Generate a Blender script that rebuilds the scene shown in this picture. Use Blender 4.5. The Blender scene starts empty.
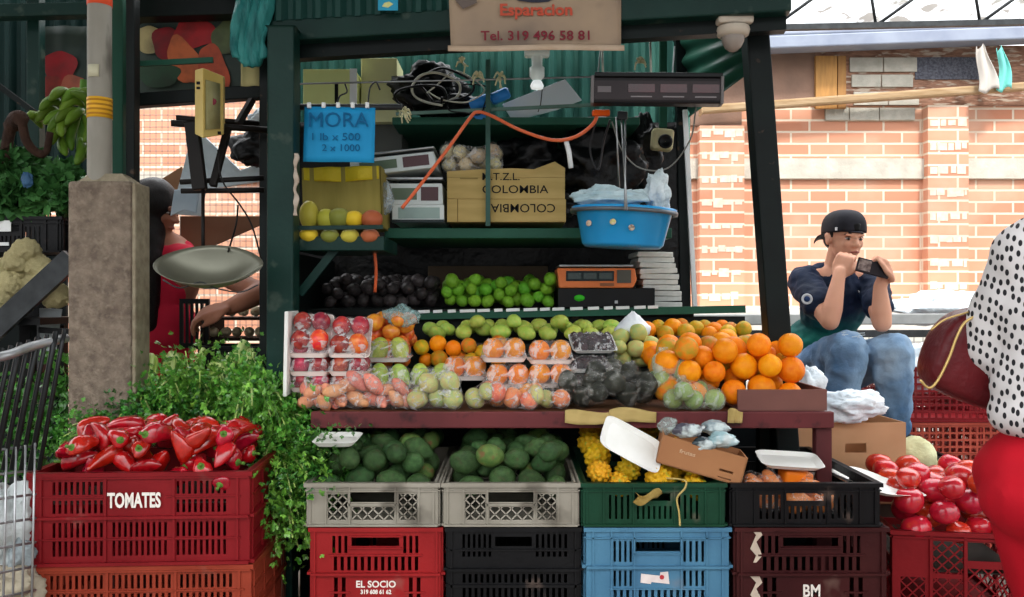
import bpy, math, random
from mathutils import Vector, Matrix, Euler, noise
random.seed(7)
PI = math.pi
SC = bpy.context.scene
COL = SC.collection
F, CX, CY, CZ = 850.0, 512.0, 298.5, 1.25     # focal length in pixels, image centre, eye height

def at(px, py, Y):
    return Vector(((px-CX)/F*Y, Y, CZ-(py-CY)/F*Y))
def U(Y): return Y/F                           # metres per pixel at distance Y
def proj(p): return (CX+p[0]/p[1]*F, CY-(p[2]-CZ)/p[1]*F)
def R(a, b): return random.uniform(a, b)
def V(*a): return Vector(a)

# ------------------------------------------------------------------ materials
def lin(c):
    if isinstance(c, str):
        c = [int(c[i:i+2], 16)/255 for i in (0, 2, 4)]
    return tuple((x/12.92 if x <= .04045 else ((x+.055)/1.055)**2.4) for x in c[:3])+(1.0,)
MATS = {}
def mat(name, c1, c2=None, rough=.5, scale=8, bump=0, bscale=None, metal=0, spec=.5, detail=4, rnd=0, hue=0,
        alpha=1, trans=0, sss=0, emit=0, stretch=None, contrast=(.35, .65), c3=None, s3=30, t3=(.55, .7), coat=0):
    if name in MATS: return MATS[name]
    m = bpy.data.materials.new(name); m.use_nodes = True
    nt = m.node_tree; N = nt.nodes; L = nt.links
    b = N['Principled BSDF']
    b.inputs['Roughness'].default_value = rough
    b.inputs['Metallic'].default_value = metal
    b.inputs['Specular IOR Level'].default_value = spec if rough < .3 or metal else spec*.35
    b.inputs['Alpha'].default_value = alpha
    b.inputs['Transmission Weight'].default_value = trans
    b.inputs['Subsurface Weight'].default_value = sss
    b.inputs['Coat Weight'].default_value = coat
    if sss: b.inputs['Subsurface Radius'].default_value = (.02, .008, .004)
    tc = N.new('ShaderNodeTexCoord')
    vec = tc.outputs['Object']
    if stretch:
        mp = N.new('ShaderNodeMapping'); mp.inputs['Scale'].default_value = stretch
        L.new(vec, mp.inputs[0]); vec = mp.outputs[0]
    col = None
    if c2 is not None:
        n = N.new('ShaderNodeTexNoise'); n.inputs['Scale'].default_value = scale; n.inputs['Detail'].default_value = detail
        L.new(vec, n.inputs['Vector'])
        if rnd or hue:
            oi0 = N.new('ShaderNodeObjectInfo'); ad = N.new('ShaderNodeVectorMath'); ad.operation = 'ADD'
            ml = N.new('ShaderNodeMath'); ml.operation = 'MULTIPLY'; ml.inputs[1].default_value = 37.0
            L.new(oi0.outputs['Random'], ml.inputs[0]); L.new(vec, ad.inputs[0]); L.new(ml.outputs[0], ad.inputs[1]); L.new(ad.outputs[0], n.inputs['Vector'])
        cr = N.new('ShaderNodeValToRGB'); cr.color_ramp.elements[0].position = contrast[0]; cr.color_ramp.elements[1].position = contrast[1]
        cr.color_ramp.elements[0].color = lin(c1); cr.color_ramp.elements[1].color = lin(c2)
        L.new(n.outputs['Fac'], cr.inputs[0]); col = cr.outputs[0]
        if c3 is not None:
            n3 = N.new('ShaderNodeTexNoise'); n3.inputs['Scale'].default_value = s3; n3.inputs['Detail'].default_value = 3
            L.new(vec, n3.inputs['Vector'])
            r3 = N.new('ShaderNodeValToRGB'); r3.color_ramp.elements[0].position = t3[0]; r3.color_ramp.elements[1].position = t3[1]
            L.new(n3.outputs['Fac'], r3.inputs[0])
            mx = N.new('ShaderNodeMix'); mx.data_type = 'RGBA'
            L.new(r3.outputs[0], mx.inputs[0]); L.new(col, mx.inputs[6]); mx.inputs[7].default_value = lin(c3); col = mx.outputs[2]
    if rnd or hue:
        oi = N.new('ShaderNodeObjectInfo'); hs = N.new('ShaderNodeHueSaturation')
        mr = N.new('ShaderNodeMapRange'); mr.inputs[3].default_value = 1-rnd; mr.inputs[4].default_value = 1+rnd
        mh = N.new('ShaderNodeMapRange'); mh.inputs[3].default_value = .5-hue; mh.inputs[4].default_value = .5+hue
        fr = N.new('ShaderNodeMath'); fr.operation = 'MULTIPLY'; fr.inputs[1].default_value = 7.31
        f2 = N.new('ShaderNodeMath'); f2.operation = 'FRACT'
        L.new(oi.outputs['Random'], mr.inputs[0]); L.new(oi.outputs['Random'], fr.inputs[0]); L.new(fr.outputs[0], f2.inputs[0]); L.new(f2.outputs[0], mh.inputs[0])
        L.new(mr.outputs[0], hs.inputs['Value']); L.new(mh.outputs[0], hs.inputs['Hue'])
        if col is not None: L.new(col, hs.inputs['Color'])
        else: hs.inputs['Color'].default_value = lin(c1)
        col = hs.outputs[0]
    if col is not None: L.new(col, b.inputs['Base Color'])
    else: b.inputs['Base Color'].default_value = lin(c1)
    if emit:
        b.inputs['Emission Color'].default_value = lin(c1); b.inputs['Emission Strength'].default_value = emit
    if bump:
        nb = N.new('ShaderNodeTexNoise'); nb.inputs['Scale'].default_value = bscale or scale*4; nb.inputs['Detail'].default_value = 5
        L.new(vec, nb.inputs['Vector'])
        bp = N.new('ShaderNodeBump'); bp.inputs['Strength'].default_value = bump; bp.inputs['Distance'].default_value = .01
        L.new(nb.outputs['Fac'], bp.inputs['Height']); L.new(bp.outputs[0], b.inputs['Normal'])
    MATS[name] = m
    return m

def film_mat(name, tint='FFFFFF', dens=.12, rough=.12, gl=.5, scale=30, bump=.6):
    """clear plastic film: mostly see-through, crinkled, with highlights set in by a noise mask"""
    if name in MATS: return MATS[name]
    m = bpy.data.materials.new(name); m.use_nodes = True
    nt = m.node_tree; N = nt.nodes; L = nt.links
    for n in list(N): N.remove(n)
    out = N.new('ShaderNodeOutputMaterial')
    tr = N.new('ShaderNodeBsdfTransparent'); tr.inputs[0].default_value = (.97, .97, .97, 1)
    pr = N.new('ShaderNodeBsdfPrincipled'); pr.inputs['Base Color'].default_value = lin(tint); pr.inputs['Roughness'].default_value = rough
    pr.inputs['Specular IOR Level'].default_value = 1.0
    tc = N.new('ShaderNodeTexCoord'); no = N.new('ShaderNodeTexNoise'); no.inputs['Scale'].default_value = scale; no.inputs['Detail'].default_value = 4
    no.inputs['Distortion'].default_value = 1.2
    L.new(tc.outputs['Object'], no.inputs['Vector'])
    bp = N.new('ShaderNodeBump'); bp.inputs['Strength'].default_value = bump; bp.inputs['Distance'].default_value = .02
    L.new(no.outputs['Fac'], bp.inputs['Height']); L.new(bp.outputs[0], pr.inputs['Normal'])
    cr = N.new('ShaderNodeValToRGB'); cr.color_ramp.elements[0].position = .50; cr.color_ramp.elements[1].position = .64  # noise patches of denser film painted in as highlights
    cr.color_ramp.elements[0].color = (dens, dens, dens, 1); cr.color_ramp.elements[1].color = (min(1, dens+gl),)*3+(1,)
    L.new(no.outputs['Fac'], cr.inputs[0])
    mx = N.new('ShaderNodeMixShader'); L.new(cr.outputs[0], mx.inputs[0]); L.new(tr.outputs[0], mx.inputs[1]); L.new(pr.outputs[0], mx.inputs[2])
    L.new(mx.outputs[0], out.inputs[0])
    MATS[name] = m
    return m

# ------------------------------------------------------------------ mesh builder
class MB:
    def __init__(s): s.v = []; s.f = []; s.sm = []
    def add(s, vs, fs, M=None, smooth=False):
        o = len(s.v)
        s.v += [(M @ Vector(v)) if M is not None else Vector(v) for v in vs]
        s.f += [tuple(i+o for i in f) for f in fs]; s.sm += [smooth]*len(fs)
        return s
    def box(s, a, b, M=None):
        x0, y0, z0 = a; x1, y1, z1 = b
        vs = [(x0,y0,z0),(x1,y0,z0),(x1,y1,z0),(x0,y1,z0),(x0,y0,z1),(x1,y0,z1),(x1,y1,z1),(x0,y1,z1)]
        return s.add(vs, [(0,3,2,1),(4,5,6,7),(0,1,5,4),(1,2,6,5),(2,3,7,6),(3,0,4,7)], M)
    def cbox(s, c, d, M=None):
        return s.box([c[i]-d[i]/2 for i in range(3)], [c[i]+d[i]/2 for i in range(3)], M)
    def tube(s, pts, r, n=8, cap=True, M=None, flat=1.0):
        pts = [Vector(p) for p in pts]; rs = r if isinstance(r, (list, tuple)) else [r]*len(pts)
        vs = []; fs = []
        d0 = (pts[1]-pts[0]).normalized()
        up = Vector((0,0,1)) if abs(d0.z) < .9 else Vector((1,0,0))
        for i, p in enumerate(pts):
            d = (pts[min(i+1, len(pts)-1)]-pts[max(i-1, 0)])
            d = d.normalized() if d.length > 1e-9 else d0
            a = d.cross(up)
            if a.length < 1e-4: a = d.cross(Vector((0,1,0)))
            a.normalize(); b = a.cross(d).normalized(); up = b
            for k in range(n):
                t = 2*PI*k/n
                vs.append(p+a*math.cos(t)*rs[i]+b*math.sin(t)*rs[i]*flat)
        for i in range(len(pts)-1):
            for k in range(n):
                k2 = (k+1) % n
                fs.append((i*n+k, i*n+k2, (i+1)*n+k2, (i+1)*n+k))
        if cap:
            fs.append(tuple(range(n-1, -1, -1))); fs.append(tuple((len(pts)-1)*n+k for k in range(n)))
        return s.add(vs, [f[::-1] for f in fs], M, smooth=n > 5)
    def bar(s, p, q, w, h=None, M=None):
        """square-section bar from p to q"""
        h = h or w; p = Vector(p); q = Vector(q); d = (q-p); l = d.length; d.normalize()
        up = Vector((0,0,1)) if abs(d.z) < .95 else Vector((0,1,0))
        a = d.cross(up).normalized(); b = a.cross(d)
        vs = []
        for c in (p, q):
            for (i, j) in ((-1,-1),(1,-1),(1,1),(-1,1)): vs.append(c+a*i*w/2+b*j*h/2)
        return s.add(vs, [(0,1,2,3)[::-1],(4,5,6,7)[::-1],(0,1,5,4)[::-1],(1,2,6,5)[::-1],(2,3,7,6)[::-1],(3,0,4,7)[::-1]], M)
    def lathe(s, prof, n=20, M=None, smooth=True, sx=1, sy=1):
        vs = []; fs = []
        for (r, z) in prof:
            for k in range(n):
                t = 2*PI*k/n; vs.append((r*math.cos(t)*sx, r*math.sin(t)*sy, z))
        for i in range(len(prof)-1):
            for k in range(n):
                k2 = (k+1) % n; fs.append((i*n+k, i*n+k2, (i+1)*n+k2, (i+1)*n+k))
        return s.add(vs, fs, M, smooth)
    def ball(s, fn=None, n=16, m=10, r=1.0, M=None, c=(0,0,0), sc=(1,1,1)):
        """sphere; fn(dir Vector)->radius factor or Vector"""
        vs = []; fs = []
        def P(d):
            q = fn(d) if fn else 1.0
            p = q if isinstance(q, Vector) else d*q
            return Vector((c[0]+p.x*r*sc[0], c[1]+p.y*r*sc[1], c[2]+p.z*r*sc[2]))
        vs.append(P(Vector((0,0,-1))))
        for i in range(1, m):
            ph = -PI/2+PI*i/m
            for k in range(n):
                t = 2*PI*k/n; vs.append(P(Vector((math.cos(ph)*math.cos(t), math.cos(ph)*math.sin(t), math.sin(ph)))))
        vs.append(P(Vector((0,0,1)))); top = len(vs)-1
        for k in range(n):
            k2 = (k+1) % n; fs.append((0, 1+k2, 1+k)); fs.append((top, 1+(m-2)*n+k, 1+(m-2)*n+k2))
            for i in range(m-2): fs.append((1+i*n+k, 1+i*n+k2, 1+(i+1)*n+k2, 1+(i+1)*n+k))
        return s.add(vs, fs, M, True)
    def sheet(s, fn, nu, nv, M=None, smooth=True, thick=0):
        """grid fn(u,v)->Vector, closed slab of given thickness if thick"""
        g = [[Vector(fn(i/nu, j/nv)) for j in range(nv+1)] for i in range(nu+1)]
        vs = [g[i][j] for i in range(nu+1) for j in range(nv+1)]
        W = nv+1; fs = []
        for i in range(nu):
            for j in range(nv): fs.append((i*W+j, (i+1)*W+j, (i+1)*W+j+1, i*W+j+1))
        if thick:
            nrm = []
            for i in range(nu+1):
                for j in range(nv+1):
                    a = g[min(i+1,nu)][j]-g[max(i-1,0)][j]; b = g[i][min(j+1,nv)]-g[i][max(j-1,0)]
                    c = a.cross(b); nrm.append(c.normalized() if c.length > 1e-12 else Vector((0,0,1)))
            o = len(vs); vs += [vs[k]-nrm[k]*thick for k in range(o)]
            fs += [tuple(o+q for q in f[::-1]) for f in list(fs)]
            for i in range(nu):
                fs.append((i*W, o+i*W, o+(i+1)*W, (i+1)*W)); fs.append((i*W+nv, (i+1)*W+nv, o+(i+1)*W+nv, o+i*W+nv))
            for j in range(nv):
                fs.append((j, j+1, o+j+1, o+j)); a = nu*W; fs.append((a+j, o+a+j, o+a+j+1, a+j+1))
        return s.add(vs, fs, M, smooth)
    def prism(s, poly, d, M=None):
        """poly in XZ, extruded along +Y by d"""
        n = len(poly); vs = [(x, 0, z) for x, z in poly]+[(x, d, z) for x, z in poly]
        fs = [tuple(range(n)), tuple(range(2*n-1, n-1, -1))]+[(i, i+n, (i+1) % n+n, (i+1) % n) for i in range(n)]
        return s.add(vs, fs, M)
    def panel(s, w, h, t, holes, M=None, x0=0, z0=0):
        """plate in XZ (thickness along Y) with rectangular holes"""
        xs = sorted({x0, x0+w, *[a for q in holes for a in (q[0], q[2])]}); zs = sorted({z0, z0+h, *[a for q in holes for a in (q[1], q[3])]})
        xs = [x for x in xs if x0-1e-9 <= x <= x0+w+1e-9]; zs = [z for z in zs if z0-1e-9 <= z <= z0+h+1e-9]
        def solid(i, j):
            if i < 0 or j < 0 or i >= len(xs)-1 or j >= len(zs)-1: return False
            cx, cz = (xs[i]+xs[i+1])/2, (zs[j]+zs[j+1])/2
            return not any(q[0] < cx < q[2] and q[1] < cz < q[3] for q in holes)
        vs = []; fs = []
        def q(*p):
            o = len(vs); vs.extend(p); fs.append((o, o+1, o+2, o+3))
        for i in range(len(xs)-1):
            for j in range(len(zs)-1):
                if not solid(i, j): continue
                a, b, c, d = xs[i], xs[i+1], zs[j], zs[j+1]
                q((a,0,c),(b,0,c),(b,0,d),(a,0,d)); q((b,t,c),(a,t,c),(a,t,d),(b,t,d))
                if not solid(i-1, j): q((a,t,c),(a,0,c),(a,0,d),(a,t,d))
                if not solid(i+1, j): q((b,0,c),(b,t,c),(b,t,d),(b,0,d))
                if not solid(i, j-1): q((a,t,c),(b,t,c),(b,0,c),(a,0,c))
                if not solid(i, j+1): q((a,0,d),(b,0,d),(b,t,d),(a,t,d))
        return s.add(vs, fs, M)
    def mesh(s, name):
        me = bpy.data.meshes.new(name)
        me.from_pydata([tuple(v) for v in s.v], [], s.f)
        me.polygons.foreach_set('use_smooth', s.sm); me.update()
        return me

def ob(name, mb, material, parent=None, loc=None, rot=None, bev=0, sub=0, bseg=2):
    me = mb if isinstance(mb, bpy.types.Mesh) else mb.mesh(name)
    o = bpy.data.objects.new(name, me); COL.objects.link(o)
    if material and not me.materials: me.materials.append(material)
    if parent: o.parent = parent
    if loc is not None: o.location = loc
    if rot is not None: o.rotation_euler = rot
    if bev:
        m = o.modifiers.new('b', 'BEVEL'); m.width = bev; m.segments = bseg; m.limit_method = 'ANGLE'; m.angle_limit = .6
    if sub:
        m = o.modifiers.new('s', 'SUBSURF'); m.levels = sub; m.render_levels = sub
    return o
def tag(o, label, cat, group=None):
    o['label'] = label; o['category'] = cat
    if group: o['group'] = group
    return o
def thing(name, label, cat, loc=(0,0,0), rotz=0, group=None, rot=None):
    o = bpy.data.objects.new(name, None); COL.objects.link(o)
    o.location = loc; o.rotation_euler = rot if rot is not None else (0, 0, rotz); o.empty_display_size = .05
    return tag(o, label, cat, group)
def struct(name, mb, material, bev=0, loc=None, rot=None):
    o = ob(name, mb, material, bev=bev, loc=loc, rot=rot); o['kind'] = 'structure'; return o
KIDS = {}
def kids(o): return [c for c in bpy.data.objects if c.parent == o]
def dup(src, loc, rot=None, scale=None, label=None, group=None, children=None):
    c = src.copy(); COL.objects.link(c); c.location = loc
    if rot is not None: c.rotation_euler = rot
    if scale is not None: c.scale = scale
    if label: c['label'] = label
    if group: c['group'] = group
    for ch in (children if children is not None else []):
        d = ch.copy(); COL.objects.link(d); d.parent = c
    return c
def remesh(mb, voxel, smooth=4, factor=.5):
    """fuse the closed shapes of a builder into one continuous skin"""
    o = ob('tmp', mb, None)
    r = o.modifiers.new('r', 'REMESH'); r.mode = 'VOXEL'; r.voxel_size = voxel; r.use_smooth_shade = True
    if smooth:
        s = o.modifiers.new('s', 'SMOOTH'); s.iterations = smooth; s.factor = factor
    dg = bpy.context.evaluated_depsgraph_get()
    me = bpy.data.meshes.new_from_object(o.evaluated_get(dg))
    bpy.data.objects.remove(o)
    me.materials.clear()
    return me
def text(name, s, size, material, parent, loc, rot=(PI/2, 0, 0), extrude=.0006, bold=0, align='CENTER', sx=1, shear=0):
    cu = bpy.data.curves.new(name, 'FONT'); cu.body = s; cu.size = size; cu.extrude = extrude; cu.offset = bold
    cu.align_x = align; cu.align_y = 'CENTER'; cu.resolution_u = 3; cu.shear = shear
    o = bpy.data.objects.new(name, cu); COL.objects.link(o)
    dg = bpy.context.evaluated_depsgraph_get(); dg.update()
    me = bpy.data.meshes.new_from_object(o.evaluated_get(dg)); bpy.data.objects.remove(o)
    for v in me.vertices: v.co.x *= sx
    me.materials.clear(); me.materials.append(material)
    q = bpy.data.objects.new(name, me); COL.objects.link(q)
    q.parent = parent; q.location = loc; q.rotation_euler = rot
    return q
def catenary(p, q, sag, n=14):
    p = Vector(p); q = Vector(q)
    return [p.lerp(q, i/n)-Vector((0, 0, sag*4*(i/n)*(1-i/n))) for i in range(n+1)]
def smoothpath(pts, k=6):
    """Catmull-Rom through points"""
    P = [Vector(p) for p in pts]; P = [P[0]*2-P[1]]+P+[P[-1]*2-P[-2]]; out = []
    for i in range(1, len(P)-2):
        for j in range(k):
            t = j/k; a, b, c, d = P[i-1], P[i], P[i+1], P[i+2]
            out.append(.5*((2*b)+(c-a)*t+(2*a-5*b+4*c-d)*t*t+(3*b-a-3*c+d)*t**3))
    out.append(P[-2]); return out

# ------------------------------------------------------------------ heaps and labels
def heap(n, x0, x1, y0, y1, r, floor, tries=70, jitter=.12, pull=0.0, inside=None, seed=1, crown=0.0, zmax=99):
    """positions of balls dropped one by one where they come to rest lowest; floor(x,y) is the surface beneath"""
    rg = random.Random(seed); out = []; cx, cy = (x0+x1)/2, (y0+y1)/2
    for i in range(n):
        rr = r*(1+rg.uniform(-jitter, jitter)); best = None
        for t in range(tries):
            x = rg.uniform(x0+rr, x1-rr); y = rg.uniform(y0+rr, y1-rr)
            if inside and not inside(x, y): continue
            z = floor(x, y)+rr
            for (a, b, c, q) in out:
                d2 = (x-a)**2+(y-b)**2; s = (q+rr)*.97
                if d2 < s*s: z = max(z, c+math.sqrt(s*s-d2))
            if z+rr > zmax: continue
            e = ((x-cx)/(x1-x0)*2)**2+((y-cy)/(y1-y0)*2)**2
            cost = z+crown*e
            if best is None or cost < best[0]: best = (cost, x, y, z)
        if best: out.append((best[1], best[2], best[3], rr))
    return out
def seen(hp):
    """drop the balls of a heap that are covered for every nearby eye position"""
    keep = set()
    for ex in (-.6, 0, .6):
        items = []
        for i, (x, y, z, r) in enumerate(hp):
            q = Vector((x-ex, y, z-CZ)); u, w = q.x/q.y, q.z/q.y; items.append((q.y, u, w, r/q.y, i))
        items.sort()
        for k, (d, u, w, r, i) in enumerate(items):
            if i in keep: continue
            for (a, b) in [(0,0)]+[(math.cos(t*PI/4)*.8, math.sin(t*PI/4)*.8) for t in range(8)]:
                pu, pw = u+a*r, w+b*r
                if not any((pu-u2)**2+(pw-w2)**2 < (r2*.97)**2 for (_, u2, w2, r2, _) in items[:k]):
                    keep.add(i); break
    return [h for i, h in enumerate(hp) if i in keep]
ORD = ['first','second','third','fourth','fifth','sixth','seventh','eighth','ninth','tenth','eleventh','twelfth','thirteenth','fourteenth','fifteenth','sixteenth',
       'seventeenth','eighteenth','nineteenth','twentieth']+['twenty-'+w for w in ('first','second','third','fourth','fifth','sixth','seventh','eighth','ninth')]
def rank(objs, what, band):
    """labels by row in the picture of the heap and place in that row; band is the row height in pixels"""
    pts = []
    for o in objs:
        q = proj(o.location); pts.append((q[1], q[0], o))
    pts.sort(key=lambda t: -t[0]); rows = []; base = None
    for p in pts:
        if base is None or base-p[0] > band: rows.append([]); base = p[0]
        rows[-1].append(p)
    for i, row in enumerate(rows):
        row.sort(key=lambda t: t[1])
        rn = 'lowest row' if i == 0 else ('top row' if i == len(rows)-1 else ORD[i]+' row up')
        if len(rows) == 1: rn = ''
        for k, p in enumerate(row):
            pos = 'the only one' if len(row) == 1 else ('leftmost' if k == 0 else 'rightmost' if k == len(row)-1 else ORD[k]+' from left')
            p[2]['label'] = (what+', '+(rn+', ' if rn else '')+pos)
def scatter(protos, hp, cat, group, what, band, rot='any', base_r=1.0, kidmap=None, tag_all=True):
    """one copy of a prototype at each resting place"""
    out = []; rg = random.Random(len(hp)*13+1)
    for i, (x, y, z, r) in enumerate(hp):
        src = protos[i % len(protos)]
        e = (rg.uniform(0, 6.28), rg.uniform(0, 6.28), rg.uniform(0, 6.28)) if rot == 'any' else \
            (rg.uniform(-.35, .35), rg.uniform(-.35, .35), rg.uniform(0, 6.28)) if rot == 'up' else \
            (PI/2+rg.uniform(-.5, .5), rg.uniform(-.4, .4), rg.uniform(0, 6.28)) if rot == 'lie' else rot(rg)
        s = r/base_r
        o = dup(src, (x, y, z), e, (s, s, s), 'x', group, children=(kidmap or {}).get(src.name, []))
        out.append(o)
    rank(out, what, band)
    return out
PROTO = []
def proto(name, mb, m, cat, group=None):
    """a first fruit of its kind; it leaves the scene once its copies are placed"""
    o = ob(name, mb, m); tag(o, 'x', cat, group); PROTO.append(o); return o
WORLD_S, SUN_E, EXPO = 1.7, 2.8, 0.6
# ------------------------------------------------------------------ shared materials
GREEN = mat('green_paint', '0E2C27', '14342E', rough=.4, scale=5, bump=.1, bscale=60, c3='3A4A42', s3=12, t3=(.62, .72))
GREEN2 = mat('green_paint_light', '1C4A3A', '235544', rough=.5, scale=5)
DGREEN = mat('dark_green_paint', '080F0F', '0E1817', rough=.5, scale=6, c3='4A3A2E', s3=20, t3=(.68, .75))
CORR = mat('corrugated_green', '1E413C', '2A524B', rough=.5, scale=3)
BLACKP = mat('black_plastic', '08090A', '0E1012', rough=.35, scale=10)
BLACKBAG = mat('black_bag', '050506', '0A0B0D', rough=.35, scale=14, bump=.8, bscale=26, spec=.7)
CONC = mat('pillar_concrete', '8F8172', '6E6156', rough=.95, scale=22, bump=.9, bscale=120, c3='9C8E7E', s3=60, t3=(.5, .9))
CONC2 = mat('pillar_concrete_side', 'A09680', '8A7F6B', rough=.95, scale=30, bump=.4, bscale=90)
CARD = mat('cardboard', 'A97F55', 'B98D60', rough=.9, scale=5, stretch=(1, 1, 6), bump=.05)
CARD2 = mat('cardboard_tan', 'A8925A', 'B8A068', rough=.9, scale=5, stretch=(1, 1, 6))
MAROON = mat('maroon_paint', '5A2A2C', '6B3234', rough=.5, scale=6, c3='3A2022', s3=20)
STEEL = mat('steel', '8F9294', 'A8ABAC', rough=.35, metal=.8, scale=20)
DSTEEL = mat('dark_steel', '25282A', '35383A', rough=.45, metal=.5, scale=20)
WHITE = mat('white_plastic', 'D8DCDC', 'E8EAEA', rough=.4, scale=8)
FOAM = mat('white_foam', 'E4E4DE', 'F0F0EC', rough=.6, scale=8)
BLACK = mat('black_ink', '0C0C0E', rough=.6)
WINK = mat('white_ink', 'E6DFD6', rough=.7)

# ------------------------------------------------------------------ ground and back wall
g = MB().box((-9, -3, -.2), (9, 14, 0)); struct('floor', g, mat('ground_concrete', '5A554E', '6E6860', rough=.9, scale=3, bump=.3, bscale=40))

def brick_mat():
    m = bpy.data.materials.new('brick'); m.use_nodes = True; nt = m.node_tree; N = nt.nodes; L = nt.links; b = N['Principled BSDF']
    tc = N.new('ShaderNodeTexCoord'); sp = N.new('ShaderNodeSeparateXYZ'); cb = N.new('ShaderNodeCombineXYZ')
    L.new(tc.outputs['Object'], sp.inputs[0])
    ad = N.new('ShaderNodeMath'); ad.operation = 'ADD'; L.new(sp.outputs[0], ad.inputs[0]); L.new(sp.outputs[1], ad.inputs[1])
    L.new(ad.outputs[0], cb.inputs[0]); L.new(sp.outputs[2], cb.inputs[1])
    br = N.new('ShaderNodeTexBrick'); br.inputs['Scale'].default_value = 1.0
    br.inputs['Brick Width'].default_value = .27; br.inputs['Row Height'].default_value = .085; br.inputs['Mortar Size'].default_value = .0085
    br.inputs['Mortar Smooth'].default_value = .2; br.inputs['Bias'].default_value = 0
    br.inputs['Color1'].default_value = lin('BE7E62'); br.inputs['Color2'].default_value = lin('CE967A'); br.inputs['Mortar'].default_value = lin('D8C8B4')
    L.new(cb.outputs[0], br.inputs[0])
    n = N.new('ShaderNodeTexNoise'); n.inputs['Scale'].default_value = 2.2; n.inputs['Detail'].default_value = 6; L.new(tc.outputs['Object'], n.inputs[0])
    cr = N.new('ShaderNodeValToRGB'); cr.color_ramp.elements[0].position = .5; cr.color_ramp.elements[1].position = .75
    L.new(n.outputs[0], cr.inputs[0])
    mx = N.new('ShaderNodeMix'); mx.data_type = 'RGBA'; mx.inputs[7].default_value = lin('C9AE98')
    ml = N.new('ShaderNodeMath'); ml.operation = 'MULTIPLY'; ml.inputs[1].default_value = .6; L.new(cr.outputs[0], ml.inputs[0])
    L.new(ml.outputs[0], mx.inputs[0]); L.new(br.outputs['Color'], mx.inputs[6]); L.new(mx.outputs[2], b.inputs['Base Color'])
    b.inputs['Roughness'].default_value = .9
    bp = N.new('ShaderNodeBump'); bp.inputs['Strength'].default_value = .5; bp.inputs['Distance'].default_value = .01; bp.invert = True
    L.new(br.outputs['Fac'], bp.inputs['Height']); L.new(bp.outputs[0], b.inputs['Normal'])
    return m
BRICK = brick_mat()
WY = 6.2
PALE = mat('cement', 'AFA99E', 'C4BEB2', rough=.95, scale=9, bump=.3, bscale=50)
BLOCKC = mat('cinder_block', 'A8A59A', 'BDB9AE', rough=.95, scale=12, bump=.4, bscale=60)
UPB = mat('upper_wall_dark', '7E6659', '8F7364', rough=.95, scale=5, bump=.4, bscale=20)
struct('wall_back', MB().box((-6.5, WY, 0), (7, WY+.2, 3.08)), BRICK)
def wq(px0, px1, py0, py1, out=.03, Y=WY):
    a = at(px0, py1, Y); b = at(px1, py0, Y); return (a.x, Y-out, a.z), (b.x, Y+.02, b.z)
# cement band, the browner courses above, cinder blocks patched into the wall
struct('trim_1', MB().box(*wq(560, 1300, 159, 179, .03)), PALE)
struct('trim_2', MB().box(*wq(-300, 440, 172, 182, .03)), PALE)
for i, (a, b) in enumerate(((697, 741), (922, 962))):
    m = MB(); m.box(*wq(a, b, 108 if i else 128, 700, .09))
    o = struct('wall_pilaster', m, BRICK); 
    PM = MB(); rg = random.Random(5+i)
    for y in range(122 if i else 132, 300, 23):
        x = a+2
        while x < b-4:
            w = rg.uniform(5, 11); p, q = wq(x, min(x+w, b-2), y+rg.uniform(-1.5, 1), y+rg.uniform(5, 8), .094, WY); x += w+rg.uniform(0, 3)
            PM.box((p[0], WY-.0925, p[2]), (q[0], WY-.085, q[2]))
    struct('trim_%d' % (3+i), PM, mat('pale_mortar', 'C8BAA8', 'DACDBC', rough=.95, scale=30))
m = MB(); m.box(*wq(814, 1300, 46, 106, .012)); struct('wall_upper_panel', m, mat('old_brick', '7A5A4A', 'A07A66', rough=.95, scale=14, stretch=(1, 1, 5), bump=.5, bscale=30, c3='B8A898', s3=9, t3=(.55, .62)))
m = MB(); m.box(*wq(741, 814, 48, 103, .02)); struct('wall_upper_panel', m, UPB)
m = MB(); m.box(*wq(690, 741, 48, 126, .02)); struct('wall_upper_panel', m, UPB)
rg = random.Random(3)
m = MB()
for (y0, y1, xs) in ((58, 73, (848, 882, 916)), (75, 88, (850, 880, 912)), (92, 106, (852, 887, 918)), (108, 121, (824, 848, 878, 914))):
    for i in range(len(xs)-1): m.box(*wq(xs[i]+.6, xs[i+1]-.6, y0+.5, y1-.5, .025))
struct('wall_block_patch', m, BLOCKC)
t = thing('wall_board', 'orange-brown upright timber boards closing a gap high in the brick wall', 'board', at(827, 82, WY-.05))
for (a, b, c) in ((816, 837, 'BA8A52'), (838, 846, '9A7048')):
    w = (b-a)*U(WY); ob('plank', MB().box((0, 0, -.19), (w, .03, .19)), mat('board_'+c, c, 'A57C4C', rough=.8, scale=6, stretch=(8, 1, 1)), t, loc=((a-827)*U(WY), 0, 0))
tag(ob('timber_pole', MB().bar(at(700, 110, WY-.12), at(1060, 84, WY-.12), .06, .06), mat('pole_wood', 'A89072', '927858', rough=.8, scale=6, stretch=(1, 8, 8)), bev=.015),
    'long peeled timber pole lying across the top of the brick wall', 'pole')
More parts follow.
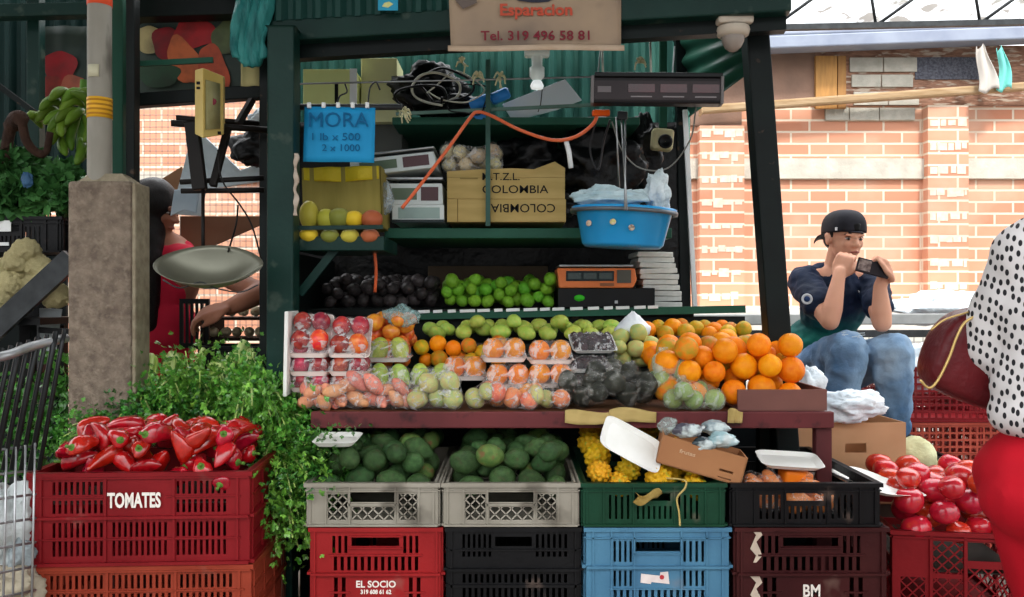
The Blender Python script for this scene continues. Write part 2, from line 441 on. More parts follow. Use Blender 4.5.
# dark opening in the upper wall with things hanging in front
m = MB(); a = wq(914, 982, 58, 80, .02); m.box(*a); tag(ob('dark_netting', m, mat('dark_net', '4A4C56', '6A6C76', rough=.9, scale=60, bump=.8, bscale=120)), 'dark grey netting over the hole below the gutter', 'netting')
for (x, w, h0, h1, c, l) in ((978, 20, 46, 91, 'B9B3AC', 'pale grey rag hung on the wall under the gutter'), (998, 14, 48, 90, '6FBFB6', 'turquoise rag hung beside the pale grey rag')):
    Y = WY-.2
    f = lambda u, v, x=x, w=w, h0=h0, h1=h1: at(x+(w*(u)*(0.45+.55*v))+2*math.sin(v*5+x), h0+(h1-h0)*v+3*math.sin(u*6), Y)+V(0, .012*math.sin(u*9+v*3), 0)
    tag(ob('hanging_rag', MB().sheet(f, 14, 12, thick=.004), mat('rag_'+c, c, rough=.9)), l, 'rag')
# gutter and tin roof beyond, truss in front of it
GUT = mat('gutter', '7E8698', '8E96A6', rough=.5, scale=5)
m = MB(); a = at(560, 58, WY-.15); b = at(1300, 40, WY-.15)
m.bar(at(640, 50, WY-.15)+V(0,0,0), at(1250, 27, WY-.15), .16, .09); m.bar(at(640, 39, WY-.2), at(1250, 18, WY-.2), .05, .03)
struct('trim_5', m, GUT, bev=.01)
TIN = mat('tin_roof', 'B4B8BC', 'C8CACC', rough=.6, scale=3, c3='6E6A66', s3=4, t3=(.56, .62))
def tin(u, v):
    x = -6.5+14*u; y = WY-.1+3.4*v; return V(x, y, 3.12+2.2*v+.03*math.sin(x*30))
struct('roof_far', MB().sheet(tin, 480, 2, thick=.005), TIN)
TY = 5.2
t = thing('roof_truss', 'dark steel lattice truss hanging over the brick wall at the top', 'truss', at(900, 22, TY))
L0 = t.location.copy()
ob('bottom_chord', MB().bar(at(640, 31, TY)-L0, at(1300, 16, TY)-L0, .035), DSTEEL, t)
ob('top_chord', MB().bar(at(640, -32, TY)-L0, at(1300, -46, TY)-L0, .035), DSTEEL, t)
for x in range(668, 1280, 104):
    ob('diagonal_rod', MB().tube([at(x, 31-(x-640)*.0227, TY)-L0, at(x+88, -33-(x-640)*.02, TY)-L0], .011, 6), DSTEEL, t)
    ob('diagonal_rod', MB().tube([at(x, 31-(x-640)*.0227, TY)-L0, at(x-10, -33-(x-640)*.02, TY)-L0], .009, 6), DSTEEL, t)
# railing in front of the wall
RY = 4.7
t = thing('wire_railing', 'pale metal railing with wire mesh in front of the brick wall', 'railing', at(900, 330, RY)); L0 = t.location.copy()
RAILM = mat('rail_grey', '7C8080', '8E9292', rough=.5, scale=10)
ob('top_rail', MB().bar(at(620, 320, RY)-L0, at(1250, 318, RY)-L0, .04, .06), RAILM, t, bev=.006)
ob('middle_rail', MB().bar(at(620, 334, RY)-L0, at(1250, 333, RY)-L0, .03, .04), DSTEEL, t)
m = MB()
for x in range(-130, 330, 9):
    m.tube([at(900+x, 334, RY)-L0, at(900+x, 500, RY)-L0], .0025, 4)
for y in range(342, 500, 9): m.tube([at(770, y, RY)-L0, at(1230, y, RY)-L0], .0025, 4)
ob('wire_mesh', m, RAILM, t)
for x in (770, 985, 1200): ob('upright', MB().bar(at(x, 320, RY)-L0, V(at(x, 320, RY).x-L0.x, 0, -L0.z), .04), RAILM, t)
# pale ledge at the wall's foot
struct('trim_6', MB().box((at(560, 0, WY).x, WY-.5, 0), (7, WY, at(0, 308, WY-.5).z)), mat('pale_ledge', 'C9C4BC', 'DAD6CE', rough=.9, scale=4))
# neighbouring things hung on the railing at the right
def lump(name, blobs, voxel, m, label, cat, smooth=3, group=None, film=None):
    c = Vector((0,0,0))
    for b in blobs: c += Vector(b[0])
    c /= len(blobs); q = MB()
    for b in blobs: q.ball(c=Vector(b[0])-c, sc=b[1] if not isinstance(b[1], (int, float)) else (b[1],)*3, fn=lambda d: 1+.16*noise.noise(d*3.1+Vector(b[0])*20)+.06*noise.noise(d*9+Vector(b[0])*20), n=24, m=16)
    return tag(ob(name, remesh(q, voxel, smooth), m, loc=c), label, cat, group)

# ------------------------------------------------------------------ the stall
S = thing('market_stall', 'dark green steel fruit stall with shelves, posts and corrugated back', 'stall', (0, 3.3, 0)); SL = S.location.copy()
def sp(name, mb, m, bev=0): return ob(name, mb, m, S, loc=-SL, bev=bev)
sp('post', MB().bar(at(284, 30, 2.9), V(at(282, 0, 2.9).x, 2.9, 0), .09, .09), GREEN, .006)
sp('post', MB().bar(at(266, 60, 3.02), V(at(266, 0, 3.02).x, 3.02, 0), .035, .05), DGREEN, .004)
a = at(752, -5, 2.9); b = at(781, 395, 2.9); d = (b-a)/(b.z-a.z)
sp('post', MB().bar(a, b-d*b.z, .078, .08), DGREEN, .006)
sp('post', MB().bar(at(680, 40, 3.95), V(at(689, 0, 3.95).x, 3.95, 0), .05, .05), DGREEN, .004)
sp('post', MB().bar(at(294, 60, 3.95), V(at(294, 0, 3.95).x, 3.95, 0), .05, .05), DGREEN, .004)
sp('white_edge_strip', MB().bar(at(685, 110, 3.9), at(695, 312, 3.9), .02, .02), WHITE)
# fascia: corrugated strip over a deep beam
fa, fb = at(262, 34, 2.98), at(790, 2, 2.72)
sp('fascia_beam', MB().bar(fa, fb, .06, .075), GREEN2 if 0 else GREEN, .006)
sp('fascia_beam', MB().bar(fa+V(0, .05, -.06), fb+V(0, .05, -.055), .05, .05), DGREEN)
def cor(a, b, c, d, n, amp, nrm):
    """corrugated sheet between four corners (a-b bottom, d-c top), ribs n"""
    def f(u, v):
        p = a.lerp(b, u).lerp(d.lerp(c, u), v); s = math.sin(u*n*2*PI); s = max(-1, min(1, s*2.2))
        return p+nrm*amp*s
    return MB().sheet(f, n*8, 1, smooth=False, thick=.003)
sp('fascia_sheet', cor(fa+V(-.05, -.02, .03), fb+V(0, -.02, .03), fb+V(0, -.02, .4), fa+V(-.05, -.02, .4), 26, .012, V(0, 1, 0)), CORR)
sp('roof_sheet', cor(fa+V(-.1, 0, .12), fb+V(.05, 0, .12), V(.96, 3.5, 2.60), V(-1.3, 3.5, 2.60), 28, .012, V(0, 0, 1)), CORR)
sp('back_sheet', cor(at(286, 303, 4.02), at(690, 303, 4.02), at(690, 0, 4.02), at(286, 0, 4.02), 24, .018, V(0, 1, 0)), mat('corrugated_green_lit', '3A6A62', '467A70', rough=.5, scale=3))  # lighter copy of the corrugated green, with light put into its colour
sp('side_sheet', cor(at(747, 78, 2.95), at(655, 90, 3.95), at(640, -10, 3.95), at(744, -10, 2.95), 5, .01, V(.7, .3, 0)) if 0 else
   MB().sheet(lambda u, v: at(748, 74, 2.95).lerp(at(688, 118, 3.97), u).lerp(at(745, -10, 2.95).lerp(at(676, -10, 3.97), u), v)+V(.012*math.sin(v*40), 0, 0), 2, 60, thick=.003), GREEN2)
# black sheeting behind the lower shelves
sp('black_backing', MB().sheet(lambda u, v: at(290+395*u, 430-(430-122)*v, 3.94)+V(0, .02*noise.noise(V(u*9, v*7, 1)), 0), 60, 40, thick=.003), BLACKBAG)
sp('side_backing', MB().box((at(282, 0, 3.0).x-.03, 3.05, .2), (at(282, 0, 3.0).x-.01, 3.95, at(0, 250, 3).z)), DGREEN)
# shelves
SH1, SH2 = at(0, 117, 3.35).z, at(0, 228, 3.3).z
def shelf(xa, xb, ya, yb, z, th=.035, m=GREEN2, nm='shelf'): return sp(nm, MB().box((xa, ya, z-th), (xb, yb, z)), m, .004)
shelf(at(392, 0, 3.35).x, at(640, 0, 3.35).x, 3.35, 3.93, SH1, .03)
sp('shelf_rail', MB().bar(at(396, 114, 3.3), at(612, 104, 3.3), .012, .012), mat('rail_paint', '5C7A70', '6A8A80', rough=.5), 0)
shelf(at(384, 0, 3.3).x, at(672, 0, 3.3).x, 3.3, 3.93, SH2, .04)
sp('shelf_post', MB().bar(at(488, 60, 3.28), at(488, 226, 3.28), .018), mat('post_grey_green', '33544C', '41645A', rough=.5))
sp('shelf_post', MB().bar(at(663, 30, 3.6), at(663, 128, 3.6), .03), GREEN2)
z = at(0, 243, 3.0).z
shelf(at(298, 0, 3.0).x, at(386, 0, 3.0).x, 2.95, 3.3, z+.02, .05, GREEN, 'small_shelf')
sp('shelf_lip', MB().bar(at(298, 228, 2.93), at(383, 227, 2.93), .012, .014), GREEN)
sp('shelf_brace', MB().bar(at(300, 294, 3.0), at(338, 246, 3.0), .02, .028), GREEN)
sp('upper_rod', MB().tube([at(292, 84, 3.05), at(470, 80, 3.1), at(700, 74, 3.1)], .0035, 6), STEEL)
sp('upper_rod', MB().tube([at(297, 107, 2.98), at(402, 107, 2.98)], .011, 8), DSTEEL)
SH3 = at(0, 309, 3.42).z
shelf(at(300, 0, 3.4).x, at(690, 0, 3.5).x, 3.42, 3.93, SH3, .03, DGREEN)
sp('shelf_lip', MB().bar(at(412, 316, 3.4), at(745, 309, 3.4), .02, .03), GREEN2)
m = MB(); rg = random.Random(9)
x = 418
while x < 655:
    w = rg.uniform(8, 16); m.bar(at(x, 313-(x-412)*.02-1, 3.385), at(x+w, 313-(x-412)*.02-1.5, 3.385), .006, .012); x += w+rg.uniform(2, 6)
sp('chipped_white_strip', m, WHITE)
# stepped display and its supports
def step(xa, xb, ya, yb, z, m=MAROON, nm='display_step'): return sp(nm, MB().box((xa, ya, z-.03), (xb, yb, z)), m, .004)
Z1 = at(0, 413, 2.66).z
XL, XR = at(312, 0, 2.66).x, at(832, 0, 2.66).x
sp('front_board', MB().box((XL, 2.64, Z1-.045), (XR, 2.665, Z1+.006)), MAROON, .004)
step(XL, XR, 2.66, 3.02, Z1, mat('brown_board', '6A4630', '7A543A', rough=.7, scale=6))
Z2 = at(0, 372, 3.05).z; Z3 = at(0, 344, 3.22).z
step(at(366, 0, 3.05).x, at(745, 0, 3.05).x, 3.02, 3.22, Z2, DGREEN)
step(at(366, 0, 3.22).x, at(750, 0, 3.22).x, 3.2, 3.44, Z3, DGREEN)
sp('step_riser', MB().box((at(366, 0, 3.22).x, 3.205, Z1), (at(745, 0, 3.22).x, 3.22, Z3-.03)), DGREEN)
sp('step_riser', MB().box((at(310, 0, 3.44).x, 3.44, Z1-.5), (at(745, 0, 3.44).x, 3.455, SH3-.03)), DGREEN)
LEGM = mat('maroon_leg', '4A2426', '5A2C2E', rough=.5, scale=8)
sp('table_leg', MB().bar(at(822, 420, 2.68), V(at(822, 0, 2.68).x, 2.68, 0), .05, .04), LEGM, .004)
sp('table_leg', MB().bar(V(XL+.1, 3.0, Z1-.03), V(XL+.1, 3.0, 0), .04, .04), DGREEN)
sp('table_leg', MB().bar(V(at(765, 0, 2.98).x, 2.98, Z1-.03), V(at(765, 0, 2.98).x, 2.98, 0), .05, .05), DGREEN)
sp('under_shade_panel', MB().box((at(300, 0, 3.3).x, 3.3, 0), (at(760, 0, 3.3).x, 3.31, Z1-.03)), mat('under_shade', '0E1418', '141C20', rough=.8))  # near-black sheet standing in for the shadow under the counter

# ------------------------------------------------------------------ left neighbour: posts, posters, header
N_ = thing('steel_framework', 'tall dark green steel frame left of the fruit stall', 'frame', (at(120, 0, 3.1).x, 3.1, 0)); NL = N_.location.copy()
def npart(name, mb, m, bev=0): return ob(name, mb, m, N_, loc=-NL, bev=bev)
npart('post', MB().bar(at(119, -60, 3.1), V(at(119, 0, 3.1).x, 3.1, 0), .055, .06), GREEN2, .004)
npart('post', MB().bar(at(133, -60, 3.0), V(at(133, 0, 3.0).x, 3.0, 0), .03, .05), DGREEN, .004)
npart('header_beam', MB().bar(at(136, 101, 3.2), at(268, 92, 3.2), .05, .05), DGREEN, .004)
npart('header_beam', MB().bar(at(136, 10, 3.25), at(268, 6, 3.25), .08, .08), DGREEN, .004)
npart('rail_bar', MB().bar(at(137, 64, 3.15), at(213, 60, 3.15), .012, .02), GREEN2)
npart('top_beam', MB().bar(at(-60, 14, 3.3), at(115, 10, 3.3), .06, .05), GREEN, .004)
npart('post', MB().bar(at(36, -60, 3.4), V(at(36, 0, 3.4).x, 3.4, 0), .05, .05), GREEN, .004)
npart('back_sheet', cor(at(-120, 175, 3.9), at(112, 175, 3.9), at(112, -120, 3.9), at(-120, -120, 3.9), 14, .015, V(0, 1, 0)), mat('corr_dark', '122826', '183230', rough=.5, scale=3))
npart('diagonal_bar', MB().bar(at(-6, 82, 3.2), at(34, 112, 3.2), .02), DGREEN)

def blobposter(name, px0, px1, py0, py1, Y, bg, blobs, label, cat='poster'):
    t = thing(name, label, cat, at((px0+px1)/2, (py0+py1)/2, Y)); u = U(Y); L0 = t.location.copy()
    ob('printed_sheet', MB().sheet(lambda a, b: V((px1-px0)*u*(a-.5), .006*math.sin(a*9), (py1-py0)*u*(b-.5)), 12, 8, thick=.003), bg, t)
    for i, (x, y, rx, ry, rot, c, nm) in enumerate(blobs):
        n = 26; vs = []; ff = []
        p0 = at(x, y, Y)-L0; rg = random.Random(i)
        for k in range(n):
            q = 2*PI*k/n; r = 1+.08*math.sin(3*q+i)+.05*math.sin(5*q+2*i); a, b = rx*u*math.cos(q)*r, ry*u*math.sin(q)*r
            X, Z = p0.x+a*math.cos(rot)-b*math.sin(rot), p0.z+a*math.sin(rot)+b*math.cos(rot)
            X = max(-(px1-px0)*u/2, min((px1-px0)*u/2, X)); Z = max(-(py1-py0)*u/2, min((py1-py0)*u/2, Z))
            vs.append((X, -.010-.0007*i, Z))
        mm = MB(); mm.add(vs, [tuple(range(n))[::-1]]); ob(nm, mm, mat('print_'+c, c, '3A3634', rough=.5, scale=14, contrast=(.42, .95)), t)
    return t
PB = mat('poster_dark', '2E3A38', '455048', rough=.5, scale=5)
blobposter('printed_banner', 137, 270, 18, 98, 3.32, PB,
    [(150, 40, 14, 14, 0, 'B8A878', 'printed_squash'), (168, 44, 15, 17, .2, '8E2A30', 'printed_tomato'), (196, 34, 22, 15, 0, 'B03034', 'printed_tomato'),
     (234, 38, 22, 18, 0, '5E6A48', 'printed_greens'), (186, 62, 15, 26, .5, 'D07048', 'printed_carrot'), (215, 70, 14, 26, .35, 'C4593E', 'printed_carrot'), (160, 76, 22, 12, 0, '3A5240', 'printed_greens')],
    'faded vegetable banner with tomatoes and carrots above the opening')
blobposter('printed_banner', 42, 86, 26, 104, 3.5, PB, [(61, 68, 17, 17, 0, 'A82E34', 'printed_tomato'), (54, 88, 12, 12, 0, '9C3A34', 'printed_tomato'), (76, 90, 16, 14, 0, 'B0604C', 'printed_onion')],
    'faded vegetable banner with one round tomato behind the bananas')
t = blobposter('price_card', 241, 268, 62, 86, 3.05, mat('card_yellow', 'A8A070', 'B8AE7C', rough=.8), [], 'small blank dull yellow card hanging beside the teal bag', 'card')
ob('hanging_clip', MB().box((-.01, -.006, .038), (.01, .006, .058)), DSTEEL, t)

# ------------------------------------------------------------------ round pole set in a concrete pillar
P_ = thing('banded_pole', 'round grey pole with orange and yellow bands set in a concrete pillar', 'pole', V(at(100, 0, 2.95).x, 3.0, 0))
zt = at(0, 182, 2.9).z
m = MB(); x0 = at(67, 0, 2.87).x-P_.location.x; x1 = at(131, 0, 2.87).x-P_.location.x
m.box((x0, -.13, 0), (x1, .0, zt)); 
ob('concrete_base', m, CONC, P_, bev=.012)
ob('base_side', MB().box((x1-.002, -.122, 0), (x1+.012, -.006, zt-.004)), CONC2, P_, bev=.006)
mm = MB(); mm.add([(x0+.02, -.11, zt-.002), (x1-.01, -.11, zt-.002), (x1-.01, -.01, zt-.002), (x0+.02, -.01, zt-.002), (x0+.06, -.09, zt+.03), (x1-.05, -.09, zt+.03), (x1-.05, -.03, zt+.03), (x0+.06, -.03, zt+.03)],
    [(0,1,5,4),(1,2,6,5),(2,3,7,6),(3,0,4,7),(4,5,6,7)]); ob('mortar_collar', mm, CONC2, P_)
px = at(99, 0, 2.93).x-P_.location.x
POLEM = mat('pole_grey', 'A8A49A', '8E8A80', rough=.7, scale=9, stretch=(1, 1, .3), c3='6E6A62', s3=14, t3=(.6, .75))
r = 11.6*U(2.93)
ob('pole', MB().lathe([(r, zt-.02), (r*.98, zt+.4), (r*.96, 2.7)], 24), POLEM, P_, loc=(px, -.065, 0))
zz = lambda y: at(0, y, 2.97).z
ob('orange_band', MB().lathe([(r*1.01, zz(10)), (r*1.015, zz(10)+.001), (r*1.015, zz(-20))], 24), mat('band_orange', 'E0502C', rough=.5), P_, loc=(px, -.065, 0))
ob('yellow_band', MB().lathe([(r*1.0, zz(121)), (r*1.03, zz(121)), (r*1.03, zz(101)), (r*1.0, zz(101))], 24), mat('band_yellow', 'E8B030', rough=.5), P_, loc=(px, -.065, 0))
m = MB()
for k in range(4): m.lathe([(r*1.035, zz(118.5-k*4.5)), (r*1.045, zz(117.5-k*4.5)), (r*1.035, zz(116.5-k*4.5))], 24)
ob('band_ridges', m, mat('band_yellow_dark', 'B07A20', rough=.6), P_, loc=(px, -.065, 0))
m = MB().sheet(lambda u, v: V(math.cos(-PI/2-.6+1.0*u)*r*1.03, math.sin(-PI/2-.6+1.0*u)*r*1.03, zz(82)+v*(zz(70)-zz(82))), 8, 1, thick=-.001)
ob('sticker', m, mat('sticker_pale', 'C8C4A8', rough=.5), P_, loc=(px, -.065, 0))

# unseen slab added above the frame to keep the sun off the stalls
struct('sun_block_slab', MB().box((-6, -.2, 3.45), (6, 2.9, 3.5)).box((-6, 2.9, 3.45), (.85, 3.3, 3.5)), mat('sun_block_grey', '9AA0A0', rough=.6))

struct('left_dark_panel', MB().box((at(-160, 0, 3.9).x, 3.9, 0), (at(66, 0, 3.9).x, 3.92, at(0, 249, 3.9).z)), mat('left_dark', '0C1212', '141C1C', rough=.8, scale=5))  # dark sheet added to stand in for the darkness behind the left stall
# ------------------------------------------------------------------ crates
def slots(x0, x1, z0, z1, n, fr=.5):
    p = (x1-x0)/n; return [(x0+p*(i+(1-fr)/2), z0, x0+p*(i+(1+fr)/2), z1) for i in range(n)]
def wall_holes(style, w, h):
    """holes and raised ribs of a crate wall, x from -w/2"""
    H = []; ribs = []; lat = []
    X = lambda a: (a-.5)*w; Z = lambda a: a*h
    if style == 'tomates':
        for (a, b) in ((.10, .26), (.30, .46), (.56, .70), (.76, .90)):
            H += slots(X(.10), X(.34), Z(a), Z(b), 9)
            if b < .5: H += slots(X(.37), X(.63), Z(a), Z(b), 10)
            H += slots(X(.66), X(.90), Z(a), Z(b), 9)
        ribs = [(.0, 1, .50, .53, .012), (.04, .34, .73, .745, .005), (.62, .96, .73, .745, .005), (.04, .96, .275, .29, .005), (0, 1, 0, .035, .012), (0, 1, .93, .95, .007)]
        ribs += [(a, a+.012, .04, .93, .005) for a in (.05, .34, .65, .94)]
    elif style == 'tomates_low':
        for (a, b) in ((.10, .40), (.56, .70), (.75, .90)):
            H += slots(X(.08), X(.92), Z(a), Z(b), 30)
        ribs = [(.0, 1, .50, .53, .012), (.03, .97, .72, .735, .005), (0, 1, 0, .035, .012), (0, 1, .93, .95, .007)]+[(a, a+.012, .04, .93, .005) for a in (.05, .34, .65, .94)]
    elif style == 'handle':
        H += [(X(.31), Z(.78), X(.68), Z(.88))]
        H += slots(X(.15), X(.29), Z(.70), Z(.90), 3)+slots(X(.70), X(.84), Z(.70), Z(.90), 3)+slots(X(.16), X(.84), Z(.50), Z(.66), 13)
        H += slots(X(.16), X(.28), Z(.10), Z(.42), 2)+slots(X(.74), X(.86), Z(.10), Z(.42), 2)
        ribs = [(0, 1, .45, .48, .012), (.14, .86, .67, .69, .005), (.29, .70, .755, .77, .007), (.29, .70, .89, .905, .007), (0, 1, 0, .035, .012), (.14, .30, .24, .26, .004), (.72, .88, .24, .26, .004)]
        ribs += [(.02, .035, .04, .96, .006), (.965, .98, .04, .96, .006)]
    elif style == 'black':
        for (a, b) in ((.66, .72), (.76, .92)):
            H += slots(X(.10), X(.34), Z(a), Z(b), 6)+slots(X(.66), X(.92), Z(a), Z(b), 6)
        for (a, b) in ((.10, .30), (.36, .46)): H += slots(X(.10), X(.92), Z(a), Z(b), 18)
        H += [(X(.36), Z(.78), X(.64), Z(.89))]
        ribs = [(0, 1, .50, .53, .012), (0, 1, .31, .34, .006), (0, 1, .73, .75, .006), (0, 1, 0, .035, .012), (.02, .035, .04, .96, .006), (.965, .98, .04, .96, .006)]
    elif style == 'blue':
        H += [(X(.34), Z(.72), X(.66), Z(.83))]+slots(X(.18), X(.33), Z(.60), Z(.84), 4, .45)+slots(X(.67), X(.84), Z(.60), Z(.84), 4, .45)
        H += slots(X(.18), X(.33), Z(.32), Z(.50), 4, .45)+slots(X(.67), X(.84), Z(.32), Z(.50), 4, .45)+slots(X(.18), X(.84), Z(.06), Z(.28), 15, .5)
        ribs = [(0, 1, .53, .56, .012), (.16, .86, .285, .30, .005), (.32, .68, .69, .705, .006), (0, 1, .87, .885, .006), (0, 1, 0, .03, .01)]+[(a, a+.012, .03, .96, .006) for a in (.04, .17, .33, .66, .84, .95)]
    elif style == 'lattice_tray':
        H += [(X(.16), Z(.14), X(.31), Z(.74)), (X(.70), Z(.14), X(.84), Z(.74)), (X(.34), Z(.14), X(.67), Z(.44)), (X(.32), Z(.55), X(.68), Z(.78))]
        ribs = [(0, 1, .80, .83, .006), (0, 1, 0, .05, .01), (.31, .69, .47, .52, .005)]+[(a, a+.012, .05, .95, .005) for a in (.02, .14, .32, .67, .85, .96)]
        lat = [(.16, .14, .31, .74, 4), (.70, .14, .84, .74, 4), (.34, .14, .67, .44, 8)]
    elif style == 'slot_tray':
        H += slots(X(.17), X(.34), Z(.16), Z(.72), 4, .42)+slots(X(.66), X(.83), Z(.16), Z(.72), 4, .42)+slots(X(.37), X(.64), Z(.16), Z(.46), 7, .42)+[(X(.36), Z(.58), X(.62), Z(.76))]
        ribs = [(0, 1, .80, .83, .006), (0, 1, 0, .05, .01)]+[(a, a+.012, .05, .95, .005) for a in (.02, .14, .35, .64, .86, .965)]
    elif style == 'lattice':
        H += [(X(.30), Z(.55), X(.52), Z(.90)), (X(.55), Z(.70), X(.95), Z(.90)), (X(.30), Z(.08), X(.52), Z(.50)), (X(.55), Z(.08), X(.95), Z(.62)), (X(.06), Z(.08), X(.24), Z(.50))]
        lat = [(.30, .08, .52, .50, 5), (.55, .08, .95, .62, 8), (.06, .08, .24, .50, 4), (.30, .55, .52, .9, 5)]
        ribs = [(0, 1, .92, .94, .006), (0, 1, 0, .04, .01), (.27, .29, .05, .96, .006), (.52, .54, .05, .96, .006)]
    elif style == 'grid':
        for j in range(7): H += slots(X(.06), X(.94), Z(.08+.125*j), Z(.165+.125*j), 14, .7)
        ribs = [(0, 1, 0, .04, .01), (0, 1, .45, .47, .008)]
    return H, ribs, lat
def wallmesh(style, w, h, t=.004):
    H, ribs, lat = wall_holes(style, w, h)
    m = MB().panel(w, h, t, H, x0=-w/2)
    for (a, b, c, d, q) in ribs: m.box(((a-.5)*w, -q, c*h), ((b-.5)*w, .0005, d*h))
    for (a, b, c, d, n) in lat:
        x0, x1, z0, z1 = (a-.5)*w, (c-.5)*w, b*h, d*h; p = (x1-x0)/n*2
        for s in (1, -1):
            k = -6
            while k < n+8:
                xa = x0+p*k/1.0; L = z1-z0
                P0 = Vector((xa, .002, z0)); P1 = Vector((xa+L, .002, z1))
                u0, u1 = max(0, (x0-xa)/L), min(1, (x1-xa)/L)
                if u1 > u0+.01:
                    A, B = P0.lerp(P1, u0), P0.lerp(P1, u1)
                    if s < 0: A.x, B.x = x0+x1-A.x, x0+x1-B.x
                    m.bar(A, B, .004, .004)
                k += 1
    return m
def crate(label, m, w, d, h, loc, style='handle', side=None, rotz=0, group=None, name='plastic_crate', rim=None, rimw=.012):
    t = thing(name, label, 'crate', loc, rotz, group)
    side = side or style; k = .985
    for i, (ww, st, dd) in enumerate(((w, style, d), (w, style, d), (d, side, w), (d, side, w))):
        M = Matrix.Rotation((0, PI, PI/2, -PI/2)[i], 4, 'Z') @ Matrix.Translation((0, -dd/2, 0))
        q = MB(); s = wallmesh(st, ww-.002, h); q.v = [M @ v for v in s.v]; q.f = s.f; q.sm = s.sm
        ob('side_panel', q, m, t)
    q = MB()
    a, b = w/2, d/2
    for (x0, y0, x1, y1) in ((-a-rimw*.6, -b-rimw*.6, a+rimw*.6, -b+rimw), (-a-rimw*.6, b-rimw, a+rimw*.6, b+rimw*.6), (-a-rimw*.6, -b+rimw, -a+rimw, b-rimw), (a-rimw, -b+rimw, a+rimw*.6, b-rimw)):
        q.box((x0, y0, h-.012), (x1, y1, h))
    ob('rim', q, rim or m, t)
    q = MB().box((-a+.004, -b+.004, .003), (a-.004, b-.004, .009)); ob('base', q, m, t)
    return t
def cmat(n, c, c2): return mat('crate_'+n, c, c2, rough=.42, scale=6, bump=.12, bscale=70, c3='8A7468', s3=9, t3=(.68, 1.0))
RED1, RED2 = cmat('maroon_red', '6E1016', '7E161C'), cmat('rust_red', '7E2E1E', '8E3826')
REDS, GREYC = cmat('red', '861A1C', '962022'), mat('crate_grey', '8A8478', '9A9488', rough=.5, scale=6, bump=.1, bscale=70, c3='6A645A', s3=9)
BLKC, GRNC, BLUC, BRNC = cmat('black', '0E0E10', '151517'), cmat('green', '123826', '184430'), cmat('blue', '44708E', '50809C'), cmat('brown', '341214', '401A1A')
ORGC = cmat('orange_red', 'A04030', 'B05040')
def dark_bottom(t_, x0, x1, y0, y1, z):
    o = ob('false_bottom', MB().box((x0, y0, z-.004), (x1, y1, z)), mat('dark_bottom', '2A2622', '38322C', rough=.9, scale=9), t_); return o  # dark false bottom added close under the fruit; slots look dark
CR = {}
# left pepper stack
c = V(at(136, 0, 2.35).x, 2.35+.2, .77-.256)
CR['pep'] = crate('dark red plastic crate full of red peppers with TOMATES printed in white', RED1, .6, .4, .256, c, 'tomates', 'tomates', R(.0, .0)+.05)
text('printed_lettering', 'TOMATES', .056, WINK, CR['pep'], (-.012, -.2075, .178), sx=.58, bold=.0018)
text('printed_lettering', 'T', .062, WINK, CR['pep'], (.3045, .0, .12), rot=(PI/2, 0, PI/2), sx=.62, bold=.0018)
dark_bottom(CR['pep'], -.29, .29, -.19, .19, .17)
crate('rust-red plastic crate directly under the crate printed TOMATES', RED2, .6, .4, .256, c-V(-.006, 0, .258), 'tomates_low', 'tomates_low', .045)
crate('lowest rust-red plastic crate of the left stack, on the ground', RED2, .6, .4, .256, c-V(-.002, 0, .514), 'tomates_low', 'tomates_low', .05)
# the row under the counter
FY = 2.46
def px_c(a, b, Y=FY): return at((a+b)/2, 0, Y).x, (b-a)*U(Y)
rows = [(304, 440, GREYC, 'lattice_tray', 308, 443, REDS, 'handle', 'grey lattice crate of avocados on the red EL SOCIO crate', 'bright red plastic crate printed EL SOCIO under the avocados'),
        (441.5, 580, GREYC, 'lattice_tray', 445, 582, BLKC, 'black', 'grey lattice crate of avocados on the black crate', 'black plastic crate under the right-hand avocado crate'),
        (581, 727, GRNC, 'slot_tray', 584, 732, BLUC, 'blue', 'low dark green crate of yellow dragon fruit', 'light blue plastic crate with a torn sticker'),
        (731, 883, BLKC, 'slot_tray', 735, 890, BRNC, 'handle', 'low black crate holding bagged orange vegetables and a foam tray', 'dark maroon plastic crate under the low black crate')]
for i, (a, b, m1, s1, c_, d_, m2, s2, l1, l2) in enumerate(rows):
    x, w = px_c(a, b); x2, w2 = px_c(c_, d_)
    CR['top%d' % i] = crate(l1, m1, w-.012, .6, .125, (x, FY+.3+.007, .590), s1, s1)
    CR['mid%d' % i] = crate(l2, m2, w2-.014, .6, .252, (x2, FY+.3+.008, .334), s2, s2)
    crate(('red', 'black', 'blue', 'maroon')[i]+' plastic crate on the ground, lowest of its stack', m2, w2-.014, .6, .252, (x2, FY+.3+.008, .078), s2, s2)
text('printed_lettering', 'EL SOCIO', .027, WINK, CR['mid0'], (.0, -.3015, .086), sx=1.0, bold=.0006)
text('printed_lettering', '319 608 61 62', .017, WINK, CR['mid0'], (.0, -.3015, .064), sx=.9, bold=.0006)
q = MB().box((-.05, -.3035, .09), (.03, -.3015, .125)); ob('torn_sticker', MB().prism([(-.05, .092), (-.02, .088), (-.018, .094), (.034, .088), (.03, .124), (.008, .122), (.006, .112), (-.048, .118)], .001), mat('sticker', 'D8C8C4', 'E4D8D4', rough=.6, scale=40), CR['mid2'], loc=(0, -.3035, 0))
ob('sticker_mark', MB().prism([(.012+.007*math.cos(t*PI/4), .108+.007*math.sin(t*PI/4)) for t in range(8)], .0006), mat('stk_red', 'B03038'), CR['mid2'], loc=(0, -.3042, 0))
WM = mat('worn_paint', 'B8A898', 'CABBA8', rough=.8, scale=30)
for zz_, hh in ((.02, .09), (.15, .10)):
    ob('worn_paint_mark', MB().prism([(-.16+.01*math.sin(k*2.1)+(.0 if k < 6 else .018), zz_+hh*((k if k < 6 else 11-k)/5)) for k in range(12)], .0006), WM, CR['mid3'], loc=(-.01, -.3025, 0))
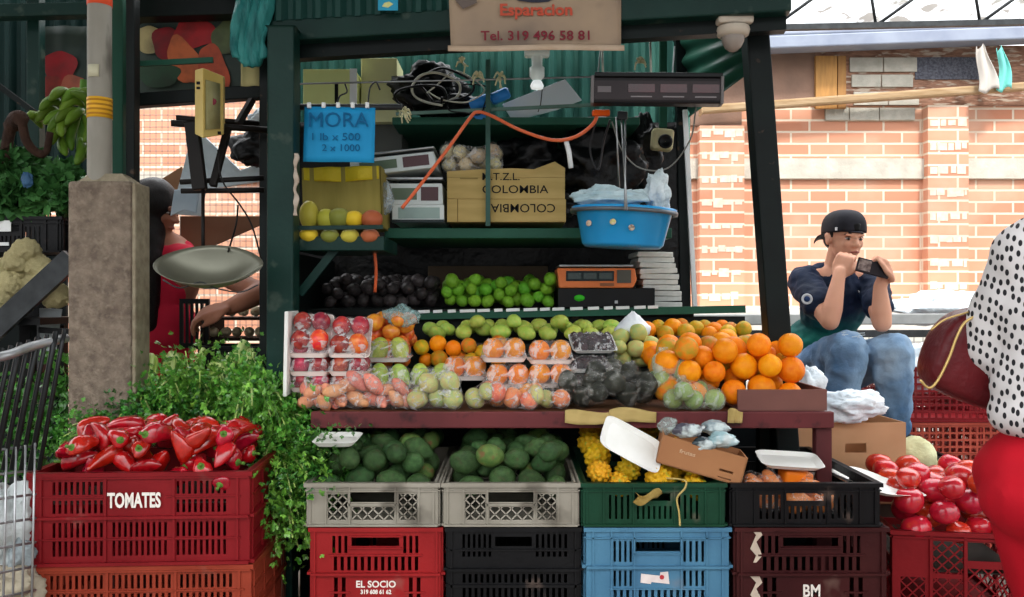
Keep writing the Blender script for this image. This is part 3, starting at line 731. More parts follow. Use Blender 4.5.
text('printed_lettering', 'BM', .05, WINK, CR['mid3'], (0, -.3015, .066), sx=.8, bold=.001)
# wooden pallets
PW = mat('pallet_wood', '6A5238', '7E6446', rough=.85, scale=5, stretch=(1, 8, 8))
def pallet(label, x0, x1, y0, y1, h):
    t = thing('wooden_pallet', label, 'pallet', ((x0+x1)/2, (y0+y1)/2, 0)); w, d = (x1-x0)/2, (y1-y0)/2
    for k in range(5): y = -d+(2*d-.09)*k/4; ob('deck_board', MB().box((-w, y, h-.018), (w, y+.09, h)), PW, t)
    for k in range(3): x = -w+(2*w-.08)*k/2; ob('bearer', MB().box((x, -d, 0), (x+.08, d, h-.018)), PW, t)
pallet('long wooden pallet under the row of four crate stacks', at(300, 0, FY).x, at(892, 0, FY).x, FY, FY+.62, .077)

# ------------------------------------------------------------------ fruit prototypes
def nz(d, s, a, o=0): return a*noise.noise(d*s+Vector((o, o*1.7, -o)))
def fruit_orange(o): 
    return MB().ball(lambda d: 1-.06*max(0, (abs(d.z)-.9)/.1)**2+nz(d, 1.2, .04, o)-.012*abs(nz(d, 14, 1, o)), 20, 14)
ORANGE = mat('orange_skin', 'EE8208', 'F59616', rough=.38, scale=2.5, bump=.2, bscale=24, rnd=.1, hue=.010)
GORANGE = mat('green_orange_skin', 'E08C18', 'B09A2C', rough=.42, scale=1.6, bump=.25, bscale=24, rnd=.12, hue=.03)
LIME = mat('lime_skin', '5E9A24', '78B036', rough=.35, scale=2.5, bump=.2, bscale=20, rnd=.2, hue=.02)
MANGO = mat('mango_skin', '9DBB4A', 'B8C860', rough=.38, scale=1.6, bump=.08, rnd=.12, hue=.02, c3='C8B850', s3=2.2)
AVO = mat('avocado_skin', '2E4A28', '426238', rough=.3, scale=3, bump=.5, bscale=22, rnd=.3, hue=.015, c3='4A4A32', s3=2, t3=(.55, .75))
AVOS = mat('avocado_skin_light', '4E7038', '6C8444', rough=.38, scale=2, bump=.4, bscale=22, rnd=.15, c3='7A5A3A', s3=1.4, t3=(.55, .7))
TOM = mat('tomato_skin', 'B81C1A', 'CC2E22', rough=.2, scale=1.6, bump=.02, rnd=.14, hue=.012, sss=.08, c3='D86A40', s3=1.2, t3=(.6, .8), coat=.3)
PEP = mat('pepper_skin', '960A14', 'B4121C', rough=.16, scale=2, bump=.03, rnd=.22, hue=.006, coat=.4)
STEMG = mat('stem_green', '4A7A30', '6A8A3A', rough=.6, scale=8)
PLUM = mat('plum_skin', '8E2430', 'B83A34', rough=.25, scale=1.5, rnd=.25, hue=.02, c3='D86A40', s3=1.2, t3=(.6, .8))
DARKF = mat('dark_fruit_skin', '262324', '3C3836', rough=.42, scale=2, rnd=.4, c3='4A4046', s3=3)
DRAG = mat('dragon_fruit_skin', 'C89414', 'DCAE26', rough=.5, scale=3, rnd=.1, hue=.015, c3='8A9A30', s3=2.2, t3=(.55, .7))
ORTOM = mat('orange_tomato_skin', 'D8562A', 'E88A34', rough=.25, scale=1.4, rnd=.15, hue=.03)
def lobed(o, n=5, a=.06, fl=.82):
    def f(d):
        t = math.atan2(d.y, d.x); w = 1-abs(d.z)**3
        r = 1+a*math.cos(n*t+o)*w+nz(d, 1.1, .1, o)
        dip = .22*max(0, (d.z-.8)/.2)**1.5
        return Vector((d.x*r, d.y*r, d.z*fl*r-dip))
    return MB().ball(f, 22, 14)
def avo(o, el=1.35):
    def f(d):
        z = d.z; r = 1+nz(d, 1.2, .08, o)
        k = 1-.28*max(0, z)**1.2
        return Vector((d.x*k*r, d.y*k*r, z*el*r+nz(d, 2, .05, o)))
    return MB().ball(f, 18, 14)
def egg(o, el=1.15, pt=.0, n=16):
    return MB().ball(lambda d: Vector((d.x, d.y, d.z*el+pt*d.z*abs(d.z)**5))*(1+nz(d, 1.3, .06, o)), n, 12)
def mango(o):
    def f(d):
        r = 1+nz(d, 1.2, .05, o)
        return Vector((d.x*r+.18*(1-d.z*d.z)-.1, d.y*.86*r, d.z*1.22*r))
    return MB().ball(f, 18, 12)
def dragon(o):
    m = MB(); rg = random.Random(o); pts = []
    n = 44
    for k in range(n):
        z = 1-2*(k+.5)/n; t = k*2.39996; s = math.sqrt(1-z*z); pts.append(Vector((s*math.cos(t), s*math.sin(t), z)))
    def f(d):
        b = max(d.dot(p) for p in pts)
        h = max(0, (b-.955)/.045)**1.3
        q = 1+.26*h; return Vector((d.x*q, d.y*q, d.z*1.25*q))
    m.ball(f, 40, 30)
    return m
def pepper(o):
    """long bent tapering pepper along z with a furrowed body"""
    rg = random.Random(o); m = MB(); n = 14; L = rg.uniform(2.2, 3.1); bend = rg.uniform(-.9, .9); b2 = rg.uniform(-.5, .5); vs = []; K = 14
    prof = [(.0, .25), (.03, .75), (.1, 1.0), (.25, 1.02), (.45, .92), (.65, .72), (.82, .48), (.94, .26), (1.0, .04)]
    for i, (t, r) in enumerate(prof):
        c = V(bend*math.sin(t*1.8), b2*t*t, -L/2+L*t); rr = r*(.9+.1*rg.random())
        for k in range(K):
            a = 2*PI*k/K; q = rr*(1+.13*math.cos(3*a+o+t*2)+.05*math.cos(5*a+t*6))*(.9)
            vs.append(c+V(q*math.cos(a), q*math.sin(a)*.85, 0))
    fs = []
    for i in range(len(prof)-1):
        for k in range(K): k2 = (k+1) % K; fs.append((i*K+k, i*K+k2, (i+1)*K+k2, (i+1)*K+k))
    fs.append(tuple(range(K-1, -1, -1))); fs.append(tuple((len(prof)-1)*K+k for k in range(K)))
    m.add(vs, fs, None, True); return m, L
def stem(L):
    m = MB(); m.lathe([(.02, .0), (.3, -.02), (.34, .1), (.2, .06), (.12, -.06), (.12, -.35), (.15, -.6), (.02, -.62)], 8); return m

KM = {}
def protos(name, cat, mk, m, n=3):
    out = []
    for i in range(n):
        out.append(proto(name, mk(i*3.7+1), m[i % len(m)] if isinstance(m, list) else m, cat))
    return out
P_OR = protos('orange', 'orange', fruit_orange, [ORANGE]*4+[GORANGE], 5)
P_GO = protos('orange', 'orange', fruit_orange, [GORANGE, ORANGE, GORANGE], 3)
P_LI = protos('lime', 'lime', lambda o: egg(o, 1.08, .08), LIME)
P_MA = protos('green_mango', 'mango', mango, MANGO)
P_AV = protos('avocado', 'avocado', avo, [AVO, AVO, AVO, AVO, AVO, AVO, AVOS], 7)
P_TO = protos('tomato', 'tomato', lambda o: MB().ball(lambda d: Vector((d.x, d.y, d.z*.9-.10*max(0, (d.z-.85)/.15)))*(1+.012*math.cos(5*math.atan2(d.y, d.x)+o)*(1-abs(d.z)**3)+nz(d, 1.2, .09, o)), 20, 14), TOM, 4)
P_PL = protos('plum', 'plum', lambda o: egg(o, 1.05), PLUM)
P_DK = protos('dark_fruit', 'fruit', lambda o: egg(o, 1.15), DARKF)
P_DR = protos('dragon_fruit', 'dragon fruit', dragon, DRAG, 3)
P_OT = protos('tree_tomato', 'tomato', lambda o: egg(o, 1.15), ORTOM)
P_PE = []
for i in range(7):
    m, L = pepper(i*5+2); p = proto('red_pepper', m, PEP, 'pepper'); s = ob('stem', stem(L), STEMG, p, loc=(0, 0, -L/2)); P_PE.append(p); KM[p.name] = [s]; 

def in_crate(cr, x0, x1, y0, y1): 
    l = cr.location; return l.x+x0, l.x+x1, l.y+y0, l.y+y1
# red peppers
x0, x1, y0, y1 = in_crate(CR['pep'], -.262, .262, -.19, .17)
zb = .77
def fl(x, y, cx=c.x, cy=c.y): 
    e = ((x-cx)/.29)**2; f = ((y-cy+.03)/.24)**2
    return zb-.055+.115*max(0, min(1, (y-2.37)/.17))*max(0, 1-.8*e)
hp = seen(heap(110, x0, x1, y0, y1, .031, fl, seed=4, crown=.02, tries=110, zmax=.885))
scatter(P_PE, hp, 'pepper', 'red peppers heaped in the TOMATES crate', 'shiny red pepper in the heap over the TOMATES crate', 9, 'any', .92, KM)
# avocados
for i, nm in ((0, 'over the red EL SOCIO crate'), (1, 'over the black crate')):
    w = (rows[i][1]-rows[i][0])*U(FY)/2-.02
    x0, x1, y0, y1 = in_crate(CR['top%d' % i], -w, w, -.285, .285); cx = CR['top%d' % i].location.x
    fl = lambda x, y, cx=cx, w=w: .665+.07*min(1, max(0, (y-2.47)/.42))-.03*((x-cx)/w)**2
    hp = seen(heap(70, x0, x1, y0, y1-.03, .0365, fl, seed=12+i, crown=.0, zmax=.83))
    scatter(P_AV, hp, 'avocado', 'avocados in the grey crate '+nm, 'avocado '+nm, 10, 'lie', 1.1)
# yellow dragon fruit
w = .195; x0, x1, y0, y1 = in_crate(CR['top2'], -w-.01, w-.01, -.285, .15); cx = CR['top2'].location.x
fl = lambda x, y: .645+.13*max(0, min(1, (y-2.46)/.36))*max(0, 1-((x-cx+.06)/.24)**2)
hp = seen(heap(40, x0, x1, y0, y1, .039, fl, seed=21, zmax=.865)); hp = [h for h in hp if not (590 < proj(h)[0] < 668 and 422 < proj(h)[1] < 470 and h[1] < 2.66)]
scatter(P_DR, hp, 'dragon fruit', 'yellow dragon fruit in the green crate', 'knobbly yellow dragon fruit in the green crate', 10, 'any', 1.22)
# tomatoes at the right
tw = .39; tc = V(at(958, 0, 2.55).x, 2.55+.28, 1.25-(533-298.5)/850*2.55-.28)
TOMC = crate('dark red lattice crate overflowing with large tomatoes', RED1, tw, .5, .28, tc, 'lattice', 'lattice')
TOMC.location.y = 2.55+.25; TOMC.location.x += .05; TOMC.rotation_euler.z = -.16
crate('dark red crate on the ground under the tomato crate', RED1, tw, .5, .262, (tc.x, 2.80, .003), 'lattice', 'lattice')
dark_bottom(TOMC, -tw/2+.01, tw/2-.01, -.24, .24, .16)
x0, x1, y0, y1 = in_crate(TOMC, -.185, .185, -.24, .24)
fl = lambda x, y: .495+.13*max(0, min(1, (y-2.62)/.22))*max(0, 1-((x-tc.x+.03)/.24)**2)
hp = [(x+.17*(y-2.8), y, z, r) for x, y, z, r in seen(heap(100, x0-.0, x1+.03, y0, y1, .042, fl, seed=35, tries=120, zmax=.725))]
scatter(P_TO, hp, 'tomato', 'large tomatoes heaped in the lattice crate', 'large red tomato in the lattice crate', 11, 'up', 1.0)
# limes, dark fruit, mangoes, oranges on the shelves
fl = lambda x, y: SH3+.0+.045*max(0, min(1, (y-3.46)/.25))
hp = seen(heap(90, at(440, 0, 3.5).x, at(558, 0, 3.5).x, 3.46, 3.82, .026, fl, seed=41, zmax=SH3+.15))
scatter(P_LI, hp, 'lime', 'limes heaped on the lower shelf', 'small green lime in the heap on the shelf', 7, 'any', 1.0)
fl = lambda x, y: SH3+.045*max(0, min(1, (y-3.44)/.25))
hp = seen(heap(100, at(322, 0, 3.5).x, at(438, 0, 3.5).x, 3.44, 3.82, .0265, fl, seed=43, zmax=SH3+.15))
scatter(P_DK, hp, 'fruit', 'dark fruit heaped left of the limes', 'small dark purple fruit in heap left of limes', 7, 'any', 1.0)
fl = lambda x, y: Z3+.0+.035*max(0, min(1, (y-3.22)/.18))
hp = seen(heap(54, at(418, 0, 3.25).x, at(628, 0, 3.25).x, 3.21, 3.42, .0355, fl, seed=45, zmax=Z3+.12))
scatter(P_MA, hp, 'mango', 'green mangoes on the top display step', 'yellow-green mango on the top display step', 8, 'lie', 1.12)
hp = seen(heap(44, at(628, 0, 3.25).x, at(752, 0, 3.25).x, 3.21, 3.42, .034, fl, seed=47, zmax=Z3+.10))
scatter(P_GO, hp, 'orange', 'oranges on the top display step', 'small greenish orange on the top display step', 8, 'any', 1.0)
# the big orange heap
ox = at(720, 0, 2.85).x
def fl(x, y):
    return Z1+.005+.13*max(0, min(1, (y-2.70)/.34))*max(0, 1-(max(0, abs(x-ox+.04)-.08)/.26)**2)
hp = seen(heap(80, at(650, 0, 2.8).x, at(800, 0, 2.8).x, 2.69, 3.16, .0405, fl, seed=51, zmax=1.145, inside=lambda x, y: (x > at(655, 0, 2.8).x or y > 2.9) and x < ox+.25-(y-2.69)*.28))
scatter(P_OR, hp, 'orange', 'ripe oranges heaped at the right end of the counter', 'large ripe orange in the counter heap', 13, 'any', 1.0)
# oranges laid in front of the heap on a thin brown board box
t = thing('shallow_box', 'low dark brown box edge holding the oranges at the right end of the counter', 'box', (at(775, 0, 2.68).x, 2.70, Z1+.006))
BB = mat('brown_card', '6E4A44', '7C544C', rough=.8, scale=6)
hw = 38*U(2.69); ob('front_wall', MB().box((-hw, -.03, 0), (hw+.04, -.022, .066)), BB, t); ob('side_wall', MB().box((hw+.032, -.022, 0), (hw+.04, .25, .066)), BB, t); ob('box_base', MB().box((-hw, -.022, 0), (hw+.032, .25, .003)), BB, t)

# ------------------------------------------------------------------ trays of wrapped fruit
FILM = film_mat('cling_film', dens=.05, gl=.35)
def tray(loc, w, d, label, fruits, fr, rotz=0, film=True, group='wrapped fruit trays on the counter', tilt=0, what='', fcat='fruit', fm='foam_pink', stand=None):
    """foam tray with clear film stretched over the fruit; the fruits are things of their own"""
    t = thing('fruit_tray', label, 'tray', loc, rotz, group); 
    if stand is not None: t.rotation_euler = (stand, 0, rotz)
    hh = fr*1.55
    q = MB(); pr = [(-.5, -.5), (.5, -.5), (.5, .5), (-.5, .5)]
    def ring(s, z): 
        v = []
        for (a, b) in ((-1, -1), (1, -1), (1, 1), (-1, 1)):
            for k in range(4):
                an = math.atan2(b, a)-PI/4+k*PI/6; v.append(V(a*(w/2*s-.012)+.012*math.cos(an), b*(d/2*s-.012)+.012*math.sin(an), z))
        return v
    rs = [ring(.86, .0), ring(1.0, .016), ring(1.03, .016), ring(.97, .0125), ring(.84, .004)]
    vs = [p for r_ in rs for p in r_]; n = 16; fs = [tuple(range(n-1, -1, -1))]
    for i in range(4):
        for k in range(n): fs.append((i*n+k, i*n+(k+1) % n, (i+1)*n+(k+1) % n, (i+1)*n+k))
    fs.append(tuple(4*n+k for k in range(n)))
    q.add(vs, fs); ob('foam_base', q, mat('foam_pink', 'E6D6CE', 'EEE2DC', rough=.6, scale=9) if fm == 'foam_pink' else FOAM, t)
    if film:
        def ff(u, v):
            x = (u-.5)*2; y = (v-.5)*2; e = max(abs(x), abs(y)); 
            hz = .014+hh*(1-max(0, (e-.72)/.28)**1.6)+.004*math.sin(u*31)*math.sin(v*23); 
            return V(x*w/2*1.02, y*d/2*1.02, hz)
        ob('clear_film', MB().sheet(ff, 18, 14), FILM, t)
    M = Matrix.Translation(t.location) @ t.rotation_euler.to_matrix().to_4x4()
    nx = max(1, round(w/(2*fr)-.15)); ny = max(1, round(d/(2*fr)-.2)); out = []
    for i in range(nx):
        for j in range(ny):
            if len(fruits) == 0: break
            src = fruits[(i*2+j) % len(fruits)]; sx = (w*.94)/nx; sy = (d*.94)/ny; r = min(fr, min(sx, sy)/2*1.02)
            p = M @ V(-w*.47+sx*(i+.5), -d*.47+sy*(j+.5), .006+r)
            side = ('left', 'right')[i] if nx == 2 else ('left', 'middle', 'right')[i] if nx == 3 else ORD[i]
            o = dup(src, p, (R(-.4, .4), R(-.4, .4), R(0, 6)), (r, r, r), what+', '+side+' in '+('front' if j == 0 else 'rear')+' row', 'fruit wrapped in trays'); out.append(o)
    return t
u = U(2.75)
# two stacks of plum trays, the top one tipped towards the front
for ci, (cx_, col_) in enumerate(((313, 'left'), (352, 'second'))):
    for k, py in enumerate((388, 372, 354)):
        tray(at(cx_+k*(-.8), py+2, 2.80)+V(0, 0, -.002), 40*u, .12, '%s tray of red plums in the %s stack on the counter' % (('lowest', 'middle', 'third')[k], col_), P_PL if k != 2 or ci == 0 else P_PL[:2]+P_OT[:1], .029, what='red plum in the %s tray of the %s tray stack' % (('lowest', 'middle', 'third')[k], col_))
    hpz = at(cx_, (336, 340)[ci], 2.80)
    tray(hpz, 40*u, .14, 'tipped top tray of red plums showing its label, %s stack' % col_, P_PL[:2]+P_OT[:1]+P_PL[1:], .031, what='red plum in the tipped tray on the %s stack' % col_, stand=1.05, film=True)
    ob('paper_label', MB().box((-.028, -.001, 0), (.028, .001, .014)), WINK, None) if 0 else None
# side wall of foam board at the left end
tag(ob('foam_board', MB().cbox((0, 0, 0), (.012, .22, .27)), FOAM, loc=at(291, 352, 2.80), rot=(0, .02, .1), bev=.003), 'upright white foam board beside the left plum trays', 'board')
# green mango trays, orange trays, blackberry trays
G1 = P_MA
for k, (x, y, Y) in enumerate(((389, 361, 2.98), (390, 388, 2.86), (431, 388, 2.92))):
    tray(at(x, y, Y), 44*U(Y), .12, 'film-wrapped tray of green mangoes, %s' % ('upper one beside the plum stacks', 'lower one beside the plum stacks', 'right one with an orange tipped on it')[k], G1, .036,
         what='green mango in the %s mango tray' % ('upper', 'lower', 'right-hand')[k])
for k, (x, y, Y, l) in enumerate(((465, 379, 2.95, 'standing alone left of the stacked pairs'), (508, 387, 2.86, 'lower one of the left pair'), (504, 361, 2.90, 'upper one of the left pair'), (550, 386, 2.88, 'lower one of the right pair'), (550, 363, 2.92, 'upper one of the right pair'))):
    tray(at(x, y, Y), 45*U(Y), .13, 'film-wrapped tray of oranges, '+l, P_OR[:4], .040, what='orange in the wrapped tray '+l)
BERRY = mat('blackberry_skin', '1E0E16', '3A1622', rough=.25, scale=4, rnd=.5)
def berry(o):
    m = MB(); 
    for k in range(26):
        z = 1-2*(k+.5)/26; t = k*2.4; s = math.sqrt(1-z*z); m.ball(r=.36, c=(s*math.cos(t)*.75, s*math.sin(t)*.75, z*.95), n=6, m=5)
    return m
P_BE = protos('blackberry', 'berry', berry, BERRY, 2)
for k, (x, y, Y, tl) in enumerate(((592, 346, 2.99, .5), (588, 368, 2.93, .25), (585, 386, 2.87, .1))):
    tray(at(x, y, Y), 44*U(Y), .11, '%s tray of dark blackberries beside the oranges' % ('tipped uppermost', 'middle', 'lowest')[k], P_BE, .0125, what='blackberry in the %s blackberry tray' % ('uppermost', 'middle', 'lowest')[k], stand=tl, fm='foam', rotz=.12)

# ------------------------------------------------------------------ clear bags of fruit along the counter front
def bag(loc, w, h, d, label, fruits, fr, n, film, what, seed=1, name='plastic_bag', knot=True, cat='bag', group='clear bags of fruit on the counter', rot='any', br=1.0, band=9):
    e_ = fr*.6; hp = heap(n, loc[0]-w/2-e_, loc[0]+w/2+e_, loc[1]-d/2-e_, loc[1]+d/2+e_, fr, lambda x, y: loc[2]+.004, seed=seed, crown=.05, zmax=loc[2]+h*1.25)
    fr_objs = scatter(fruits, hp, 'fruit', what+' group', what, band, rot, br)
    c_ = Vector((loc[0], loc[1], loc[2]))
    q = MB()
    for (x, y, z, r) in hp: q.ball(c=(x-loc[0], y-loc[1], z-loc[2]), r=r*1.22, n=10, m=8)
    for a in range(len(hp)):                     # the film spans the gaps between neighbours
        for b in range(a+1, len(hp)):
            A, B = Vector(hp[a][:3]), Vector(hp[b][:3])
            if (A-B).length < fr*3.4: q.ball(c=(A+B)/2-c_, r=fr*1.1, n=8, m=6)
    if knot:
        top = max(hp, key=lambda t_: t_[2]); kx, kz = top[0]-loc[0], top[2]-loc[2]+fr*.9
        q.ball(c=(kx, 0, kz), r=fr*.45, n=8, m=6, sc=(1, 1, 1.3))
        for s in range(5): a = s*1.3; q.tube([(kx, 0, kz), (kx+.6*fr*math.cos(a), .4*fr*math.sin(a), kz+fr*.8)], [fr*.25, fr*.12], 5)
    me = remesh(q, .0075, 3)
    return tag(ob(name, me, film, loc=loc), label, cat, group)
BAGF = film_mat('bag_film', 'F4F6F6', dens=.06, gl=.4, scale=40, bump=1)
BAGD = film_mat('bag_film_grey', 'B0B0AA', dens=.04, gl=.3, scale=26, bump=1)
BAGG = film_mat('bag_film_frosted', 'D4E0CC', dens=.16, gl=.35, scale=26, bump=1)
zc = Z1+.003
KIWI = mat('pear_skin', 'A8B870', 'C0B068', rough=.5, scale=2, rnd=.12, hue=.03)
CARR = mat('pinkish_root_skin', 'D88868', 'E09C7C', rough=.5, scale=3, rnd=.12, hue=.02)
P_PR = protos('pear', 'pear', lambda o: avo(o, 1.15), KIWI, 2)
P_CA = protos('pink_root', 'root', lambda o: avo(o, 1.9), CARR, 3)
P_GF = protos('green_apple', 'fruit', fruit_orange, mat('green_fruit_skin', '7E9A48', '94A858', rough=.4, scale=2, rnd=.15, hue=.02), 2)
P_DA = protos('dark_avocado', 'avocado', lambda o: avo(o, 1.15), mat('dark_avocado_skin', '262822', '3A3C30', rough=.4, scale=2, rnd=.3, bump=.5, bscale=20), 2)
P_PT = protos('peach', 'fruit', lambda o: egg(o, 1.0), mat('peach_skin', 'E89858', 'E07A50', rough=.5, scale=1.4, rnd=.12, hue=.02), 2)
bag(V(at(318, 0, 2.72).x, 2.73, zc), .10, .08, .08, 'clear bag of small pink onions at the left end of the counter', P_CA, .021, 9, BAGF, 'pinkish root in the leftmost clear bag', 1)
bag(V(at(356, 0, 2.72).x, 2.73, zc), .15, .1, .09, 'clear bag of reddish roots below the plum trays', P_CA, .026, 9, BAGF, 'reddish root in the bag below the plum trays', 2, br=1.2)
bag(V(at(394, 0, 2.72).x, 2.73, zc), .13, .08, .09, 'clear bag of long pink roots right of the reddish root bag', P_CA, .024, 8, BAGF, 'long pink root in the second root bag', 3, br=1.2)
bag(V(at(436, 0, 2.72).x, 2.74, zc), .14, .1, .10, 'clear bag of pale pears in front of the mango trays', P_PR, .031, 8, BAGF, 'pale green pear in the bag before the mango trays', 4)
bag(V(at(476, 0, 2.72).x, 2.73, zc), .10, .08, .09, 'clear bag of pears and peaches at the middle of the counter', P_PR[:1]+P_PT[:1], .030, 6, BAGF, 'pear or peach in the bag at the middle of the counter', 5)
bag(V(at(512, 0, 2.72).x, 2.73, zc), .13, .08, .09, 'clear bag of peaches below the orange trays', P_PT, .031, 7, BAGF, 'peach in the bag below the left orange trays', 6)
bag(V(at(548, 0, 2.72).x, 2.73, zc), .11, .08, .09, 'clear bag of pale and peach-coloured fruit left of the avocado bags', P_PR[:1]+P_PT, .029, 7, BAGF, 'pale fruit in the bag left of the avocado bags', 7)
bag(V(at(582, 0, 2.74).x, 2.76, zc), .13, .1, .12, 'clear bag of dark avocados with a green sheen, left of the three', P_DA, .036, 8, BAGD, 'dark avocado in the left avocado bag', 8, br=1.05)
bag(V(at(630, 0, 2.74).x, 2.77, zc), .14, .1, .13, 'clear bag of large dark avocados, right of the three', P_DA, .040, 9, BAGD, 'dark avocado in the right avocado bag', 9, br=1.05)
bag(V(at(612, 0, 2.90).x, 2.93, zc+.07), .14, .1, .12, 'clear bag of dark avocados lying on top of the other two', P_DA, .037, 7, BAGD, 'dark avocado in the uppermost avocado bag', 10, br=1.05)
bag(V(at(674, 0, 2.76).x, 2.79, zc+.03), .12, .12, .12, 'upright frosted bag of green fruit against the orange heap', P_GF, .034, 10, BAGG, 'green fruit in the upright frosted bag', 11)
bag(V(at(695, 0, 2.66).x, 2.70, zc), .17, .08, .10, 'frosted bag of green fruit lying at the counter edge', P_GF, .031, 11, BAGG, 'green fruit in the lying frosted bag', 12)
# tree tomatoes heaped behind the plum trays, thin teal bag over them
fl = lambda x, y: Z2+.0+.09*max(0, min(1, (y-2.98)/.2))
hp = seen(heap(34, at(366, 0, 3.05).x, at(414, 0, 3.05).x, 2.98, 3.2, .029, fl, seed=61, zmax=Z2+.22))
scatter(P_OT, hp, 'tomato', 'orange tree tomatoes behind the plum trays', 'orange-red tree tomato behind the plum trays', 9, 'any', 1.0)
def crumple(name, c_, r, m, label, cat='bag', n=40, amp=.35, seed=1, sq=(1, 1, 1), group=None, vox=.006):
    """loosely crumpled plastic bag"""
    o = Vector((seed*3.1, seed, -seed))
    f = lambda d: 1+amp*noise.noise(d*1.7+o)+amp*.45*abs(noise.noise(d*4.3+o))+amp*.2*noise.noise(d*9+o)
    return tag(ob(name, MB().ball(f, n, n*2//3, sc=(r*sq[0], r*sq[1], r*sq[2])), m, loc=c_), label, cat, group)
crumple('plastic_bag', at(402, 316, 3.02), .045, film_mat('teal_film', 'A8D0D0', dens=.35, gl=.4, scale=20, bump=1), 'thin pale teal bag lying on the orange tree tomatoes', seed=2, sq=(1.3, .7, .8))
WBAG = mat('white_bag', 'D8DEE4', 'EEF2F4', rough=.35, scale=14, bump=.8, bscale=20, alpha=1)
def cone(d): 
    return Vector((d.x*(1-.55*max(0, d.z)), d.y*(1-.55*max(0, d.z)), d.z*1.0+.25*max(0, d.z)**4))*(1+.12*noise.noise(d*4+Vector((2, 2, 2))))
tag(ob('plastic_bag', MB().ball(cone, 36, 24, sc=(.068, .04, .05)), WBAG, loc=at(633, 328, 3.19)), 'small white knotted bag peaked among the mangoes and oranges', 'bag')
# tray liners: dark fronts of the step trays
def board(label, px0, px1, py0, py1, Y, m, d=.01, name='tray_edge', cat='tray'):
    a = at(px0, py1, Y); b = at(px1, py0, Y); c_ = V((a.x+b.x)/2, Y, a.z); w = (b.x-a.x)/2; h = b.z-a.z
    return tag(ob(name, MB().box((-w, 0, 0), (w, d, h)), m, loc=c_, bev=.002), label, cat)
TB = mat('tray_board', '3A3230', '4A423C', rough=.7, scale=9)
for (a, b, c1_, d1_, Y, l) in ((416, 505, 343, 350, 3.195, 'dark tray edge under the left green mangoes'), (605, 642, 341, 348, 3.195, 'dark tray edge right of the blackberry trays'), (676, 752, 336, 344, 3.195, 'dark tray edge under the back row of oranges')):
    board(l, a, b, c1_, d1_, Y, TB)
fl = lambda x, y: Z2+.01
hp = seen(heap(11, at(412, 0, 3.06).x, at(510, 0, 3.06).x, 3.06, 3.16, .03, fl, seed=71))
scatter(P_GO, hp, 'fruit', 'fruit in the middle step tray', 'dull orange fruit on the middle step behind the trays', 9, 'any', 1.0)
hp = seen(heap(8, at(612, 0, 3.06).x, at(668, 0, 3.06).x, 3.06, 3.16, .03, fl, seed=72))
scatter(P_PR, hp, 'fruit', 'pears on the middle step', 'greenish pear on the middle step left of oranges', 9, 'any', 1.0)
# torn cardboard strip along the counter front
def strip(px0, px1, lab, dy):
    f = lambda a, b: at(px0+(px1-px0)*a, 410+13*b-(1-b)*2*math.sin(a*5)+dy*math.sin(a*3.1), 2.632-.01*b)+V(0, .004*math.sin(a*12+b*2), 0)
    tag(ob('cardboard_strip', MB().sheet(f, 20, 4, thick=.003), CARD2), lab, 'cardboard')
strip(565, 609, 'left flap of torn cardboard hanging over the counter edge', 2); strip(609, 656, 'right flap of torn cardboard hanging over the counter edge', -1)
strip(728, 742, 'short piece of cardboard under the orange heap', 0)
# ------------------------------------------------------------------ leafy celery and parsley heap
LEAF = mat('herb_leaf', '2C6E1E', '78B848', rough=.28, scale=16, rnd=.3, hue=.02, c3='2A5A22', s3=14)
LEAFD = mat('herb_leaf_dark', '225A1C', '4A8A34', rough=.28, scale=9, rnd=.3, hue=.02)
STALK = mat('celery_stalk', 'A8C460', 'C8D890', rough=.4, scale=6, stretch=(6, 6, 1), rnd=.1)
def leaflet(m, p, d, up, s, rg):
    """a lobed leaf of three toothed blades, folded at the midrib"""
    d = d.normalized(); a = d.cross(up)
    if a.length < .1: a = d.cross(V(1, 0, .2))
    a.normalize(); n = a.cross(d)
    for th, k in ((0, 1), (.7, .8), (-.7, .8)):
        e = d*math.cos(th)+a*math.sin(th); b = a*math.cos(th)-d*math.sin(th); L = s*k
        dr = n*(-.25*L)
        vs = [p, p+e*L*.38+b*L*.10+n*.05*L, p+e*L*.66+b*L*.27+dr*.3, p+e*L+dr, p+e*L*.66-b*L*.27+dr*.3, p+e*L*.38-b*L*.10+n*.05*L, p+e*L*.62-n*.03*L]
        m.add(vs, [(0, 1, 6), (1, 2, 6), (2, 3, 6), (3, 4, 6), (4, 5, 6), (5, 0, 6)], None, False)
def bunch_meshes(seed, nl=720, L=.34, spread=.13, s=.0195):
    rg = random.Random(seed); st = MB(); lf = MB()
    for k in range(9):
        a = rg.uniform(0, 6.28); r0 = .010*rg.random()+.004; e = spread*rg.uniform(.3, .9)
        tip = V(e*math.cos(a), e*math.sin(a), L*rg.uniform(.6, .9))
        path = smoothpath([V(r0*math.cos(a), r0*math.sin(a), 0), V(r0*1.5*math.cos(a), r0*1.5*math.sin(a), L*.3), tip*.75+V(0, 0, .0), tip], 3)
        st.tube(path, [.0065-.0045*i/(len(path)-1) for i in range(len(path))], 6)
        for i in range(nl//9):
            t = rg.uniform(.35, 1.05); p = path[min(len(path)-1, int(t*(len(path)-1)))]+V(rg.gauss(0, 1), rg.gauss(0, 1), rg.gauss(0, .8))*spread*.28*(.3+t)
            d = (p-V(0, 0, L*.25)).normalized()+V(rg.gauss(0, .5), rg.gauss(0, .5), rg.gauss(0, .4))
            leaflet(lf, p, d, V(rg.gauss(0, 1), rg.gauss(0, 1), rg.gauss(0, 1)), s*rg.uniform(.7, 1.25), rg)
    return st, lf
BV = [bunch_meshes(s) for s in (1, 2, 3)]
BV = [(a.mesh('stalks'), b.mesh('leaves')) for a, b in BV]
BL = [('parsley', 'leafy herb bunch')]
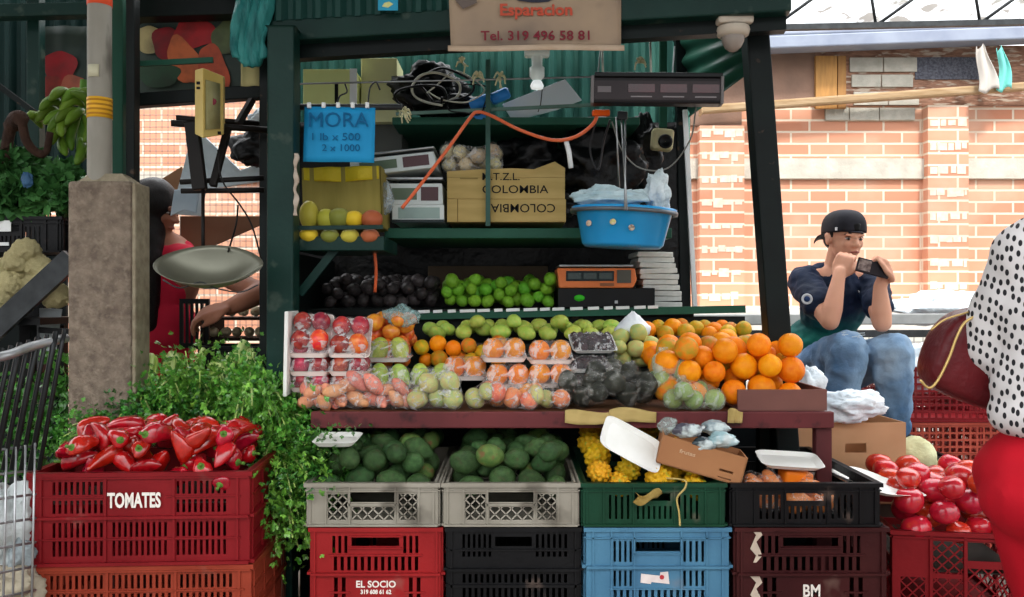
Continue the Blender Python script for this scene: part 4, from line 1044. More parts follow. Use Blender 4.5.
def aim(p, q, roll=0):
    d = (Vector(q)-Vector(p)); return d.to_track_quat('Z', 'Y').to_euler()
bs = [ # base px,py,Y -> tip px,py,Y , scale, text
 (152, 372, 3.0, 118, 440, 2.84, 1.0, 'pale stalks up, at the left end beside the concrete pillar'),
 (185, 372, 3.02, 150, 440, 2.78, 1.0, 'second from the pillar, leaves falling behind the peppers'),
 (205, 350, 3.05, 170, 420, 2.75, 1.0, 'highest on the left half of the heap'),
 (232, 356, 3.05, 215, 430, 2.72, 1.05, 'in the middle of the heap, stalk ends up'),
 (250, 352, 3.05, 250, 425, 2.72, 1.05, 'below the highest thin stalk of the heap'),
 (262, 372, 3.0, 280, 440, 2.70, 1.05, 'just left of the pale celery head'),
 (120, 420, 2.95, 98, 452, 2.85, .85, 'lowest at the left end against the pillar'),
 (135, 400, 2.95, 108, 425, 2.85, .8, 'small one leaning on the pillar'),
 (282, 412, 2.92, 304, 458, 2.62, .9, 'spilling right under the celery head'),
 (300, 440, 2.8, 336, 470, 2.50, .85, 'its pale leaves lying over the avocado crate rim'),
 (275, 430, 2.85, 300, 500, 2.55, 1.0, 'hanging down right of the pepper crate'),
 (282, 470, 2.72, 290, 540, 2.52, 1.0, 'lowest hanging one, beside the EL SOCIO crate'),
 (268, 440, 2.75, 276, 505, 2.62, 1.0, 'hanging close behind the pepper crate corner'),
 (190, 400, 2.9, 205, 450, 2.72, .95, 'low in the middle directly behind the peppers'),
 (150, 410, 2.9, 140, 450, 2.76, .9, 'low on the left directly behind the peppers'),
 (308, 455, 2.7, 312, 505, 2.50, .8, 'beside the grey crate corner'),
 (200, 440, 2.85, 195, 368, 2.86, 1.0, 'standing tips up in the left half of the heap'),
 (240, 440, 2.85, 238, 366, 2.86, 1.0, 'standing tips up in the right half of the heap'),
 (150, 450, 2.85, 128, 398, 2.86, 1.0, 'standing tips up nearest the pillar'),
 (170, 450, 2.85, 165, 385, 2.84, 1.0, 'standing tips up, second from the pillar'),
 (262, 450, 2.82, 268, 395, 2.8, .9, 'tips up below the pale celery head'),
]
for i, (a, b, Y, c_, d_, Y2, s, l) in enumerate(bs):
    if c_ < 250: Y2 = max(Y2, 2.90); Y = max(Y, 2.98)
    p, q = at(a, b, Y), at(c_, d_, Y2); t = thing('herb_bunch', 'leafy green herb bunch '+l, 'herbs', p, 0, 'herb bunches heaped behind the peppers', rot=aim(p, q))
    k = (q-p).length/.27*s; t.scale = (max(.85, s),)*2+(max(.8, k),)
    ob('stalks', BV[i % 3][0], STALK, t); ob('leaves', BV[i % 3][1], LEAF if i % 3 else LEAFD, t)
    if i == 0: pass
def celery(px, py, Y, qx, qy, Y2, label, r=.05, n=11, seed=1):
    p, q = at(px, py, Y), at(qx, qy, Y2); L = (q-p).length; rg = random.Random(seed)
    t = thing('celery_head', label, 'celery', p, 0, None, rot=aim(p, q)); m = MB()
    for k in range(n):
        a = 2.4*k; rr = r*math.sqrt((k+.5)/n); 
        pts = [V(rr*.55*math.cos(a), rr*.55*math.sin(a), 0), V(rr*1.0*math.cos(a), rr*math.sin(a), L*.25), V(rr*1.05*math.cos(a), rr*1.05*math.sin(a), L*.6), V(rr*1.6*math.cos(a), rr*1.6*math.sin(a), L*1.05)]
        m.tube(smoothpath(pts, 4), [.012, .0145, .015, .0148, .0145, .014, .0135, .013, .012, .011, .010, .008, .006][:13], 8)
    ob('stalks', m, STALK, t)
    lf = MB()
    for k in range(70):
        a = rg.uniform(0, 6.28); rr = r*rg.uniform(.8, 2.2); leaflet(lf, V(rr*math.cos(a), rr*math.sin(a), L*rg.uniform(.75, 1.25)), V(math.cos(a), math.sin(a), .8), V(rg.gauss(0, 1), rg.gauss(0, 1), 1), .03, rg)
    ob('leaves', lf, LEAF, t)
celery(277, 374, 3.0, 291, 432, 2.80, 'large pale green celery head, base up, at the right end of the herb heap', .055, 14, 3)
celery(150, 356, 3.05, 142, 400, 2.95, 'narrow pale celery stalks standing by the pillar', .022, 6, 5)
celery(172, 356, 3.08, 178, 400, 2.95, 'yellowish celery stalks second from the pillar', .028, 7, 6)
celery(246, 342, 3.05, 226, 380, 3.0, 'thin split celery stalk sticking up highest from the heap', .016, 4, 7)
celery(216, 364, 3.02, 232, 396, 2.9, 'yellow-green celery stalks in the middle of the heap', .035, 8, 8)
# what the heap lies on
crate('dark brown crate stack hidden under the herbs, upper one', BRNC, .56, .36, .256, (at(190, 0, 2.95).x, 3.0, .53), 'handle', 'handle')
crate('dark brown crate under the herbs, on the ground', BRNC, .56, .36, .256, (at(190, 0, 2.95).x, 3.0, .262), 'handle', 'handle')
tag(ob('timber_post', MB().bar(V(at(277, 0, 2.75).x, 2.75, 0), V(at(277, 0, 2.75).x, 2.75, .62), .045, .04), mat('leg_wood', '5A3A30', '6A463A', rough=.8, scale=8)), 'reddish-brown timber post standing between the pepper crate and EL SOCIO crate', 'post')
# ------------------------------------------------------------------ foam tray, boxes and bags on the crates
def platter(px, py, Y, w, d, rot, label, m=FOAM):
    q = MB(); n = 24; vs = []
    for (s, z) in ((.82, 0), (1, .014), (1.02, .014), (.96, .011), (.8, .003)):
        for k in range(n):
            a = 2*PI*k/n; x = math.copysign(abs(math.cos(a))**.35, math.cos(a)); y = math.copysign(abs(math.sin(a))**.35, math.sin(a)); vs.append((x*w/2*s, y*d/2*s, z))
    fs = [tuple(range(n-1, -1, -1))]+[(i*n+k, i*n+(k+1) % n, (i+1)*n+(k+1) % n, (i+1)*n+k) for i in range(4) for k in range(n)]+[tuple(4*n+k for k in range(n))]
    return tag(ob('foam_tray', q.add(vs, fs), m, loc=at(px, py, Y), rot=rot, bev=0), label, 'tray')
platter(630, 446, 2.53, .20, .12, (.85, .50, .1), 'empty white foam tray tilted on the yellow dragon fruit')
platter(338, 442, 2.56, .13, .16, (.05, 0, 0), 'white foam tray lying over the avocados at the left end')
platter(870, 484, 2.72, .2, .30, (.12, .12, .4), 'flat white foam lid beside the lattice crate tomatoes')
platter(789, 463, 2.62, .19, .13, (.2, .05, -.05), 'white foam tray over bagged orange vegetables in the black crate')
def openbox(name, label, w, d, h, loc, rot, m, holes=None, inner=None, t_=.004, cat='box', flaps=False):
    t = thing(name, label, cat, loc, rot=rot)
    for i, (a, b) in enumerate(((w, d), (w, d), (d, w), (d, w))):
        M = Matrix.Rotation((0, PI, PI/2, -PI/2)[i], 4, 'Z') @ Matrix.Translation((0, -b/2, 0))
        q = MB().panel(a-.001, h, t_, [tuple(v) for v in (holes or {}).get(i, [])], x0=-a/2); q.v = [M @ v for v in q.v]
        ob('side_wall', q, m, t)
    ob('box_base', MB().box((-w/2, -d/2, 0), (w/2, d/2, .004)), m, t)
    return t
BX = openbox('cardboard_box', 'small open cardboard box tilted on the green crate, holding wrapped vegetables', .25, .15, .085, at(700, 470, 2.50)+V(0, .06, -.01), (.0, .26, -.12), mat('card_brown', '9A6A48', 'A87650', rough=.85, scale=5), holes={0: [(.055, .028, .095, .035), (.055, .008, .095, .012)]})
text('printed_lettering', 'frutas', .016, mat('card_print', 'C8A888', rough=.8), BX, (-.045, -.0765, .052), sx=1.3, bold=.0003)
for i, (x, y, r_, c1, l) in enumerate(((688, 430, .035, '4A4854', 'wrapped dark vegetable pack at the left in the tilted box'), (714, 428, .034, '8A9AA0', 'pale wrapped pack at the back of the tilted box'), (722, 440, .034, '9ABAC0', 'light teal wrapped pack at the front of the tilted box'), (704, 444, .03, '3E4A50', 'dark green wrapped pack in the middle of the tilted box'))):
    crumple('wrapped_pack', at(x, y, 2.50+.05*(i == 1)), r_, mat('pack_'+c1, c1, 'C8D4D4', rough=.2, scale=18, bump=.8, bscale=30, contrast=(.5, .62)), l, 'pack', seed=i+5, sq=(1.25, .8, .6))
crumple('wrapped_pack', at(668, 426, 2.58), .03, film_mat('pack_clear', 'B8C8C4', dens=.3, gl=.4), 'clear crumpled film pack at the left corner of the tilted box', 'pack', seed=15, sq=(1, .8, .8))
# black tray: bags of orange-fleshed vegetables
P_SL = protos('carrot', 'carrot', lambda o: avo(o, 2.2), mat('carrot_skin', 'E08038', 'E8985A', rough=.5, scale=2, rnd=.1), 2)
cx3 = CR['top3'].location.x
bag(V(cx3-.1, 2.60, .61), .16, .1, .22, 'crinkled clear bag of orange carrots in the low black crate', P_SL, .03, 12, BAGF, 'orange carrot in the crinkled bag in the black crate', 31, br=1.2)
bag(V(cx3+.03, 2.56, .605), .13, .09, .12, 'second clear bag of carrots behind the slots of the black crate', P_SL, .03, 7, BAGF, 'orange carrot in the second bag in the black crate', 32, br=1.2)
crumple('plastic_bag', V(cx3+.14, 2.60, .64), .04, BLACKBAG, 'black plastic bag in the right part of the low black crate', seed=9)
tag(ob('orange_pack', MB().cbox((0, 0, 0), (.09, .07, .05)), mat('orange_pack', 'E07A1C', rough=.4), loc=at(795, 478, 2.62), rot=(0, .1, .1), bev=.01), 'bright orange pack under the foam tray in the low black crate', 'pack')
# straw-coloured cord hanging over the green crate
tag(ob('frayed_cord', MB().tube(smoothpath([at(662, 478, 2.50), at(684, 480, 2.448), at(685, 488, 2.444), at(677, 498, 2.446), at(679, 512, 2.444), at(680, 526, 2.440)], 5), .0028, 6), mat('straw', 'B09A58', 'C8B070', rough=.8, scale=30)), 'straw-coloured cord hanging over the front of the green crate', 'cord')
tag(ob('dry_leaf', MB().sheet(lambda u, v: at(635+24*u+3*math.sin(v*4), 492+(10*v-8*(u-.5)**2*0)+4*math.sin(u*5), 2.443-.01*math.sin(u*3)), 10, 6, thick=.001), mat('dry_leaf', 'A08A50', '8A7038', rough=.8, scale=40)), 'dry tan leaf caught on the green crate wall', 'leaf')
# right-hand cardboard box and white bags behind the table end
CB = openbox('cardboard_box', 'large cardboard box with oval hand holes standing behind the black crate', .42, .3, .30, V(at(848, 0, 3.12).x, 3.27, at(0, 472, 3.12).z-.12), (0, 0, .06), mat('card_box', 'B08662', 'C09672', rough=.85, scale=4),
             holes={0: [(-.02, .19, .06, .225), (.10, .10, .15, .12)]})
tag(ob('wooden_stool', MB().box((-.2, -.13, 0), (.2, .13, at(0, 472, 3.12).z-.122)), mat('stool', '4A4038', rough=.8), loc=(at(848, 0, 3.12).x, 3.27, 0)), 'plain wooden block under the large cardboard box', 'block')
def softbag(px, py, Y, r, sq, seed, label, m=None): return crumple('plastic_bag', at(px, py, Y), r, m or WBT, label, seed=seed, sq=sq, n=56, amp=.5)
WBT = mat('white_thin_bag', 'C4D2DC', 'E8F0F4', rough=.3, scale=10, bump=1, bscale=24)
softbag(850, 405, 3.12, .085, (1.35, .8, .62), 21, 'bluish-white plastic bag lying on the large cardboard box')
softbag(806, 388, 3.1, .07, (.8, .6, 1.1), 22, 'thin white plastic bag hanging left of the seated man')
softbag(812, 400, 3.2, .06, (1.4, .8, .6), 23, 'white plastic bag on the box by the table end')
softbag(910, 365, 4.3, .12, (1.5, .7, .9), 24, 'whitish bundle against the railing right of the seated man')
softbag(960, 308, 5.0, .16, (2.2, .6, .55), 25, 'bright white sack slumped behind the railing')
crumple('cabbage', at(914, 458, 3.35), .085, mat('cabbage_skin', 'B8B48A', 'C8C8A0', rough=.7, scale=12, bump=.5), 'round pale cabbage beside the large cardboard box', 'cabbage', seed=31, amp=.15)
# red crates behind, at the right
for i, (px, y0, Y, m, l, rz) in enumerate(((950, 478, 3.9, ORGC, 'orange-red crate at the bottom of the stack behind the tomatoes', 0), (950, 478-.256/U(3.9)*1.0, 3.9, RED1, 'maroon crate on the stack right of the seated man', 0))):
    crate(l, m, .5, .4, .254, V(at(px, 0, Y).x, Y+.2, at(0, y0, Y).z), 'grid', 'grid', rz)
z0 = at(0, 478, 3.9).z
crate('orange-red crate on the ground at the foot of the stack', ORGC, .5, .4, max(.2, z0-.004), V(at(950, 0, 3.9).x, 4.1, .002), 'grid', 'grid')
crate('maroon crate behind the handbag, beside the railing', RED1, .5, .35, .24, V(at(985, 0, 4.35).x, 4.45, at(0, 395, 4.35).z), 'grid', 'grid', .15)
crate('lower maroon crate behind the handbag', RED1, .5, .35, at(0, 395, 4.35).z-.004, V(at(985, 0, 4.35).x, 4.45, .002), 'grid', 'grid', .15)

# ------------------------------------------------------------------ things on the stall's shelves
def boxy(name, label, cat, px0, px1, py0, py1, Y, d, m, rot=(0, 0, 0), bev=.003):
    w = (px1-px0)*U(Y); h = (py1-py0)*U(Y); t = thing(name, label, cat, at((px0+px1)/2, py1, Y)+V(0, d/2, 0), rot=rot); 
    ob('body', MB().box((-w/2, -d/2, 0), (w/2, d/2, h)), m, t, bev=bev); return t, w, h, d
# stacked printed boxes
t, w, h, d = boxy('cardboard_box', 'flattened tan box with upside-down COLOMBIA print, lower of the two', 'box', 447, 566, 199, 222, 3.3, .3, CARD2)
text('printed_lettering', 'COLOMBIA', .047, BLACK, t, (.065, -d/2-.001, h*.62), rot=(PI/2, PI, 0), sx=1.05, bold=.0002)
ob('box_seam', MB().box((-w/2+.04, -d/2-.001, 0), (-w/2+.043, -d/2, h)), mat('seam', '6E5C34', rough=.9), t)
t, w, h, d = boxy('cardboard_box', 'tan box printed M.T.Z.L. COLOMBIA with torn open top, upper of two', 'box', 447, 565, 177, 199, 3.3, .3, CARD2)
ob('torn_flap', MB().prism([(-w/2, h), (w/2, h), (w/2, h+.035), (w/2-.04, h+.06), (w/2-.12, h+.03), (w*.05, h+.034), (-.1, h+.03), (-w/2, h+.022)], .005), CARD2, t, loc=(0, -d/2, 0))
text('printed_lettering', 'M.T.Z.L.', .040, BLACK, t, (-.02, -d/2-.001, h+.0), sx=1.1, bold=.0002)
text('printed_lettering', 'COLOMBIA', .044, BLACK, t, (.035, -d/2-.001, h*.42), sx=1.15, bold=.0002)
ob('side_print', MB().box((-w/2+.05, -d/2-.0012, h*.9), (-w/2+.12, -d/2, h*.97)), mat('faded_print', '8A7848', rough=.9), t)
# net bag of garlic on it
P_GA = protos('garlic_bulb', 'garlic', lambda o: lobed(o, 7, .05, .9), mat('garlic_skin', 'C8B890', 'D8CCA8', rough=.6, scale=4, rnd=.15, hue=.03), 2)
bag(at(472, 172, 3.42)+V(0, 0, -.01), .22, .1, .16, 'netted clear bag of garlic bulbs on top of the printed box', P_GA, .030, 22, BAGF, 'garlic bulb in the net bag on the printed box', 41)
# black bags
for (px, py, Y, r, sq, sd, l) in ((534, 160, 3.5, .11, (1.3, .7, .8), 51, 'black plastic bag behind the printed box'), (600, 160, 3.45, .13, (1.3, .7, 1.0), 52, 'large black plastic bag hanging above the blue tub'),
        (430, 92, 3.5, .12, (1.1, .7, .8), 53, 'black plastic bag in the tangle on the top shelf'), (560, 205, 3.45, .07, (1.1, .7, .8), 54, 'black bag between the printed boxes and the blue tub'), (460, 105, 3.45, .07, (1.5, .8, .6), 55, 'small grey-black bag at the foot of the top shelf tangle'),
        (645, 150, 3.6, .09, (.8, .6, 1.4), 56, 'black bag hanging behind the beige siren')):
    crumple('plastic_bag', at(px, py, Y), r, BLACKBAG, l, seed=sd, sq=sq, n=48, amp=.5)
# wires coiled on the top shelf
WG = mat('wire_grey', 'A8A89C', 'C8C8B8', rough=.6, scale=20)
rg = random.Random(77)
for k in range(5):
    cx_, cy_ = 420+k*12, 92+rg.uniform(-6, 8); pts = [at(cx_+rg.uniform(18, 30)*math.cos(t*.8+k), cy_+rg.uniform(10, 20)*math.sin(t*.8+k), 3.3+.03*math.sin(t)) for t in range(9)]
    tag(ob('coiled_cable', MB().tube(smoothpath(pts, 5), .005 if k < 3 else .003, 6), (BLACKP, WG, BLACKP, WG, BLACKP)[k]), '%s cable loop tangled on the top shelf, %s from the left' % (('black', 'pale grey')[k % 2], ORD[k]), 'cable')
def knot(px, py, Y, seed, label):
    rg = random.Random(seed); m = MB()
    for k in range(7):
        a = rg.uniform(0, 6.28); b = rg.uniform(-.6, .6)
        m.tube(smoothpath([at(px, py, Y), at(px+4*math.cos(a), py+5*math.sin(a), Y-.02), at(px+6*math.cos(a+b), py+8*math.sin(a+b)+4, Y)], 4), [.0045]*5+[.003]*4, 5)
    tag(ob('knotted_strip', m, mat('straw_plastic', 'B8B490', 'CCC8A4', rough=.6, scale=20)), label, 'strip')
knot(462, 62, 3.1, 1, 'pale plastic strip knotted on the rod, near the banner'); knot(478, 76, 3.1, 2, 'pale plastic knot on the rod above the blue rolls'); knot(500, 76, 3.1, 3, 'pale plastic knot on the rod right of the blue rolls')
knot(405, 112, 3.02, 4, 'pale string knot at the end of the short rod'); knot(640, 62, 3.2, 5, 'pale strip tied near the hanging display')
tag(ob('hook', MB().tube(smoothpath([at(345, 84, 3.06), at(347, 92, 3.05), at(340, 96, 3.05), at(337, 104, 3.05)], 5), .003, 6), DSTEEL), 'small dark wire hook on the rod before the left yellow carton', 'hook')
tag(ob('hook', MB().tube(smoothpath([at(380, 90, 3.06), at(376, 82, 3.05), at(370, 88, 3.05), at(368, 104, 3.05)], 5), .003, 6), DSTEEL), 'dark wire hook on the rod before the tall yellow carton', 'hook')
# pale yellow cartons
YC = mat('pale_yellow_carton', 'CCD48A', 'D6DE98', rough=.6, scale=3); YC2 = mat('cream_carton', 'DCDAA4', 'E4E2B0', rough=.6, scale=3)
t, w, h, d = boxy('yellow_carton', 'wide pale green-yellow carton at the upper left of the stall', 'carton', 303, 355, 69, 108, 3.4, .2, YC)
ob('carton_edge', MB().box((w/2-.02, -d/2-.006, 0), (w/2+.008, -d/2, h)), WHITE, t); ob('dark_slot', MB().box((-.002+w*.12, -d/2-.002, .02), (.012+w*.12, -d/2, .10)), BLACK, t)
boxy('yellow_carton', 'tall cream carton right of the green-yellow carton', 'carton', 361, 397, 58, 122, 3.5, .2, YC2)
t, w, h, d = boxy('dark_tray', 'dark grey tray under the cream carton', 'tray', 352, 402, 121, 152, 3.55, .22, mat('grey_tray', '4A4C48', '565854', rough=.6, scale=4))
# handwritten sign
T = thing('handwritten_sign', 'bright blue handwritten MORA sign hanging from the short rod', 'sign', at(338.5, 134, 2.93)); u = U(2.93)
ob('sign_sheet', MB().sheet(lambda a, b: V(71*u*(a-.5)+.004*b, .005*math.sin(a*7+b*2), 55*u*(b-.5)-.004*a), 14, 8, thick=.002), mat('sign_blue', '1C8AC0', '2496CC', rough=.6, scale=4), T)
INK = mat('ink_navy', '125E8C', rough=.7)
text('handwriting', 'MORA', .072, INK, T, (0, -.008, .045), sx=1.02); text('handwriting', '1 lb x 500', .036, INK, T, (-.01, -.008, -.012), sx=1.2); text('handwriting', '2 x 1000', .034, INK, T, (.01, -.008, -.05), sx=1.1)
for k in range(5): ob('clip', MB().cbox(((k-2)*.05, -.004, .098), (.012, .012, .018)), WHITE, T)
# cardboard box behind the fruit shelf, yellow bag inside it
t = openbox('cardboard_box', 'olive cardboard box standing on its side on the small shelf', 79*U(3.15), .2, 62*U(3.15), at(343, 229, 3.15)+V(0, .1, 0), (0, -.03, 0), mat('card_olive', '8A7E40', '9A8C4A', rough=.9, scale=4, stretch=(8, 1, 1)))
ob('yellow_plastic', MB().sheet(lambda a, b: V((a-.5)*75*U(3.15), -.104+.008*math.sin(a*15), 62*U(3.15)-.035*b-.02*math.sin(a*2+.5)*b), 24, 5, thick=.003), mat('yellow_plastic', 'C8B020', 'D8C030', rough=.4, scale=10, bump=.5), t)
tag(ob('foam_offcut', MB().sheet(lambda a, b: at(289+9*a+1.5*math.sin(b*19), 153+63*b, 2.87)+V(0, .004*math.sin(b*30), 0), 3, 30, thick=.008), mat('dirty_foam', 'B8A898', 'C8BCAE', rough=.9, scale=20)), 'strip of dirty pink-white foam on the left green post', 'foam')
# fruit on the small shelf: top rail and below
FM = [mat('guava_'+c_, c_, c2, rough=.4, scale=2, rnd=.1) for c_, c2 in (('B0A840', 'C8B84A'), ('A8A83C', 'C8C048'), ('7A8038', '8E8A40'), ('E0B820', 'E8C838'), ('A85A3A', 'B87048'))]
SN = ['tall yellow-green passion fruit, first on the small shelf under the blue sign', 'ring-topped yellow-green passion fruit, second on the small shelf', 'olive green passion fruit, third on the small shelf', 'bright yellow passion fruit, fourth on the small shelf', 'reddish passion fruit, last on the small shelf']
for i, (x, y, rx, rz_) in enumerate(((308, 215, 10, 15), (325, 219, 10, 11), (338, 218, 12, 11), (353, 219, 10, 9), (371, 219, 11, 10))):
    tag(ob('passion_fruit', MB().ball(lambda d: 1+nz(d, 1.4, .06, i), 18, 12, sc=(rx*U(3.02), rx*U(3.02), rz_*U(3.02))), FM[i], loc=at(x, y, 3.04)+V(0, .02, 0)), SN[i], 'fruit')
for i, (x, y, c_) in enumerate(((309, 237, 3), (330, 238, 2), (350, 238, 0), (370, 238, 4))):
    tag(ob('passion_fruit', MB().ball(lambda d: 1+nz(d, 1.4, .06, i+5), 18, 12, sc=(.033, .033, .026)), FM[c_], loc=at(x, y-2, 2.965)), ORD[i]+' passion fruit in the low row under the shelf lip', 'fruit')
# counter scales on the middle shelf
SCW = mat('scale_white', 'C8D2D2', 'D4DCDA', rough=.4, scale=5); SCD = mat('scale_dark', '1A2426', '222E30', rough=.35, scale=5)
def scale_(label, px0, px1, py0, py1, Y, rot=(0, 0, 0), panel=True):
    w = (px1-px0)*U(Y); h = (py1-py0)*U(Y); d = .26; t = thing('counter_scale', label, 'scale', at((px0+px1)/2, py1, Y)+V(0, d/2, 0), rot=rot)
    ob('body', MB().prism([(-w/2, 0), (w/2, 0), (w/2*.97, h*.75), (-w/2*.97, h*.75)], d), SCW, t, loc=(0, -d/2, 0), bev=.004)
    ob('display_panel', MB().box((-w*.38, -d/2-.003, h*.18), (w*.05, -d/2, h*.58)), mat('lcd', '5A6A58', '6A7A66', rough=.3), t)
    ob('keypad', MB().box((w*.12, -d/2-.003, h*.15), (w*.42, -d/2, h*.62)), mat('keypad_dark', '5A4448', rough=.5), t)
    ob('weighing_plate', MB().box((-w*.5, -d/2-.01, h*.86), (w*.5, d/2, h*.96)), STEEL, t, bev=.003); ob('plate_support', MB().box((-w*.3, -d*.3, h*.7), (w*.3, d*.3, h*.88)), SCD, t)
    return t
scale_('white counter scale with grey display, in the middle of three stacked', 385, 443, 176, 205, 3.3)
t, w, h, d = boxy('counter_scale', 'pale counter scale with frosted cover, lowest of the three stacked', 'scale', 392, 444, 205, 222, 3.3, .26, SCW); ob('frosted_cover', MB().box((-w*.38, -d/2-.003, h*.2), (w*.42, -d/2, h*.85)), mat('frost', '8AA09C', '9AB0AA', rough=.4, scale=9), t)
ob('feet_bar', MB().box((-w*.5, -d/2-.004, -.002), (w*.5, -d/2+.02, h*.14)), SCD, t)
t = scale_('black and white scale tilted up above the other two, top of three', 350, 437, 150, 172, 3.25, (0, -.11, 0)); 
# thin bag beside the scales
crumple('plastic_bag', at(386, 198, 3.2), .035, film_mat('clear_grey', 'A8B8C0', dens=.3, gl=.4), 'thin clear bag between the olive box and the stacked scales', seed=61, sq=(.8, .6, 1.6))
# foam board, blue rolls
t = thing('foam_sheet', 'bent white foam board lying on the top shelf', 'board', at(543, 100, 3.4))
q = MB().prism([((x-543)*U(3.4), (100-y)*U(3.4)) for x, y in ((502, 104), (565, 79), (582, 100), (556, 110), (513, 121))], .012); ob('board', q, mat('foam_blueish', 'DCE6EE', 'E8F0F4', rough=.6, scale=3), t, bev=.002)
ob('string', MB().tube([(0.0, -.01, .07), (-.01, -.012, -.02), (-.02, -.01, -.05)], .002, 5), BLACK, t)
BR = mat('blue_roll', '2A7AC8', '3A8CD8', rough=.35, scale=12, bump=.4)
for i, (p, q_, l) in enumerate(((at(470, 106, 3.33), at(489, 99, 3.33), 'left blue plastic roll on the top shelf rail'), (at(491, 100, 3.33), at(509, 92, 3.33), 'right blue plastic roll on the top shelf rail'))):
    tag(ob('blue_roll', MB().tube([p, p.lerp(q_, .1), p.lerp(q_, .9), q_], [.018, .024, .024, .018], 12), BR), l, 'roll')
crumple('plastic_bag', at(481, 116, 3.36), .022, BR, 'small crumpled blue bag under the blue rolls', seed=63, sq=(1.6, .7, .7))
# hanging lamp
t = thing('hanging_lamp', 'white compact lamp hanging from its cap below the banner', 'lamp', at(537, 52, 2.95)); WL = mat('lamp_white', 'D4E2DE', 'E0ECE8', rough=.35)
ob('lamp_cap', MB().cbox((0, 0, 0), (.088, .05, .034)), WL, t, bev=.008); ob('lamp_neck', MB().lathe([(.02, -.017), (.018, -.05), (.026, -.055), (.026, -.085), (.014, -.10)], 14), WL, t)
ob('lamp_tube', MB().lathe([(.014, -.1), (.02, -.108), (.024, -.118), (.02, -.128), (.004, -.132)], 14), mat('lamp_glass', 'E8F0F0', rough=.2, emit=.3), t); ob('hanging_wire', MB().tube([(0, 0, .01), (-.01, 0, .12)], .003, 5), BLACKP, t)
# long display box
t = thing('hanging_display', 'long black electronic price display with three red readouts', 'display', at(656, 92, 2.86), rot=(0, .02, -.05)); w = 130*U(2.86); h = 26*U(2.86)
ob('housing', MB().cbox((0, 0, 0), (w, .06, h)), mat('display_black', '161214', '1E191B', rough=.4, scale=5), t, bev=.006); ob('top_cover', MB().cbox((.004, 0, h/2+.006), (w*.97, .07, .016)), BLACKP, t, bev=.003)
ob('face_plate', MB().cbox((.0, -.031, -.002), (w*.95, .003, h*.72)), mat('display_face', '2E282A', '383032', rough=.4, scale=5), t)
for k in range(3):
    o_ = ob('readout', MB().cbox(((k-.62)*.106+.014, -.0335, .004), (.088, .003, h*.32)), mat('readout_red', '300810', '420C14', rough=.2, scale=9), t)
    text('display_digits', ('0000', '0000', '0000')[k], .022, mat('digit_red', '7A1A22', rough=.3, emit=.2), o_, ((k-.62)*.106+.014, -.036, .004), sx=1.3) if 0 else None
    ob('button_row', MB().cbox(((k-.62)*.106+.014, -.0335, -h*.27), (.07, .002, .004)), mat('button_grey', '8A8486', rough=.5), t)
ob('logo_mark', MB().cbox((-w*.40, -.0335, .0), (.045, .002, .02)), mat('logo_grey', '6A6466', rough=.5), t)
for s in (-1, 1): ob('end_cap', MB().cbox((s*w*.49, -.012, 0), (.01, .05, h*1.05)), mat('cap_grey', '6E6A6A', rough=.5), t, bev=.002)
for x in (-w*.45, w*.12): ob('hanger', MB().tube([(x, 0, h/2), (x+.01, .02, .16)], .003, 5), STEEL, t)
# security camera
t = thing('dome_camera', 'beige dome camera on a box bracket at the top of the right post', 'camera', at(733, 22, 2.78)); BG = mat('beige_plastic', 'B8AC9C', 'C4B8A8', rough=.45, scale=5)
ob('bracket_box', MB().cbox((0, 0, .01), (.115, .09, .05)), BG, t, bev=.008); ob('collar', MB().lathe([(.052, -.018), (.055, -.03), (.050, -.045), (.038, -.05)], 20), BG, t)
ob('dome', MB().lathe([(.038, -.048), (.036, -.065), (.026, -.085), (.012, -.096), (.001, -.099)], 20), mat('dome_glass', '9A8E84', '8A8078', rough=.15), t)
# beige siren box
t = thing('siren_box', 'small beige speaker box with a round opening on the green upright', 'speaker', at(662, 140, 3.5)); ob('case', MB().cbox((0, 0, 0), (.088, .06, .088)), mat('case_beige', 'A8A27C', 'B4AE88', rough=.5), t, rot=(0, .1, 0), bev=.012)
ob('round_opening', MB().lathe([(.026, 0), (.03, .006), (.022, .008), (.018, .002), (.001, .001)], 16), BLACKP, t, loc=(.008, -.029, -.012), rot=(PI/2, 0, 0))
# orange extension cord
ORC = mat('cord_orange', 'D8643C', 'E0704A', rough=.4)
t = thing('extension_cord', 'orange extension cord looping from the scales up to its plug below the display', 'cord', at(475, 112, 3.15)); L0 = t.location.copy()
ob('cable', MB().tube(smoothpath([p-L0 for p in (at(402, 208, 3.05), at(418, 188, 3.08), at(447, 150, 3.12), at(470, 118, 3.15), at(478, 112, 3.15), at(492, 116, 3.15), at(520, 130, 3.12), at(552, 140, 3.08), at(575, 137, 3.03), at(592, 125, 3.0), at(598, 114, 2.98))], 6), .0065, 8), ORC, t)
ob('plug', MB().cbox(at(601, 113, 2.97)-L0, (.062, .025, .02)), mat('plug_orange', 'E85A14', rough=.4), t, bev=.005)
tag(ob('white_cord_end', MB().tube([at(566, 141, 3.06), at(569, 152, 3.06), at(571, 168, 3.06)], .009, 8), WHITE), 'short white tape end hanging from the orange cord', 'tape')
tag(ob('orange_cable', MB().tube(smoothpath([at(374, 248, 3.12), at(376, 270, 3.14), at(375, 292, 3.16)], 5), .006, 8), ORC), 'short orange cable hanging below the small fruit shelf', 'cable')
